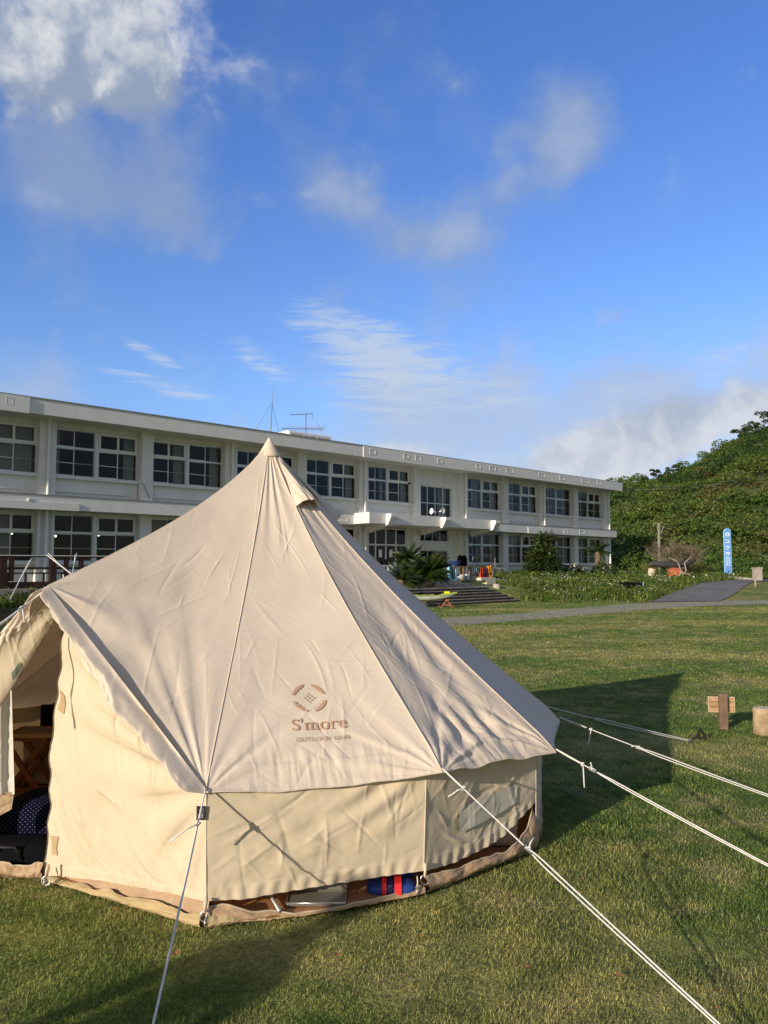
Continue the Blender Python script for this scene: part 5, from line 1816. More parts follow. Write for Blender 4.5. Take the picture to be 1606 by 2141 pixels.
def blob(name, parent, cx_, cy_, cz_, rx, ry, rz, material, seed, dots=False, pw=2.6, nn=(48, 30), amp=.10):
    nu, nv = nn; Vs = []; 
    for j in range(nv + 1):
        for i in range(nu):
            th = 2 * PI * i / nu; ph = -PI / 2 + PI * j / nv
            sg = lambda x, p: math.copysign(abs(x) ** p, x)
            e = 2 / pw
            Vs.append((sg(math.cos(th), e) * sg(math.cos(ph), e), sg(math.sin(th), e) * sg(math.cos(ph), e), sg(math.sin(ph), e)))
    Vs = np.array(Vs); k = 1 + amp * fbm(Vs * 1.6 + seed, 3, seed)
    P = Vs * k[:, None] * np.array([rx, ry, rz]) + np.array([cx_, cy_, cz_])
    F = np.array([(j * nu + i, j * nu + (i + 1) % nu, (j + 1) * nu + (i + 1) % nu, (j + 1) * nu + i) for j in range(nv) for i in range(nu)])
    o = np_mesh(name, P, F, material, parent, True)
    if dots:
        uv = o.data.uv_layers.new(name='UVMap')
        co = P[F.reshape(-1)]
        q = np.stack([(co[:, 0] + co[:, 1] * .3) * 52, (co[:, 2] + co[:, 1] * .8) * 52], -1)
        rot = np.stack([q[:, 0] + q[:, 1], q[:, 0] - q[:, 1]], -1) * 0.7071
        uv.data.foreach_set('uv', rot.astype(np.float32).ravel())
    return o


cq = floorp(48, 1800)
r = empty('polka_dot_cushion', (cq.x, cq.y + .16, zf_), 'navy blue floor cushion with white polka dots inside the tent door', 'cushion')
blob('cushion_cover', r, 0.0, 0.10, .13, .26, .19, .16, m_dot, 4, True)
r = empty('dark_duffel_bag', (cq.x - .02, cq.y, zf_), 'black duffel bag on the groundsheet in front of the polka dot cushion', 'bag')
blob('bag_body', r, 0.0, -.02, .065, .24, .10, .065, M_FABB, 8, False, 3.0)
mb = MB(); mb.tube([(-.08, -.12, .05), (-.06, -.14, .12), (.04, -.14, .12), (.07, -.12, .05)], .008, 6); mb.build('handle', M_STRAP, r, smooth=True)

# things showing under the lifted wall
M_BLUE = mat('blue_nylon', (0.02, 0.05, 0.24), 0.5, var=.1)
M_NAVY = mat('navy_nylon', (0.01, 0.015, 0.06), 0.5)
M_RED = mat('red_webbing', (0.62, 0.02, 0.02), 0.6)
q = Vector((.055, 4.0, .03))
r = empty('striped_sports_bag', (q.x, q.y, .03), 'blue and navy bag with two red bands showing under the lifted tent wall', 'bag')
blob('bag_body', r, -.02, .02, .07, .13, .10, .07, M_BLUE, 3, False, 3.2, amp=.05)
blob('bag_front', r, -.02, -.140, .014, .12, .075, .030, M_BLUE, 5, False, 3.0, amp=.05)
for x_, w_ in ((.012, .034), (-.055, .022)):
    mb = MB()
    prof = [(-.219, -.005), (-.214, .030), (-.195, .046), (-.140, .050), (-.08, .048)]
    vs = []; 
    for (y_, z_) in prof: vs += [(x_ - w_ / 2, y_ - .006, z_ + .004), (x_ + w_ / 2, y_ - .006, z_ + .004), (x_ + w_ / 2, y_, z_ + .002), (x_ - w_ / 2, y_, z_ + .002)]
    fs_ = []
    for k in range(len(prof) - 1):
        for a_ in range(4): fs_.append((4 * k + a_, 4 * k + (a_ + 1) % 4, 4 * k + 4 + (a_ + 1) % 4, 4 * k + 4 + a_))
    mb.add(vs, fs_); mb.build('webbing', M_RED, r)
mb = MB(); mb.box((-.035, -.221, .0), (-.012, -.10, .0495)); mb.build('dark_panel', M_NAVY, r, bevel=.006)
q = onz(928, 1842, .03)
r = empty('blue_sleeping_bag', (q.x - .03, q.y + .30, .03), 'rolled royal blue sleeping bag behind the seam at the lifted tent wall', 'sleeping bag')
blob('roll', r, 0, 0, .06, .13, .12, .06, M_BLUE, 13, False, 2.2, amp=.12)
M_COOL = mat('grey_plastic', (0.14, 0.13, 0.11), 0.35)
q = Vector((-.30, 3.92, .03))
r = empty('cool_box', (q.x, q.y, .03), 'grey plastic cool box with a clear rim showing under the front wall', 'cool box')
mb = MB(); mb.box((-.13, -.13, 0.0), (.13, .13, .22)); mb.build('body', M_COOL, r, bevel=.03)
mb = MB(); mb.box((-.15, -.26, .002), (.12, -.131, .018)); mb.build('foot_rim', M_COOL, r, bevel=.006)
mb = MB(); mb.tube([(-.15, -.13, .02), (-.15, -.262, .02), (.12, -.262, .02), (.12, -.13, .02)], .004, 6); mb.build('clear_rim', M_CHROME, r, smooth=True)
q = onz(1058, 1772, .03)
r = empty('beige_container', (q.x - .03, q.y + .10, .03), 'beige plastic container under the raised corner of the tent wall', 'container')
mb = MB(); mb.box((-.14, -.10, 0), (.10, .14, .26)); mb.build('body', mat('beige_plastic', (.36, .31, .23), .5), r, bevel=.025)
mb = MB(); mb.box((.101, -.03, .10), (.112, .0, .16)); mb.build('latch', M_CHROME, r)
a_ = onz(585, 1905, .05); b_ = onz(560, 1862, .05) 
r = empty('spare_tent_pole', a_, 'steel pole end lying on the groundsheet under the front wall', 'pole')
mb = MB(); mb.tube([(0, 0, 0), (b_ - a_) * 4], .009, 10); mb.build('tube', M_PEG, r, smooth=True)

# ================================================================ ON THE LAWN
M_OLDW = mat('weathered_board', (0.40, 0.25, 0.14), 0.8, var=.25, vscale=12, bump=.3)
M_POSTW = mat('dark_post', (0.16, 0.105, 0.07), 0.8, var=.2, vscale=10)
q = onz(1513, 1524)
wp = q.y / FOC
r = empty('wooden_signpost', q, 'small wooden sign board on a dark post stuck in the lawn, seen from behind', 'sign', rotz=math.radians(-6))
mb = MB(); mb.box((-.5 * 16 * wp, -0.03, -.1), (.5 * 16 * wp, 0.02, 72 * wp)); mb.build('post', M_POSTW, r, bevel=.004)
for z0, z1 in ((34, 43), (44, 53), (54, 63)):
    mb = MB(); mb.box((-26 * wp, 0.022, z0 * wp), (24 * wp, 0.045, z1 * wp)); mb.build('board', M_OLDW, r, bevel=.003)
mb = MB()
for x0_, x1_, z0_, z1_ in ((-27, 25, 63, 64.2), (-27, 25, 32.8, 34), (-27, -26, 34, 63), (24, 25, 34, 63)): mb.box((x0_ * wp, .018, z0_ * wp), (x1_ * wp, .048, z1_ * wp))
mb.build('frame', mat('pale_batten', (.55, .42, .27), .8), r)
q = onz(1607, 1540) + Vector((.02, .12, 0))
r = empty('cut_log', q, 'short upright log with a pale sawn top at the right edge of the lawn', 'log')
wl = q.y / FOC
rl = 21 * wl
prof = [(rl * 1.05, -.02), (rl * 1.0, .06), (rl * .98, 40 * wl), (rl * 1.03, 48 * wl), (rl * .96, 52 * wl)]
mb = MB(); mb.lathe(prof, n=28); 
vv = []
for x_, y_, z_ in mb.v:
    k = 1 + .05 * float(vnoise(np.array([[x_ * 14, y_ * 14, z_ * 3]]))[0]); vv.append((x_ * k, y_ * k, z_))
mb.v = vv
mb.build('log', mat('bare_log', (.36, .26, .16), .85, var=.3, vscale=9, bump=.7, bscale=14), r, smooth=True)
mb = MB(); mb.lathe([(rl * .90, 52 * wl), (rl * .88, 52.6 * wl)], n=28); mb.build('sawn_face', mat('sawn_wood', (.50, .42, .30), .85, var=.25, vscale=30), r)
# fallen leaves
M_DEAD = mat('fallen_leaf', (0.34, 0.13, 0.05), .8, var=.3, vscale=30)
LEAFS = [(1240, 1804, 'red brown fallen leaf right of the lower guy rope knot shadow'), (1218, 1838, 'rusty fallen leaf beside the bottom right guy rope'), (1297, 2038, 'curled orange leaf between the guy ropes near the bottom right'),
         (1497, 2106, 'orange leaf at the end of the bottom right guy rope'), (1105, 2022, 'dull brown leaf in the lower middle of the lawn'), (706, 1996, 'pale brown leaf standing on the bottom lawn'),
         (878, 1956, 'dark brown leaf below the striped bag'), (243, 1900, 'brown leaf lying left of the tent corner'), (367, 1993, 'curled brown leaf beside the front guy rope'), (1142, 1998, 'small brown leaf on the right part of the near lawn')]
for i_, (px, py, lab) in enumerate(LEAFS):
    q = onz(px, py, .022); s_ = .011 + .004 * (i_ % 3)
    mb = MB(); a0 = i_ * 1.3
    pl = [(1, 0, .3), (.45, .5, .0), (-.3, .55, .1), (-1, 0, .35), (-.3, -.5, .0), (.4, -.55, .2)]
    vs = [(s_ * (x_ * math.cos(a0) - y_ * math.sin(a0)), s_ * (x_ * math.sin(a0) + y_ * math.cos(a0)), s_ * z_) for x_, y_, z_ in pl] + [(0, 0, 0)]
    mb.add(vs, [(k, (k + 1) % 6, 6) for k in range(6)])
    o = mb.build('fallen_leaf', M_DEAD, None, loc=q); tag(o, lab, 'leaf', 'fallen leaves on the lawn')

# ================================================================ TERRACE, STEPS AND PLANTING
def fl_(t_, d_, z=None):
    """ground point from t (left along the facade) and d (out from it)"""
    p = F0 - AX * t_ + NX * d_
    return Vector((p.x, p.y, gz1(p.x, p.y) if z is None else z))


M_STONE = mat('dark_stone_step', (0.060, 0.052, 0.044), .85, var=.3, vscale=3, bump=.4, bscale=10, dirt=(.13, .11, .08), dirt_scale=2)
M_NOSE = mat('step_edge', (0.27, 0.235, 0.19), .85, var=.25, vscale=3)
M_TERR = mat('terrace_concrete', (0.30, 0.27, 0.23), .85, var=.15, vscale=1.5, bump=.2)
st = empty('garden_steps', (F0.x, F0.y, 0), 'broad flight of dark timber edged steps climbing from the lawn to the terrace', 'steps', rotz=BROT)
ts0, ts1 = 27.6, 33.4
nst_ = 6
for k in range(nst_):
    d1 = 11.4 - 0.36 * k
    mb = MB(); mb.box((-ts1, -d1, -0.05 if k == 0 else .103 * k - .05), (-ts0 + 0.10 * (nst_ - k) * 0, -8.9, .103 * (k + 1) - .022)); mb.build('step', M_STONE, st)
    mb = MB(); mb.box((-ts1, -d1 - .02, .103 * (k + 1) - .03), (-ts0, -d1 + .10, .103 * (k + 1) + .004)); mb.build('step_edge', M_NOSE, st)
tr = empty('terrace', (F0.x, F0.y, 0), 'low concrete terrace in front of the entrance with a rubble stone riser', 'terrace', rotz=BROT)
mb = MB(); mb.box((-34.2, -9.24, .2), (-25.6, -7.0, .625)); mb.build('slab', M_TERR, tr)
M_RUB = mat('rubble_stone', (0.36, 0.31, 0.25), .9, var=.3, vscale=4, bump=.8, bscale=5, dirt=(.10, .085, .07), dirt_scale=3, dirt_amt=.8)
rb = random.Random(3)
for k, (dd, zt_) in enumerate(((7.2, .74), (6.7, .85))):
    mb = MB(); x_ = -34.0
    while x_ < -26.4:
        w_ = rb.uniform(.25, .55)
        mb.box((x_, -dd - rb.uniform(0, .04), .4), (x_ + w_ - .02, -dd + .6, zt_ + rb.uniform(-.012, .012))); x_ += w_
    mb.build('stone_riser', M_RUB, tr, bevel=.015)
mb = MB(); mb.box((-33.9, -6.5, .3), (-21.5, -0.62, .862)); mb.build('upper_slab', M_TERR, tr)
# pale L-shaped planter wall at the head of the steps
px0, px1 = tx(996, 7.2), tx(1026, 7.2)
r = empty('planter_wall', (F0.x, F0.y, 0), 'pale stepped concrete block at the right end of the rubble riser', 'low wall', rotz=BROT)
mb = MB()
mb.prism([(px0, .86), (px0, 1.0), (px1, 1.0), (px1, .5), (px1 - .35, .5), (px1 - .35, .64), (px1 - .75, .64), (px1 - .75, .86)], -7.5, -7.2)
mb.build('block', mat('pale_concrete', (.62, .56, .45), .8, var=.08), r, bevel=.008)
# post and stones at the right end of the steps
r = empty('wooden_bollard', fl_(27.0, 9.6, .5), 'short pale round post at the top right of the garden steps', 'post')
mb = MB(); mb.lathe([(.17, -.3), (.17, .22), (.15, .25)], n=14); mb.build('post', mat('grey_wood', (.40, .36, .30), .8), r, smooth=False)
# retaining wall left
r = empty('retaining_wall', (F0.x, F0.y, 0), 'low dark concrete retaining wall below the planted strip at the left', 'wall', rotz=BROT)
mb = MB(); mb.box((-75, -11.42, -.1), (-37, -11.2, .50)); mb.build('wall', mat('dark_damp_concrete', (.075, .07, .045), .9, var=.3, vscale=2, bump=.3, dirt=(.035, .045, .02), dirt_amt=.7), r)
mb = MB(); mb.box((-75, -9.4, .80), (-38, -8.9, .94)); mb.build('kerb', M_TERR, r)

# deck railing -------------------------------------------------------------
M_RAIL = mat('red_brown_timber', (0.036, 0.011, 0.008), .6, var=.3, vscale=5)
M_RAILD = mat('dark_timber', (0.025, 0.010, 0.008), .6, var=.3, vscale=5)
dr_ = 7.6
r = empty('deck_railing', (F0.x, F0.y, 0), 'dark red brown timber deck railing in front of the left half of the school', 'railing', rotz=BROT)
zd = .98
xl, xr = tx(-60, dr_) - 3, tx(470, dr_)
ztop = zat(120, 1161, dr_) + F0.z
mb = MB(); mb.box((xl, -dr_ - .06, ztop - .07), (xr, -dr_ + .06, ztop)); mb.build('top_rail', M_RAILD, r)
mb = MB(); mb.box((xl, -dr_ - .02, ztop - .44), (xr, -dr_ + .02, ztop - .37)); mb.build('middle_rail', M_RAIL, r)
mb = MB(); mb.box((xl, -dr_ - .02, ztop - .98), (xr, -dr_ + .02, ztop - .82)); mb.build('deck_edge', M_RAIL, r)
for i_, px in enumerate((8, 26, 112, 140, 171, 214, 262, 330)):
    x_ = tx(px, dr_); w_ = .10 if px in (8, 112, 214, 330) else .055
    mb = MB(); mb.box((x_ - w_, -dr_ - .075, ztop - (1.25 if w_ > .08 else .8)), (x_ + w_, -dr_ + .075, ztop - .071)); mb.build('post', M_RAIL, r)
mb = MB(); mb.box((xl, -dr_ + .03, zd - .16), (xr, -2.2, zd - .04)); mb.build('deck_boards', M_RAILD, r)
r = empty('inner_railing', (F0.x, F0.y, 0), 'second lower dark railing behind the timber deck posts', 'railing', rotz=BROT)
z2 = zat(60, 1200, 5.0) + F0.z
mb = MB(); mb.box((xl, -5.03, z2), (xr, -4.97, z2 + .05)); mb.box((xl, -5.03, z2 - .42), (xr, -4.97, z2 - .37)); mb.build('rail', M_RAILD, r)
for px in range(-20, 420, 38):
    x_ = tx(px, 5.0); mb = MB(); mb.box((x_ - .03, -5.03, z2 - .6), (x_ + .03, -4.97, z2)); mb.build('post', M_RAILD, r)
r = empty('washing_line', (F0.x, F0.y, 0), 'pale cord strung along the top of the deck railing', 'rope', rotz=BROT)
mb = MB(); mb.tube([(xl, -dr_ - .09, ztop - .01)] + [(tx(px, dr_), -dr_ - .09, ztop - .02 - .02 * (px % 3)) for px in range(0, 330, 24)], .014, 5); mb.build('cord', M_ROPE, r)

# ---- planting --------------------------------------------------------------
M_CYC = leaf_mat('cycad_leaf', [(0.018, 0.036, 0.008), (0.035, 0.062, 0.012), (0.07, 0.095, 0.02), (0.22, 0.16, 0.05)], .15, .35)
M_SHRUB = leaf_mat('shrub_leaf', [(0.015, 0.030, 0.006), (0.035, 0.058, 0.010), (0.075, 0.095, 0.018), (0.12, 0.10, 0.03)], .25)


def fronds(spec, name, parent, material=M_CYC, width=.028):
    """spec: list of (origin, azimuth, elevation, length, droop, tone)"""
    Vs, Fs, At = [], [], []; b = 0
    for (o, a, e, L, dp, tn) in spec:
        n = 15
        pts = []
        for i in range(n + 1):
            f = i / n
            el_ = e - dp * f
            h = L / n
            if i == 0: p = np.array(o, float)
            else: p = pts[-1] + h * np.array([math.cos(a) * math.cos(el_), math.sin(a) * math.cos(el_), math.sin(el_)])
            pts.append(p)
        side = np.array([-math.sin(a), math.cos(a), 0.0])
        for i in range(1, n + 1):
            f = i / n
            d_ = pts[i] - pts[i - 1]; d_ /= np.linalg.norm(d_)
            up = np.cross(side, d_)
            ll = L * .22 * math.sin(PI * min(1, f * .9 + .08)) ** .6
            for q in (0, .5):
                base_ = pts[i - 1] * (1 - q) + pts[i] * q
                for sg in (-1, 1):
                    tip = base_ + side * sg * ll * .85 + d_ * ll * .5 + up * ll * (.22 - .3 * random.random() * 0) - np.array([0, 0, .12 * ll])
                    w_ = d_ * width * .5
                    Vs += [base_ - w_, base_ + w_, tip]; Fs.append((b, b + 1, b + 2)); b += 3
                    tv = random.uniform(0, 1)
                    At += [(tn, tv, 0, 1)] * 3
        Vs += [pts[0] + side * .012, pts[0] - side * .012, pts[n // 2], pts[-1]]
        Fs += [(b, b + 1, b + 2), (b, b + 2, b + 3)]; At += [(tn, .3, 0, 1)] * 4; b += 4
    return np_mesh(name, np.array(Vs), np.array(Fs), material, parent, False, np.array(At))


def cycad(base, h, L, n, label, seed, tr_=.16, extra=None):
    rg = random.Random(seed)
    r = empty('cycad', base, label, 'cycad', 'cycads in front of the school')
    mb = MB(); prof = []
    k = 0
    z = -.1
    while z < h:
        prof.append((tr_ * (1.0 + .18 * (k % 2)) * (1 - .1 * z / max(h, .1)), z)); z += .06; k += 1
    prof.append((.03, h + .05)); mb.lathe(prof, n=12)
    mb.build('trunk', mat('cycad_trunk%d' % seed, (.16, .115, .07), .95, var=.35, vscale=18, bump=.8, bscale=25), r)
    sp = []
    for i in range(n):
        a = rg.uniform(0, 2 * PI); q = i / n
        e = math.radians(80 - 92 * q + rg.uniform(-8, 8))
        sp.append(((0.05 * math.cos(a), .05 * math.sin(a), h), a, e, L * rg.uniform(.8, 1.1) * (1 - .12 * q), rg.uniform(.7, 1.15), rg.uniform(0, .62)))
    fronds(sp + (extra or []), 'crown', r)
    return r


def base_px(px, py, z): return onz(px, py, z)


p = onz(853, 1232, .45); p.z = gz1(p.x, p.y); cycad(p, 1.05, 1.05, 46, 'cycad with a bare shaggy trunk standing behind the green kayak', 1, .15)
p = fl_(32.4, 7.9, None); c_ = tx(905, 7.6)
p = fl_(-tx(898, 8.4), 8.4); cycad(p, .75, 1.22, 120, 'large dark cycad clump between the kayak and the blue tub', 2, .2)
p = fl_(-tx(870, 7.0), 7.0); cycad(p, .6, 1.2, 90, 'dark cycad half hidden behind the trunked cycad', 3, .2)
p = fl_(-tx(838, 8.6), 8.6); cycad(p, .4, 1.1, 34, 'low cycad at the foot of the entrance beside the tent edge', 4, .18)
p = fl_(-tx(1250, 3.4), 3.4); cycad(p, 1.75, 1.15, 30, 'slim cycad with a flat crown in front of the last ground floor window', 5, .2)


def bush(name, base, rx, ry, rz, n, leaf, label, seed, tones=(0, .7), material=None, cat='shrub', group=None, stems=True, cone=0.0):
    rg = np.random.default_rng(seed)
    r = empty(name, base, label, cat, group)
    D = rg.normal(size=(n, 3)); D /= np.linalg.norm(D, axis=1)[:, None]
    rad = rg.uniform(.45, 1.0, n) ** .5 * (1 + .28 * vnoise(D * 2.4 + seed, seed))
    P = D * rad[:, None]
    P[:, 2] = np.abs(P[:, 2])
    if cone: P[:, :2] *= (1 - cone * np.clip(P[:, 2], 0, 1))[:, None]
    P = P * np.array([rx, ry, rz])
    tn = np.clip(rg.uniform(*tones, n) + .25 * vnoise(P * 2.5, seed), 0, 1)
    V, F, at = leaf_cards(P, rg.uniform(leaf * .6, leaf * 1.3, n), tn, .2, .5)
    np_mesh('foliage', V, F, material or M_SHRUB, r, attr=at)
    if stems:
        mb = MB()
        for k in range(5):
            a = k * 1.3; mb.tube([(0, 0, -.1), (rx * .35 * math.cos(a), ry * .35 * math.sin(a), rz * .5), (rx * .6 * math.cos(a), ry * .6 * math.sin(a), rz * .85)], [.04, .025, .01], 5)
        mb.build('stem', M_BARK, r)
    return r


# the tall clipped clump with a palm tuft
p = fl_(-tx(1135, 4.6), 4.6)
r = bush('conical_shrub', p, 1.45, 1.35, 2.55, 2600, .12, 'tall dark cone shaped cycad clump with a ragged palm tuft on top', 6, (0, .45), cone=.55)
sp = []
rg = random.Random(9)
for i in range(26):
    a = rg.uniform(0, 2 * PI)
    sp.append(((0, 0, 2.3), a, math.radians(rg.uniform(0, 75)), rg.uniform(.7, 1.05), rg.uniform(.6, 1.2), rg.uniform(.2, .7)))
for i in range(12):
    a = math.atan2(AX.y, AX.x) + rg.uniform(-.5, .3)
    sp.append(((.1, 0, 2.55), a, math.radians(rg.uniform(5, 30)), rg.uniform(1.1, 1.6), rg.uniform(.3, .8), rg.uniform(.7, 1.0)))
for i in range(60):
    a = rg.uniform(0, 2 * PI); z = rg.uniform(.2, 2.0); q = 1.1 * (1 - z / 3.6)
    sp.append(((q * .6 * math.cos(a), q * .6 * math.sin(a), z), a, math.radians(rg.uniform(0, 55)), rg.uniform(.7, 1.0), rg.uniform(.5, 1.2), rg.uniform(0, .45)))
fronds(sp, 'palm_tuft', r)
p = fl_(-tx(1262, 5.0), 5.0); bush('low_shrub', p, 1.0, 1.0, 1.0, 700, .10, 'round dark shrub at the foot of the slim cycad', 7, (.1, .6))
p = fl_(-tx(1090, 4.0), 4.0); bush('low_shrub', p, .8, .8, .55, 400, .10, 'low leafy shrub left of the cone shaped clump', 8, (.3, .8))
p = fl_(-tx(1190, 4.2), 4.2); bush('low_shrub', p, 1.3, .9, .8, 700, .10, 'low shrub right of the cone shaped clump', 18, (.1, .6))
p = onz(885, 1236, .35); p.z = gz1(p.x, p.y); bush('low_shrub', p, .9, .6, .5, 600, .07, 'leafy ground shrub beside the trunk of the front cycad', 10, (.3, .9))
p = aty(75, 1262, 20.5); p.z = gz1(p.x, p.y); bush('low_shrub', p, .75, .5, .55, 900, .035, 'dry brownish twiggy bush below the railing at the left', 11, (.5, 1.0))
p = aty(205, 1258, 21.5); p.z = gz1(p.x, p.y); bush('low_shrub', p, .8, .5, .35, 700, .05, 'low green plant cover below the railing, right of the dry bush', 12, (.2, .8))

# bare twiggy tree and driftwood pile by the drive
M_TWIG = mat('grey_twig', (0.17, 0.135, 0.10), .9)
p = aty(1412, 1203, 55.0); p.z = gz1(p.x, p.y)
r = empty('bare_shrub_tree', p, 'wide leafless twiggy tree standing between the school and the blue sign', 'tree')
rg = random.Random(4)
tv, tf = MB(), None
Vs, Fs = [], []; bb = 0


def twig(a, d, L, rad, lv):
    global bb
    b_ = a + d * L
    s1 = d.cross(Vector((0, 0, 1))).normalized() * rad; s2 = d.cross(s1).normalized() * rad
    for s_ in (s1, s2):
        Vs.extend([tuple(a - s_), tuple(a + s_), tuple(b_ + s_ * .6), tuple(b_ - s_ * .6)]); Fs.append((bb, bb + 1, bb + 2, bb + 3)); bb += 4
    if lv == 0: return
    for k in range(3 if lv > 1 else 4):
        dd = (d + Vector((rg.gauss(0, .42), rg.gauss(0, .42), rg.gauss(.10, .25)))).normalized()
        twig(a + d * L * rg.uniform(.55, 1.0), dd, L * rg.uniform(.62, .9), rad * .62, lv - 1)


for k in range(9):
    a = k * 2 * PI / 9 + rg.uniform(-.2, .2)
    twig(Vector((0, 0, -.1)), Vector((math.cos(a) * .75, math.sin(a) * .75, rg.uniform(.6, 1.2))).normalized(), 1.15, .045, 4)
np_mesh('branch', np.array(Vs), np.array(Fs), M_TWIG, r)
M_DRIFT = mat('driftwood', (0.30, 0.26, 0.21), .85, var=.2)
p = aty(1408, 1210, 47.0); p.z = gz1(p.x, p.y)
r = empty('driftwood_arch', p, 'curving grey driftwood branches heaped beside the drive', 'driftwood')
mb = MB()
for pts_ in ([(-1.2, 0, .0), (-.5, 0, .05), (.3, 0, .22), (.9, .1, .55)], [(.2, 0, .0), (.5, 0, .5), (.3, 0, 1.1), (-.2, 0, 1.35)], [(.5, .1, 0), (.8, 0, .6), (.7, 0, 1.0), (1.2, 0, 1.5)], [(.4, 0, .5), (1.0, 0, .3), (1.3, 0, -.05)], [(-.6, .1, 0.02), (.2, 0, .2), (1.2, 0, .45)]):
    mb.tube(pts_, [.045, .04, .035, .02][:len(pts_)], 6)
mb.build('branch', M_DRIFT, r, smooth=True)
p = aty(1395, 1198, 50); p.z = gz1(p.x, p.y)
r = empty('covered_boat', p, 'low dark covered hull with a rust red end, half hidden in the weeds', 'boat')
mb = MB(); mb.tube([(-1.3, 0, .85), (-.9, 0, .95), (.2, 0, .85), (1.3, 0, .95), (1.9, 0, 1.15)], [.05, .2, .22, .2, .03], 8); mb.build('cover', mat('dark_tarpaulin', (.035, .035, .035), .6), r, smooth=True)
mb = MB(); mb.lathe([(.05, -.1), (.5, .0), (.5, .55), (.3, .7)], Matrix.Translation((.5, -.1, 0)), 12); mb.build('hull', mat('rust_red', (.34, .09, .04), .7, var=.2), r, smooth=True)
mb = MB(); mb.lathe([(.22, -.1), (.22, .6), (.2, .62)], Matrix.Translation((-1.2, -.3, 0.02)) @ Matrix.Rotation(.2, 4, 'Y'), 10); mb.build('drum', mat('cream_paint', (.55, .47, .36), .7), r)

# kayak on trestles -----------------------------------------------------------
kb = onz(890, 1272)
kY = kb.y + .4
kc = Vector((aty(878, 1250, kY).x, kY, 0))
zk = aty(880, 1252, kY).z
r = empty('kayak', (kc.x, kY, 0), 'lime green and pale sit on top kayak resting on two trestles by the steps', 'kayak', rotz=math.radians(6))
M_LIME = mat('lime_plastic', (0.42, 0.55, 0.03), .3, var=.1, vscale=2)
M_PALEP = mat('pale_plastic', (0.45, 0.48, 0.42), .35)
Lk = 1.45
nu, nv = 40, 14
Pv = []
for i in range(nu + 1):
    f = -1 + 2 * i / nu; w_ = .36 * (1 - abs(f) ** 2.6) ** .8 + .004; keel = -.20 * (1 - abs(f) ** 4) ; rise = .10 * f * f
    for j in range(nv + 1):
        a = PI * j / nv
        Pv.append((f * Lk, -w_ * math.cos(a), zk + .10 + rise + keel * math.sin(a) ** .7))
F = np.array([(i * (nv + 1) + j, (i + 1) * (nv + 1) + j, (i + 1) * (nv + 1) + j + 1, i * (nv + 1) + j + 1) for i in range(nu) for j in range(nv)])
np_mesh('hull', np.array(Pv), F, M_PALEP, r, True)
Pv = []
for i in range(nu + 1):
    f = -1 + 2 * i / nu; w_ = .345 * (1 - abs(f) ** 2.6) ** .8 + .003; rise = .10 * f * f
    well = -.09 * math.exp(-((f - .25) / .22) ** 4) - .07 * math.exp(-((f + .5) / .16) ** 4)
    for j in range(nv + 1):
        g = -1 + 2 * j / nv
        Pv.append((f * Lk, w_ * g, zk + .112 + rise + .05 * (1 - g * g) + well * max(0, 1 - (abs(g) / .72) ** 4)))
np_mesh('deck', np.array(Pv), F, M_LIME, r, True)
mb = MB(); mb.tube([(-.05, -.2, zk + .17), (.1, -.22, zk + .24), (.1, .22, zk + .24), (-.05, .2, zk + .17)], .02, 6); mb.box((.55, -.12, zk + .15), (.8, .12, zk + .24)); mb.build('seat', M_FABB, r, smooth=False)
mb = MB(); mb.box((.95, -.1, zk + .2), (1.15, .1, zk + .28)); mb.build('hatch', mat('yellow_plastic', (.65, .62, .02), .35), r, bevel=.02)
M_TRES = mat('red_brown_trestle', (.24, .10, .05), .7, var=.2)
for i_, (dx_, lab) in enumerate(((1.0, 'wooden trestle under the right end of the kayak'), (-.35, 'wooden trestle under the middle of the kayak, next to the tent edge'))):
    q = Vector((kc.x + dx_, kY + dx_ * .1, 0))
    rr_ = empty('trestle', q, lab, 'trestle', 'trestles under the kayak', rotz=math.radians(6))
    ht = zk - .08
    for sy in (-.22, .22):
        for sx in (-1, 1):
            mb = MB(); mb.tube([(sx * .25, sy * 1.25, 0), (sx * .03, sy, ht)], .028, 4); mb.build('leg', M_TRES, rr_)
    mb = MB(); mb.box((-.05, -.36, ht), (.05, .36, ht + .07)); mb.build('beam', M_TRES, rr_)
    mb = MB(); mb.box((-.17, -.29, ht * .35), (.17, -.26, ht * .35 + .05)); mb.build('brace', M_TRES, rr_)

# tables, tubs and life vests on the terrace -----------------------------------
M_TABW = mat('table_wood', (.22, .13, .08), .6, var=.2)
M_LBLUE = mat('light_blue_plastic', (.22, .50, .72), .35)
M_DBLUE = mat('blue_plastic', (.035, .075, .24), .35)
zT = .862


def up(px, d_): return F0 + AX * tx(px, d_) + NX * d_


def table(px, d_, w_, dep, h, lab):
    q = up(px, d_); r_ = empty('outdoor_table', (q.x, q.y, zT), lab, 'table', 'wooden tables on the terrace', rotz=BROT)
    mb = MB(); mb.box((-w_ / 2, -dep / 2, h - .05), (w_ / 2, dep / 2, h)); mb.build('table_top', M_TABW, r_, bevel=.005)
    for sx in (-1, 1):
        for sy in (-1, 1):
            mb = MB(); mb.box((sx * (w_ / 2 - .1) - .04, sy * (dep / 2 - .08) - .04, 0), (sx * (w_ / 2 - .1) + .04, sy * (dep / 2 - .08) + .04, h - .05)); mb.build('leg', M_TABW, r_)
    mb = MB(); mb.box((-w_ / 2 + .1, -.03, .2), (w_ / 2 - .1, .03, .28)); mb.build('stretcher', M_TABW, r_)
    return r_


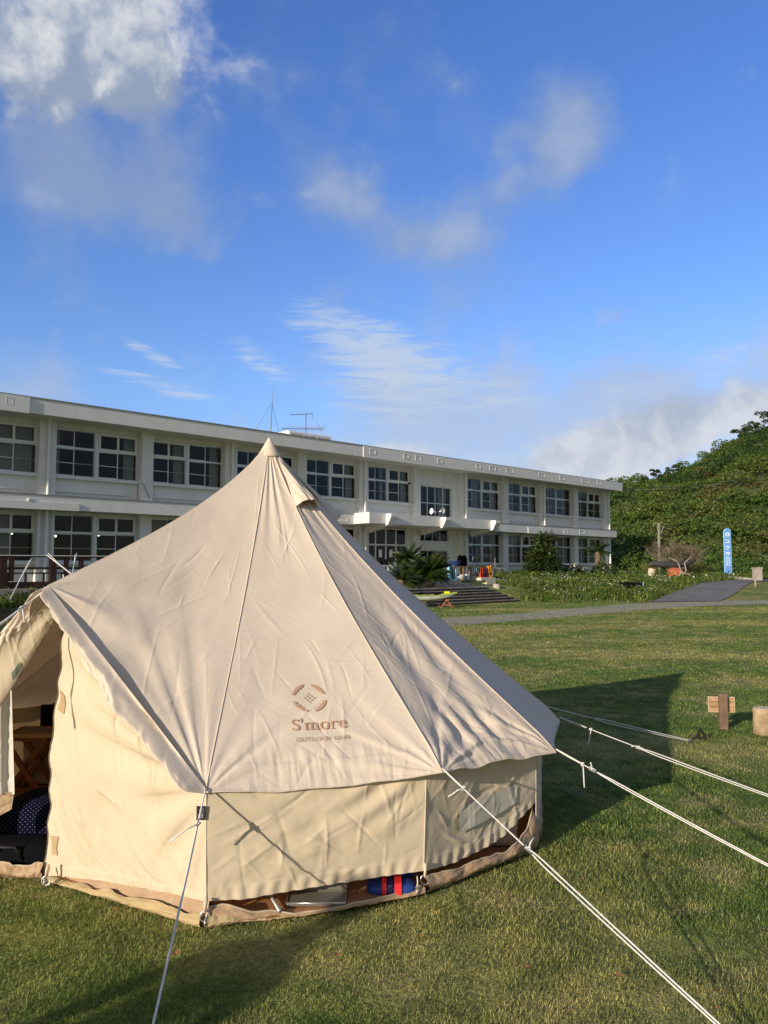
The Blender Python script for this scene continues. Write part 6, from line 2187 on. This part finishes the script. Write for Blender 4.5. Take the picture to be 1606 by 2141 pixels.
table(956, 6.2, 1.45, .7, .72, 'long wooden table behind the light blue tub')
table(990, 5.2, 1.3, .7, .70, 'dark wooden table between the tub and the life vests')
q = up(948.5, 6.66)
r = empty('plastic_tub', (q.x, q.y, zT), 'light blue plastic tub leaning on its side against the terrace table', 'tub', rotz=BROT)
Mt = Matrix.Rotation(math.radians(8), 4, 'Y') @ Matrix.Rotation(math.radians(-14), 4, 'X')
mb = MB()
w0, h0, dpt = .27, .80, .22
outer = [(-w0 + .06, 0), (w0 - .06, 0), (w0, .08), (w0, h0 - .08), (w0 - .06, h0), (-w0 + .06, h0), (-w0, h0 - .08), (-w0, .08)]
inner = [(x_ * .84, .06 + z_ * .85) for x_, z_ in outer]; deep = [(x_ * .72, .10 + z_ * .75) for x_, z_ in outer]
rings = [[(x_, 0.012, z_) for x_, z_ in outer], [(x_, -.012, z_) for x_, z_ in outer], [(x_, -.012, z_) for x_, z_ in inner], [(x_, dpt, z_) for x_, z_ in deep], [(x_, dpt + .012, z_) for x_, z_ in deep], [(x_, .012, z_) for x_, z_ in inner]]
vs = [Mt @ Vector(v_) for rg_ in rings for v_ in rg_]; fs = []
for a_ in range(5):
    for k in range(8): fs.append((a_ * 8 + k, a_ * 8 + (k + 1) % 8, (a_ + 1) * 8 + (k + 1) % 8, (a_ + 1) * 8 + k))
fs.append(tuple(24 + k for k in range(8))); fs.append(tuple(39 - k for k in range(8)))
for k in range(8): fs.append((40 + k, 40 + (k + 1) % 8, (k + 1) % 8, k))
mb.add(vs, fs); mb.build('tub_shell', M_LBLUE, r)
q = up(951, 6.2); r = empty('blue_basin', (q.x, q.y, zT + .72), 'dark blue basin standing on the table above the light blue tub', 'basin', rotz=BROT)
mb = MB(); mb.lathe([(.24, 0), (.30, .26), (.32, .27), (.31, .28), (.28, .27), (.22, .02)], n=20); mb.build('basin_shell', M_DBLUE, r, smooth=True)
q = up(966, 6.75); r = empty('white_bucket', (q.x, q.y, zT), 'small white bucket on the terrace right of the light blue tub', 'bucket')
mb = MB(); mb.lathe([(.11, 0), (.15, .28), (.16, .29), (.14, .29), (.10, .03)], n=16); mb.build('pail', M_PIPE, r, smooth=True)
mb = MB(); mb.tube([(-.15, 0, .28), (-.1, -.08, .2), (.1, -.08, .2), (.15, 0, .28)], .008, 5); mb.build('handle', M_STEEL, r)
q = up(976, 6.7); r = empty('water_canister', (q.x, q.y, zT), 'pale blue water canister between the bucket and the table leg', 'canister', rotz=BROT)
mb = MB(); mb.box((-.11, -.08, 0), (.11, .08, .32)); mb.build('body', mat('frosted_blue', (.38, .50, .56), .4), r, bevel=.03)
mb = MB(); mb.lathe([(.035, .32), (.035, .38), (.02, .385)], n=10); mb.build('cap', M_DBLUE, r)
for px, d_, lab in ((962, 5.6, 'left of the two black chairs stacked on the terrace table'), (970, 5.5, 'right of the two black chairs stacked on the terrace table')):
    q = up(px, d_); r = empty('upturned_chair', (q.x, q.y, zT + .70), lab, 'chair', 'black chairs stacked on the table', rotz=BROT)
    mb = MB(); mb.box((-.22, -.03, .0), (.22, .03, .42)); mb.lathe([(.21, -.03), (.21, .03)], Matrix.Translation((0, 0, .40)) @ Matrix.Rotation(PI / 2, 4, 'X'), 18); mb.build('backrest', M_FABB, r, bevel=.01)
    mb = MB(); mb.box((-.2, .03, .02), (.2, .38, .08)); mb.build('seat', M_FABB, r)
    for sx in (-.17, .17):
        mb = MB(); mb.tube([(sx, .06, .08), (sx, .1, .36)], .015, 6); mb.build('leg', M_FABB, r)
rk = up(1012, 5.4)
r = empty('drying_rack', (rk.x, rk.y, zT), 'thin rack on which life vests and wetsuits hang to dry', 'rack', rotz=BROT)
mb = MB(); mb.tube([(-.95, 0, 0), (-.95, 0, 1.22), (.95, 0, 1.22), (.95, 0, 0)], .018, 6); mb.build('bar', M_STEEL, r)
for sx in (-.95, .95):
    mb = MB(); mb.tube([(sx, -.3, .02), (sx, .3, .02)], .018, 6); mb.build('foot', M_STEEL, r)


def vest(px, py, w_, h_, material, lab, group='life vests on the drying rack', tilt=0, name='life_vest', cat='life vest'):
    d_ = 5.5; x_ = tx(px, d_); z_ = zat(px, py, d_) + F0.z
    q = F0 + AX * x_ + NX * d_
    r_ = empty(name, (q.x, q.y, z_), lab, cat, group, rotz=BROT)
    M_ = Matrix.Rotation(tilt, 4, 'Y')
    for sx in (-1, 1):
        mb = MB(); pl = [(sx * .02, -.1), (sx * w_ * .5, -.06), (sx * w_ * .55, -h_ * .5), (sx * w_ * .42, -h_), (sx * .03, -h_ * .98)]
        if sx > 0: pl = pl[::-1]
        mb.prism(pl, -.06, .06, M_); mb.build('foam_panel', material, r_, bevel=.025)
    mb = MB(); mb.box((-w_ * .5, -.07, -h_ * .62), (w_ * .5, -.062, -h_ * .56), M_); mb.box((-w_ * .3, -.02, -.1), (-w_ * .2, .02, .06), M_); mb.box((w_ * .2, -.02, -.1), (w_ * .3, .02, .06), M_); mb.build('strap', M_STRAP, r_)


M_ORED = mat('orange_red_nylon', (.70, .07, .015), .6); M_OYEL = mat('orange_yellow_nylon', (.85, .33, .02), .6)
vest(1005.5, 1184, .26, .78, M_ORED, 'orange red life vest hanging left of the yellow one')
vest(1022, 1180, .30, .85, M_OYEL, 'yellow orange life vest at the right end of the rack', tilt=-.15)
M_MAG = mat('purple_nylon', (.14, .02, .07), .6)
vest(1014, 1186, .34, .62, M_MAG, 'dark purple wetsuit hanging between the two bright life vests', name='wetsuit', cat='wetsuit', group=None)
vest(997, 1182, .22, .36, mat('teal_cloth', (.10, .22, .20), .7), 'small dark teal cloth at the left end of the drying rack', name='hanging_cloth', cat='cloth', group=None)
# outdoor air conditioning units
M_AC = mat('air_conditioner_casing', (.52, .51, .47), .5)
for px, d_, lab in ((1046, .9, 'air conditioning unit by the column right of the life vests'), (1034, 1.1, 'air conditioning unit half hidden behind the yellow life vest'), (1207, .9, 'left of the two air conditioning units under the right windows'), (1220, .9, 'right of the two air conditioning units under the right windows')):
    q = up(px, d_); r = empty('air_conditioner', (q.x, q.y, zT - .01), lab, 'air conditioner', 'air conditioning units by the wall', rotz=BROT)
    mb = MB(); mb.box((-.38, -.14, .05), (.38, .14, .62)); mb.build('casing', M_AC, r, bevel=.01)
    mb = MB()
    for k in range(6): 
        R_ = .06 + .036 * k; mb.tube([(-.1 + R_ * math.cos(2 * PI * i / 16), -.148, .33 + R_ * math.sin(2 * PI * i / 16)) for i in range(17)], .006, 4, cap=False)
    mb.build('fan_grille', M_STEEL, r)
    mb = MB(); mb.box((-.33, -.13, 0), (-.27, .13, .05)); mb.box((.27, -.13, 0), (.33, .13, .05)); mb.build('foot', M_STEEL, r)
# black umbrellas / awnings on the rack at the entrance
for px, lab in ((783, 'left of the two folded black parasols by the entrance doors'), (806, 'right of the two folded black parasols by the entrance doors')):
    d_ = 4.6; q = up(px, d_); z_ = zat(px, 1180, d_) + F0.z
    r = empty('black_parasol', (q.x, q.y, zT), lab, 'parasol', 'black parasols by the entrance', rotz=BROT)
    mb = MB(); mb.lathe([(.03, z_ - zT + .28), (.18, z_ - zT + .18), (.46, z_ - zT - .02), (.45, z_ - zT - .05), (.05, z_ - zT + .1)], n=8); mb.build('canopy', M_FABB, r)
    mb = MB(); mb.tube([(0, 0, 0), (0, 0, z_ - zT + .3)], .02, 6); mb.build('pole', M_STEEL, r)
q = up(800, 5.4); r = empty('white_trolley', (q.x, q.y, zT), 'white tubular trolley under the black parasols', 'trolley', rotz=BROT)
mb = MB()
for x_ in (-.55, .55):
    for y_ in (-.2, .2): mb.tube([(x_, y_, 0), (x_, y_, .75)], .02, 6)
mb.tube([(-.55, -.2, .75), (.55, -.2, .75), (.55, .2, .75), (-.55, .2, .75), (-.55, -.2, .75)], .02, 6); mb.build('frame', M_PIPE, r)
mb = MB(); mb.box((-.55, -.2, .35), (.55, .2, .38)); mb.build('shelf', M_TABW, r)
r = empty('wall_pole', up(1145, .9), 'tall thin grey pole rising in front of the ledge behind the palm tuft', 'pole')
r.location.z = zT
mb = MB(); mb.tube([(0, 0, 0), (0, 0, zat(1145, 1100, .9) + F0.z - zT), (-.12, 0, zat(1145, 1098, .9) + F0.z - zT + .15)], .03, 6); mb.build('tube', M_STEEL, r)

# blue pylon sign ---------------------------------------------------------------
M_SBL = mat('sign_light_blue', (.16, .42, .78), .45, var=.04); M_SBD = mat('sign_blue', (.055, .19, .50), .45, var=.04); M_SW = mat('sign_white', (.52, .62, .72), .5)
Ys = 52.0
b0 = aty(1523, 1204, Ys); zs = b0.z; ws = Ys / FOC
r = empty('pylon_sign', (b0.x, b0.y, zs), 'tall narrow blue sign with a rounded top and white vertical lettering beside the drive', 'sign', rotz=math.radians(-24))
Hs = 99 * ws
hw = 8.2 * ws / math.cos(math.radians(24)) * .80
poly = [(-hw, 0), (hw, 0), (hw, Hs - .22)] + [(hw * math.cos(a), Hs - .22 + .22 * math.sin(a)) for a in np.linspace(.3, PI - .3, 7)] + [(-hw, Hs - .22)]
mb = MB(); mb.prism(poly, -.10, .30); mb.build('side_case', M_SBL, r)
poly = [(x_ * .82 + .02, z_ * .985 + .02) for x_, z_ in poly]
mb = MB(); mb.prism(poly, -.115, -.101); mb.build('face', M_SBD, r)


def text_obj(s, size, x_, z_, name, parent, material, dy=-.119, colsp=None):
    out = []
    vs_all, fs_all = [], []
    cu = bpy.data.curves.new('t', 'FONT'); cu.body = s; cu.size = size; cu.align_x = 'CENTER'; cu.offset = size * .02; cu.resolution_u = 3
    to = bpy.data.objects.new('t', cu); COL.objects.link(to)
    me = bpy.data.meshes.new_from_object(to.evaluated_get(bpy.context.evaluated_depsgraph_get()))
    vs_ = [(v_.co.x + x_, dy, v_.co.y + z_) for v_ in me.vertices]; fs_ = [tuple(p_.vertices) for p_ in me.polygons]
    bpy.data.objects.remove(to)
    mb.add(vs_, fs_)


mb = MB()
for i_, ch in enumerate('ユクサ'): text_obj(ch, .33, .02, Hs - 1.00 - .42 * i_, 't', r, M_SW)
for i_, (a1, a2) in enumerate((('海', 'お'), ('の', 'お'), ('学', 'す'), ('校', 'み'))):
    text_obj(a1, .14, -.05, Hs - 2.06 - .15 * i_, 't', r, M_SW); text_obj(a2, .14, .10, Hs - 2.06 - .15 * i_, 't', r, M_SW)
mb.build('lettering', M_SW, r)
mb = MB()
for a in range(6):
    c_ = (.02 + .10 * math.cos(a * PI / 3), Hs - .42 + .10 * math.sin(a * PI / 3)); mb.lathe([(.045, 0), (.045, .004)], Matrix.Translation((c_[0], -.116, c_[1])) @ Matrix.Rotation(PI / 2, 4, 'X'), 8)
mb.build('emblem', M_SW, r)

# concrete kerb, gate pier, stakes beside the drive
q = aty(1530, 1212, 49.0)
r = empty('concrete_apron', (0, 0, 0), 'low grey concrete parapet at the far end of the drive', 'low wall')
a_, b_, c_ = aty(1462, 1208, 51), aty(1500, 1214, 48), aty(1604, 1218, 47)
M_CONC = mat('grey_concrete', (.34, .31, .27), .9, var=.12, vscale=1, bump=.2, dirt=(.2, .18, .14))
mb = MB()
pts_ = [aty(1450, 1203, 54), aty(1490, 1203, 50), aty(1545, 1206, 47.5), aty(1606, 1212, 46.5)]
for i_ in range(3):
    p_, q_ = pts_[i_], pts_[i_ + 1]; d_ = (q_ - p_); d_.z = 0; n_2 = Vector((d_.y, -d_.x, 0)).normalized() * .12
    z0 = min(gz1(p_.x, p_.y), gz1(q_.x, q_.y)) - .2
    vs = [Vector((p_.x, p_.y, z0)) - n_2, Vector((q_.x, q_.y, z0)) - n_2, Vector((q_.x, q_.y, z0)) + n_2 * 4, Vector((p_.x, p_.y, z0)) + n_2 * 4,
          Vector((p_.x, p_.y, p_.z)) - n_2, Vector((q_.x, q_.y, q_.z)) - n_2, Vector((q_.x, q_.y, q_.z)) + n_2, Vector((p_.x, p_.y, p_.z)) + n_2]
    mb.add(vs, [(0, 3, 2, 1), (4, 5, 6, 7), (0, 1, 5, 4), (1, 2, 6, 5), (2, 3, 7, 6), (3, 0, 4, 7)])
mb.build('parapet', M_CONC, r)
q = aty(1584, 1214, 45.5); q.z = gz1(q.x, q.y)
r = empty('gate_pier', q, 'square concrete gate pier at the right edge beside the drive', 'pier')
wq = 45.5 / FOC
mb = MB(); mb.box((-7.5 * wq, -.2, -.1), (7.5 * wq, .2, aty(1584, 1189, 45.5).z - q.z)); mb.build('pier', M_CONC, r, bevel=.01)
mb = MB(); mb.box((-8.5 * wq, -.23, aty(1584, 1189, 45.5).z - q.z), (8.5 * wq, .23, aty(1584, 1188, 45.5).z - q.z + .04)); mb.build('cap', M_CONC, r)
for i_, (px, py, Y_, h_, lab) in enumerate(((1580, 1227, 40, .95, 'forked pale driftwood stake in the grass at the right edge'), (1477, 1210, 46, .36, 'thin white stake in the weeds left of the drive end'),
                                          (1451, 1212, 44, .30, 'small white marker among the flowering weeds'), (1534, 1203, 50, .30, 'small white figure shaped marker right of the blue sign'))):
    q = aty(px, py, Y_); q.z = gz1(q.x, q.y) - .05
    r = empty('stake', q, lab, 'stake', 'pale stakes beside the drive')
    mb = MB()
    if i_ == 0: mb.tube([(0, 0, 0), (.0, 0, h_ * .55), (.14, 0, h_ * .8), (.22, 0, h_ * 1.1)], [.05, .05, .045, .035], 6); mb.tube([(0, 0, h_ * .5), (-.05, 0, h_ * .72)], .04, 6)
    elif i_ == 3: mb.lathe([(.07, 0), (.09, .12), (.06, .24), (.03, .27)], n=8); mb.lathe([(.02, .26), (.05, .32), (.02, .38)], n=8)
    else: mb.tube([(0, 0, 0), (0.01, 0, h_)], .025, 6); mb.lathe([(.05, h_), (.01, h_ + .08)], n=6)
    mb.build('stick', M_DRIFT if i_ == 0 else M_PIPE, r)
r = empty('stone_block', aty(1308, 1198, 60) - Vector((0, 0, .25)), 'pair of pale stone blocks in the grass right of the school corner', 'stone block')
mb = MB(); mb.box((-.9, 0, 0), (0.05, .4, .40)); mb.box((.12, .05, 0), (.7, .4, .36)); mb.build('block', M_CONC, r, bevel=.03)
q = aty(1320, 1232, 39); q.z = gz1(q.x, q.y); r = empty('dark_crate', q, 'low black crate with a blue corner lying in the weeds', 'crate')
mb = MB(); mb.box((-.55, -.2, .05), (.5, .2, .34)); mb.build('crate_body', M_FABB, r, bevel=.02)
mb = MB(); mb.box((.505, -.15, .10), (.58, .15, .32)); mb.build('blue_end', M_LBLUE, r)

# utility pole and wires across the hillside
q = aty(1380, 1205, 60)
M_POLE = mat('concrete_pole', (.20, .19, .175), .8)
zt_ = aty(1379, 1093, 60).z
r = empty('utility_pole', (q.x, q.y, q.z), 'concrete utility pole rising behind the bare twiggy tree', 'utility pole')
mb = MB(); mb.tube([(0, 0, -.5), (0, 0, zt_ - q.z)], [.13, .10], 10); mb.build('pole', M_POLE, r, smooth=True)
mb = MB(); mb.tube([(0.1, -.1, zt_ - q.z - .9), (.35, -.1, zt_ - q.z - .3)], .025, 5); mb.tube([(-.2, 0, zt_ - q.z - .3), (.5, 0, zt_ - q.z - .3)], .03, 5); mb.build('crossarm', M_STEEL, r)
WIRES = [((1300, 1022), (1606, 989), 58, 'upper of the two dark wires crossing the hillside from the school roof'), ((1300, 1026), (1606, 998), 58.5, 'lower of the two dark wires crossing the hillside from the school roof'),
         ((1379, 1099), (1700, 1090), 60, 'thin wire running right from the utility pole'), ((1379, 1100), (1290, 1112), 60, 'thin wire running left from the utility pole to the school')]
for (a_, b_, Y_, lab) in WIRES:
    p_ = aty(a_[0], a_[1], Y_); q_ = aty(b_[0] * 1.0, b_[1], Y_ - (6 if Y_ < 60 else 0)); q_ = p_ + (q_ - p_) * (1.15 if Y_ < 60 else 1.0)
    r = empty('overhead_wire', p_, lab, 'wire', 'overhead wires')
    mb = MB(); mb.tube(sag_line(Vector((0, 0, 0)), q_ - p_, 20, .35 if Y_ < 60 else .12), .022 if Y_ < 60 else .014, 5); mb.build('cable', M_BLACK, r)

# ---- rough grass and flowers on the bank ----------------------------------------
M_ROUGH = leaf_mat('rough_grass', [(0.04, 0.085, 0.010), (0.075, 0.135, 0.016), (0.13, 0.17, 0.03), (0.24, 0.22, 0.08)], .35, .5)
n = 52000
bx_ = RNG.uniform(3.5, 30, n); by_ = RNG.uniform(33.0, 62, n)
d_, t_ = fd(bx_, by_)
q2 = np.minimum(by_ - 33.6, (bx_ - 6.0) * 1.2)
nn = fbm(np.stack([bx_ * .5, by_ * .5, bx_ * 0], -1), 3, 6)
ok = (q2 + 0.8 * nn > 0.1) & (d_ > 0.9) & ~((d_ > 6) & (t_ > 27.3))
# keep the drive clear
fx = (bx_ - (11.9 + (by_ - 34) * .78)); ok &= ~((fx > -.5) & (fx < 5.0) & (by_ < 47)) & (RNG.uniform(0, 1, n) < np.clip(1.25 - (by_ - 34) / 45, .3, 1))
ok &= ~((t_ > 21.3) & (d_ < 7.4))
bx_, by_, nn = bx_[ok], by_[ok], nn[ok]
hb = RNG.uniform(.12, .34, len(bx_)) * (1 + .7 * nn) * np.clip((by_ - 33) / 2.2, .35, 1)
bl_ = blades('bank_grass', bx_, by_, np.maximum(hb, .06), RNG.uniform(.03, .065, len(bx_)), 1.0, 'rough grass and weeds covering the bank between the steps and the drive', 'grass', M_ROUGH)
n = 16000
bx_ = RNG.uniform(3.5, 30, n); by_ = RNG.uniform(33.6, 60, n)
d_, t_ = fd(bx_, by_); q2 = np.minimum(by_ - 33.8, (bx_ - 6.0) * 1.2); fx = (bx_ - (11.9 + (by_ - 34) * .78))
nn = fbm(np.stack([bx_ * .6, by_ * .6, bx_ * 0], -1), 3, 16)
ok = (q2 > .6) & (d_ > 1.0) & ~((fx > -.6) & (fx < 5.4) & (by_ < 48)) & ~((d_ > 6) & (t_ > 27.3)) & (nn > -.25) & ~((t_ > 21.3) & (d_ < 7.4))
bx_, by_, nn = bx_[ok], by_[ok], nn[ok]
C_ = np.stack([bx_, by_, gz(bx_, by_) + RNG.uniform(.05, .38, len(bx_)) * (1 + nn)], -1)
V, F, at = leaf_cards(C_, RNG.uniform(.05, .10, len(bx_)), np.clip(.35 + .5 * nn + RNG.uniform(-.25, .25, len(bx_)), 0, 1), .5)
tag(np_mesh('leafy_weeds', V, F, M_ROUGH, attr=at), 'broad leaved weeds mixed through the bank in front of the school', 'weeds', kind='stuff')
n = 2000
bx_ = RNG.uniform(7.5, 16, n); by_ = RNG.uniform(34.2, 47, n)
nn = fbm(np.stack([bx_ * .7, by_ * .7, bx_ * 0], -1), 2, 26); fx = (bx_ - (11.9 + (by_ - 34) * .78))
ok = (nn > .10) & ~((fx > -.4) & (fx < 5.4))
C_ = np.stack([bx_[ok], by_[ok], gz(bx_[ok], by_[ok]) + RNG.uniform(.22, .42, ok.sum())], -1)
V, F, at = leaf_cards(C_, RNG.uniform(.016, .032, len(C_)), np.zeros(len(C_)), .8, 1.0)
tag(np_mesh('white_wildflowers', V, F, mat('white_petal', (.55, .55, .45), .7), attr=at), 'small white wildflowers sprinkled over the weeds near the drive', 'flowers', kind='stuff')
# grass right of the drive and left bank
n = 9000
bx_ = RNG.uniform(15, 27, n); by_ = RNG.uniform(34.5, 47, n); fx = (bx_ - (11.9 + (by_ - 34) * .78)); ok = fx > 4.6
bx2 = np.concatenate([bx_[ok], RNG.uniform(-14, -7.0, 9000)]); by2 = np.concatenate([by_[ok], np.zeros(9000)])
tt = RNG.uniform(38, 50, 9000); dd2 = RNG.uniform(8.7, 11.2, 9000)
bx2[-9000:] = F0.x - AX.x * tt + NX.x * dd2; by2[-9000:] = F0.y - AX.y * tt + NX.y * dd2
blades('verge_grass', bx2, by2, RNG.uniform(.10, .26, len(bx2)), RNG.uniform(.02, .045, len(bx2)), 1.0, 'long grass on the verge right of the drive and on the strip above the retaining wall', 'grass', M_ROUGH)
# pampas-like tufts at the foot of the hill
for i_, (px, Y_, lab) in enumerate(((1425, 56, 'dry straw coloured grass clump left of the blue sign'), (1460, 57, 'dry grass clump just left of the blue sign'), (1360, 54, 'tall yellow green grass tuft beside the covered boat'))):
    q = aty(px, 1200, Y_); q.z = gz1(q.x, q.y)
    k = 700; a = RNG.uniform(0, 2 * PI, k); rr = np.sqrt(RNG.uniform(0, 1, k)) * (.9 if i_ < 2 else .45)
    X_, Y2 = q.x + rr * np.cos(a), q.y + rr * np.sin(a) * .6
    o = blades('grass_clump', X_, Y2, RNG.uniform(.5, 1.15, k), RNG.uniform(.02, .04, k), .7, lab, 'grass clump', M_ROUGH)
    at = np.ones((k, 5, 4)); at[:, :, 0] = RNG.uniform(.6, 1.0, k)[:, None]; at[:, :, 1] = RNG.uniform(.3, 1, k)[:, None]
    o.data.color_attributes['tone'].data.foreach_set('color', at.astype(np.float32).ravel())
    o['kind'] = 'thing'; o['group'] = 'grass clumps at the foot of the hill'
# undergrowth line at the foot of the hill
k = 26000
X_ = RNG.uniform(14, 44, k); Y_ = RNG.uniform(58, 68, k); ok = (fd(X_, Y_)[1] < -1.5)
X_, Y_ = X_[ok], Y_[ok]
nz = fbm(np.stack([X_ * .35, Y_ * .35, X_ * 0], -1), 3, 44)
C_ = np.stack([X_, Y_, gz(X_, Y_) + np.abs(RNG.normal(0, .55, len(X_))) * (1 + nz) * np.clip((Y_ - 57) / 5, .3, 1.6)], -1)
V, F, at = leaf_cards(C_, RNG.uniform(.10, .2, len(X_)), np.clip(.25 + .4 * nz + RNG.uniform(-.2, .2, len(X_)), 0, 1), .3)
tag(np_mesh('undergrowth', V, F, M_FOREST, attr=at), 'tangled dark undergrowth along the foot of the wooded hill', 'undergrowth', kind='stuff')

# trees out of view on the left whose shade reaches the lawn and the school front
for i_, (x_, y_, h_, s_) in enumerate(((-26, 17, 7.0, 3.2), (-33, 22, 6.0, 3.0), (-20, 6.0, 6.0, 2.6))):
    tree('garden_tree', (x_, y_, gz1(x_, y_)), h_, s_, ['broad leafy tree left of the deck, out of the photo', 'farther broad leafy tree left of the deck, out of the photo', 'leafy tree on the lawn left of the tent, out of the photo'][i_], n=3200, leaf=.22, bare=.4, seed=50 + i_, trunk_r=.2, clumps=12, group='trees left of the photo')

# ---- the person whose shadow falls across the near lawn (stands left of and behind the camera)
def person(base, yaw):
    r = empty('person', base, 'person in a dark jacket and trousers standing on the lawn with arms by the sides', 'person', rotz=yaw)
    V_ = [(0, 0, .96, .15, .11), (0, 0, 1.12, .14, .10), (0, 0, 1.32, .17, .11), (0, 0, 1.45, .10, .08), (0, 0, 1.52, .055, .055),
          (.09, 0, .90, .10, .10), (.10, .0, .50, .062, .062), (.105, -.02, .10, .045, .045), (.11, .10, .04, .045, .035),
          (-.09, 0, .90, .10, .10), (-.10, .0, .50, .062, .062), (-.105, -.02, .10, .045, .045), (-.11, .10, .04, .045, .035),
          (.19, 0, 1.41, .06, .06), (.24, 0, 1.14, .045, .045), (.25, .04, .90, .035, .035), (.25, .06, .82, .035, .022),
          (-.19, 0, 1.41, .06, .06), (-.24, 0, 1.14, .045, .045), (-.25, .04, .90, .035, .035), (-.25, .06, .82, .035, .022),
          (0, .01, 1.60, .085, .095), (0, .0, 1.69, .075, .085)]
    Ed = [(0, 1), (1, 2), (2, 3), (3, 4), (0, 5), (5, 6), (6, 7), (7, 8), (0, 9), (9, 10), (10, 11), (11, 12), (3, 13), (13, 14), (14, 15), (15, 16), (3, 17), (17, 18), (18, 19), (19, 20), (4, 21), (21, 22)]
    me = bpy.data.meshes.new('body'); me.from_pydata([v_[:3] for v_ in V_], Ed, [])
    o = bpy.data.objects.new('body', me); COL.objects.link(o); o.parent = r
    me.materials.append(mat('dark_clothing', (.03, .035, .05), .8))
    sk_ = o.modifiers.new('skin', 'SKIN'); sk_.use_smooth_shade = True
    for i_, v_ in enumerate(V_): me.skin_vertices[0].data[i_].radius = (v_[3], v_[4])
    me.skin_vertices[0].data[0].use_root = True
    o.modifiers.new('sub', 'SUBSURF').levels = 2
    o.modifiers['sub'].render_levels = 2
    for sx in (-1, 1):
        mb = MB()
        for k in range(4):
            x_ = sx * .25; y_ = .035 + .02 * k; L_ = (.075, .085, .08, .065)[k]
            mb.tube([(x_, y_, .80), (x_, y_ + .004, .80 - L_ * .55), (x_ - sx * .01, y_ + .012, .80 - L_)], [.010, .009, .007], 6)
        mb.tube([(x_, .03, .86), (x_ - sx * .01, .105, .82), (x_ - sx * .015, .12, .78)], [.012, .010, .008], 6)
        mb.build('fingers', mat('skin', (.42, .25, .17), .6), r, smooth=True)
    blob('hair', r, 0, -.012, 1.69, .092, .102, .085, mat('dark_hair', (.02, .014, .01), .6), 3, False, 2.0, (20, 14), .06)
    mb = MB(); mb.lathe([(.006, .0), (.012, .012), (.004, .03)], Matrix.Translation((0, .108, 1.60)), 8)
    for sx in (-1, 1): mb.lathe([(.004, -.004), (.012, 0), (.004, .004)], Matrix.Translation((sx * .032, .092, 1.635)) @ Matrix.Rotation(PI / 2, 4, 'X'), 8)
    mb.build('face', mat('face_skin', (.40, .24, .17), .6), r, smooth=True)


person((-3.62, -0.40, 0), math.radians(-40))


def split_loose(names):
    """one object for each separate box of these flat building parts"""
    for o in [o for o in bpy.data.objects if o.type == 'MESH' and o.name.split('.')[0] in names]:
        me = o.data
        if len(me.polygons) <= 6: continue
        nb_ = len(me.vertices) // 8
        co = [v_.co.copy() for v_ in me.vertices]
        for k in range(1, nb_):
            mb = MB(); mb.add(co[8 * k:8 * k + 8], [(0, 3, 2, 1), (4, 5, 6, 7), (0, 1, 5, 4), (1, 2, 6, 5), (2, 3, 7, 6), (3, 0, 4, 7)])
            mb.build(o.name.split('.')[0], me.materials[0], o.parent)
        m2 = bpy.data.meshes.new(me.name); m2.from_pydata(co[:8], [], [(0, 3, 2, 1), (4, 5, 6, 7), (0, 1, 5, 4), (1, 2, 6, 5), (2, 3, 7, 6), (3, 0, 4, 7)]); m2.materials.append(me.materials[0]); o.data = m2


split_loose({'fascia_field', 'ledge_band', 'wall_panel', 'mullion', 'inner_wall', 'outer_wall', 'conduit', 'notice', 'floor', 'deck_edge', 'coping', 'foot'} - {'floor'})

# ---- turf blades ------------------------------------------------------------------
blades('turf', *GRASS_ARGS, 'short mown grass blades of the camp lawn', 'grass')
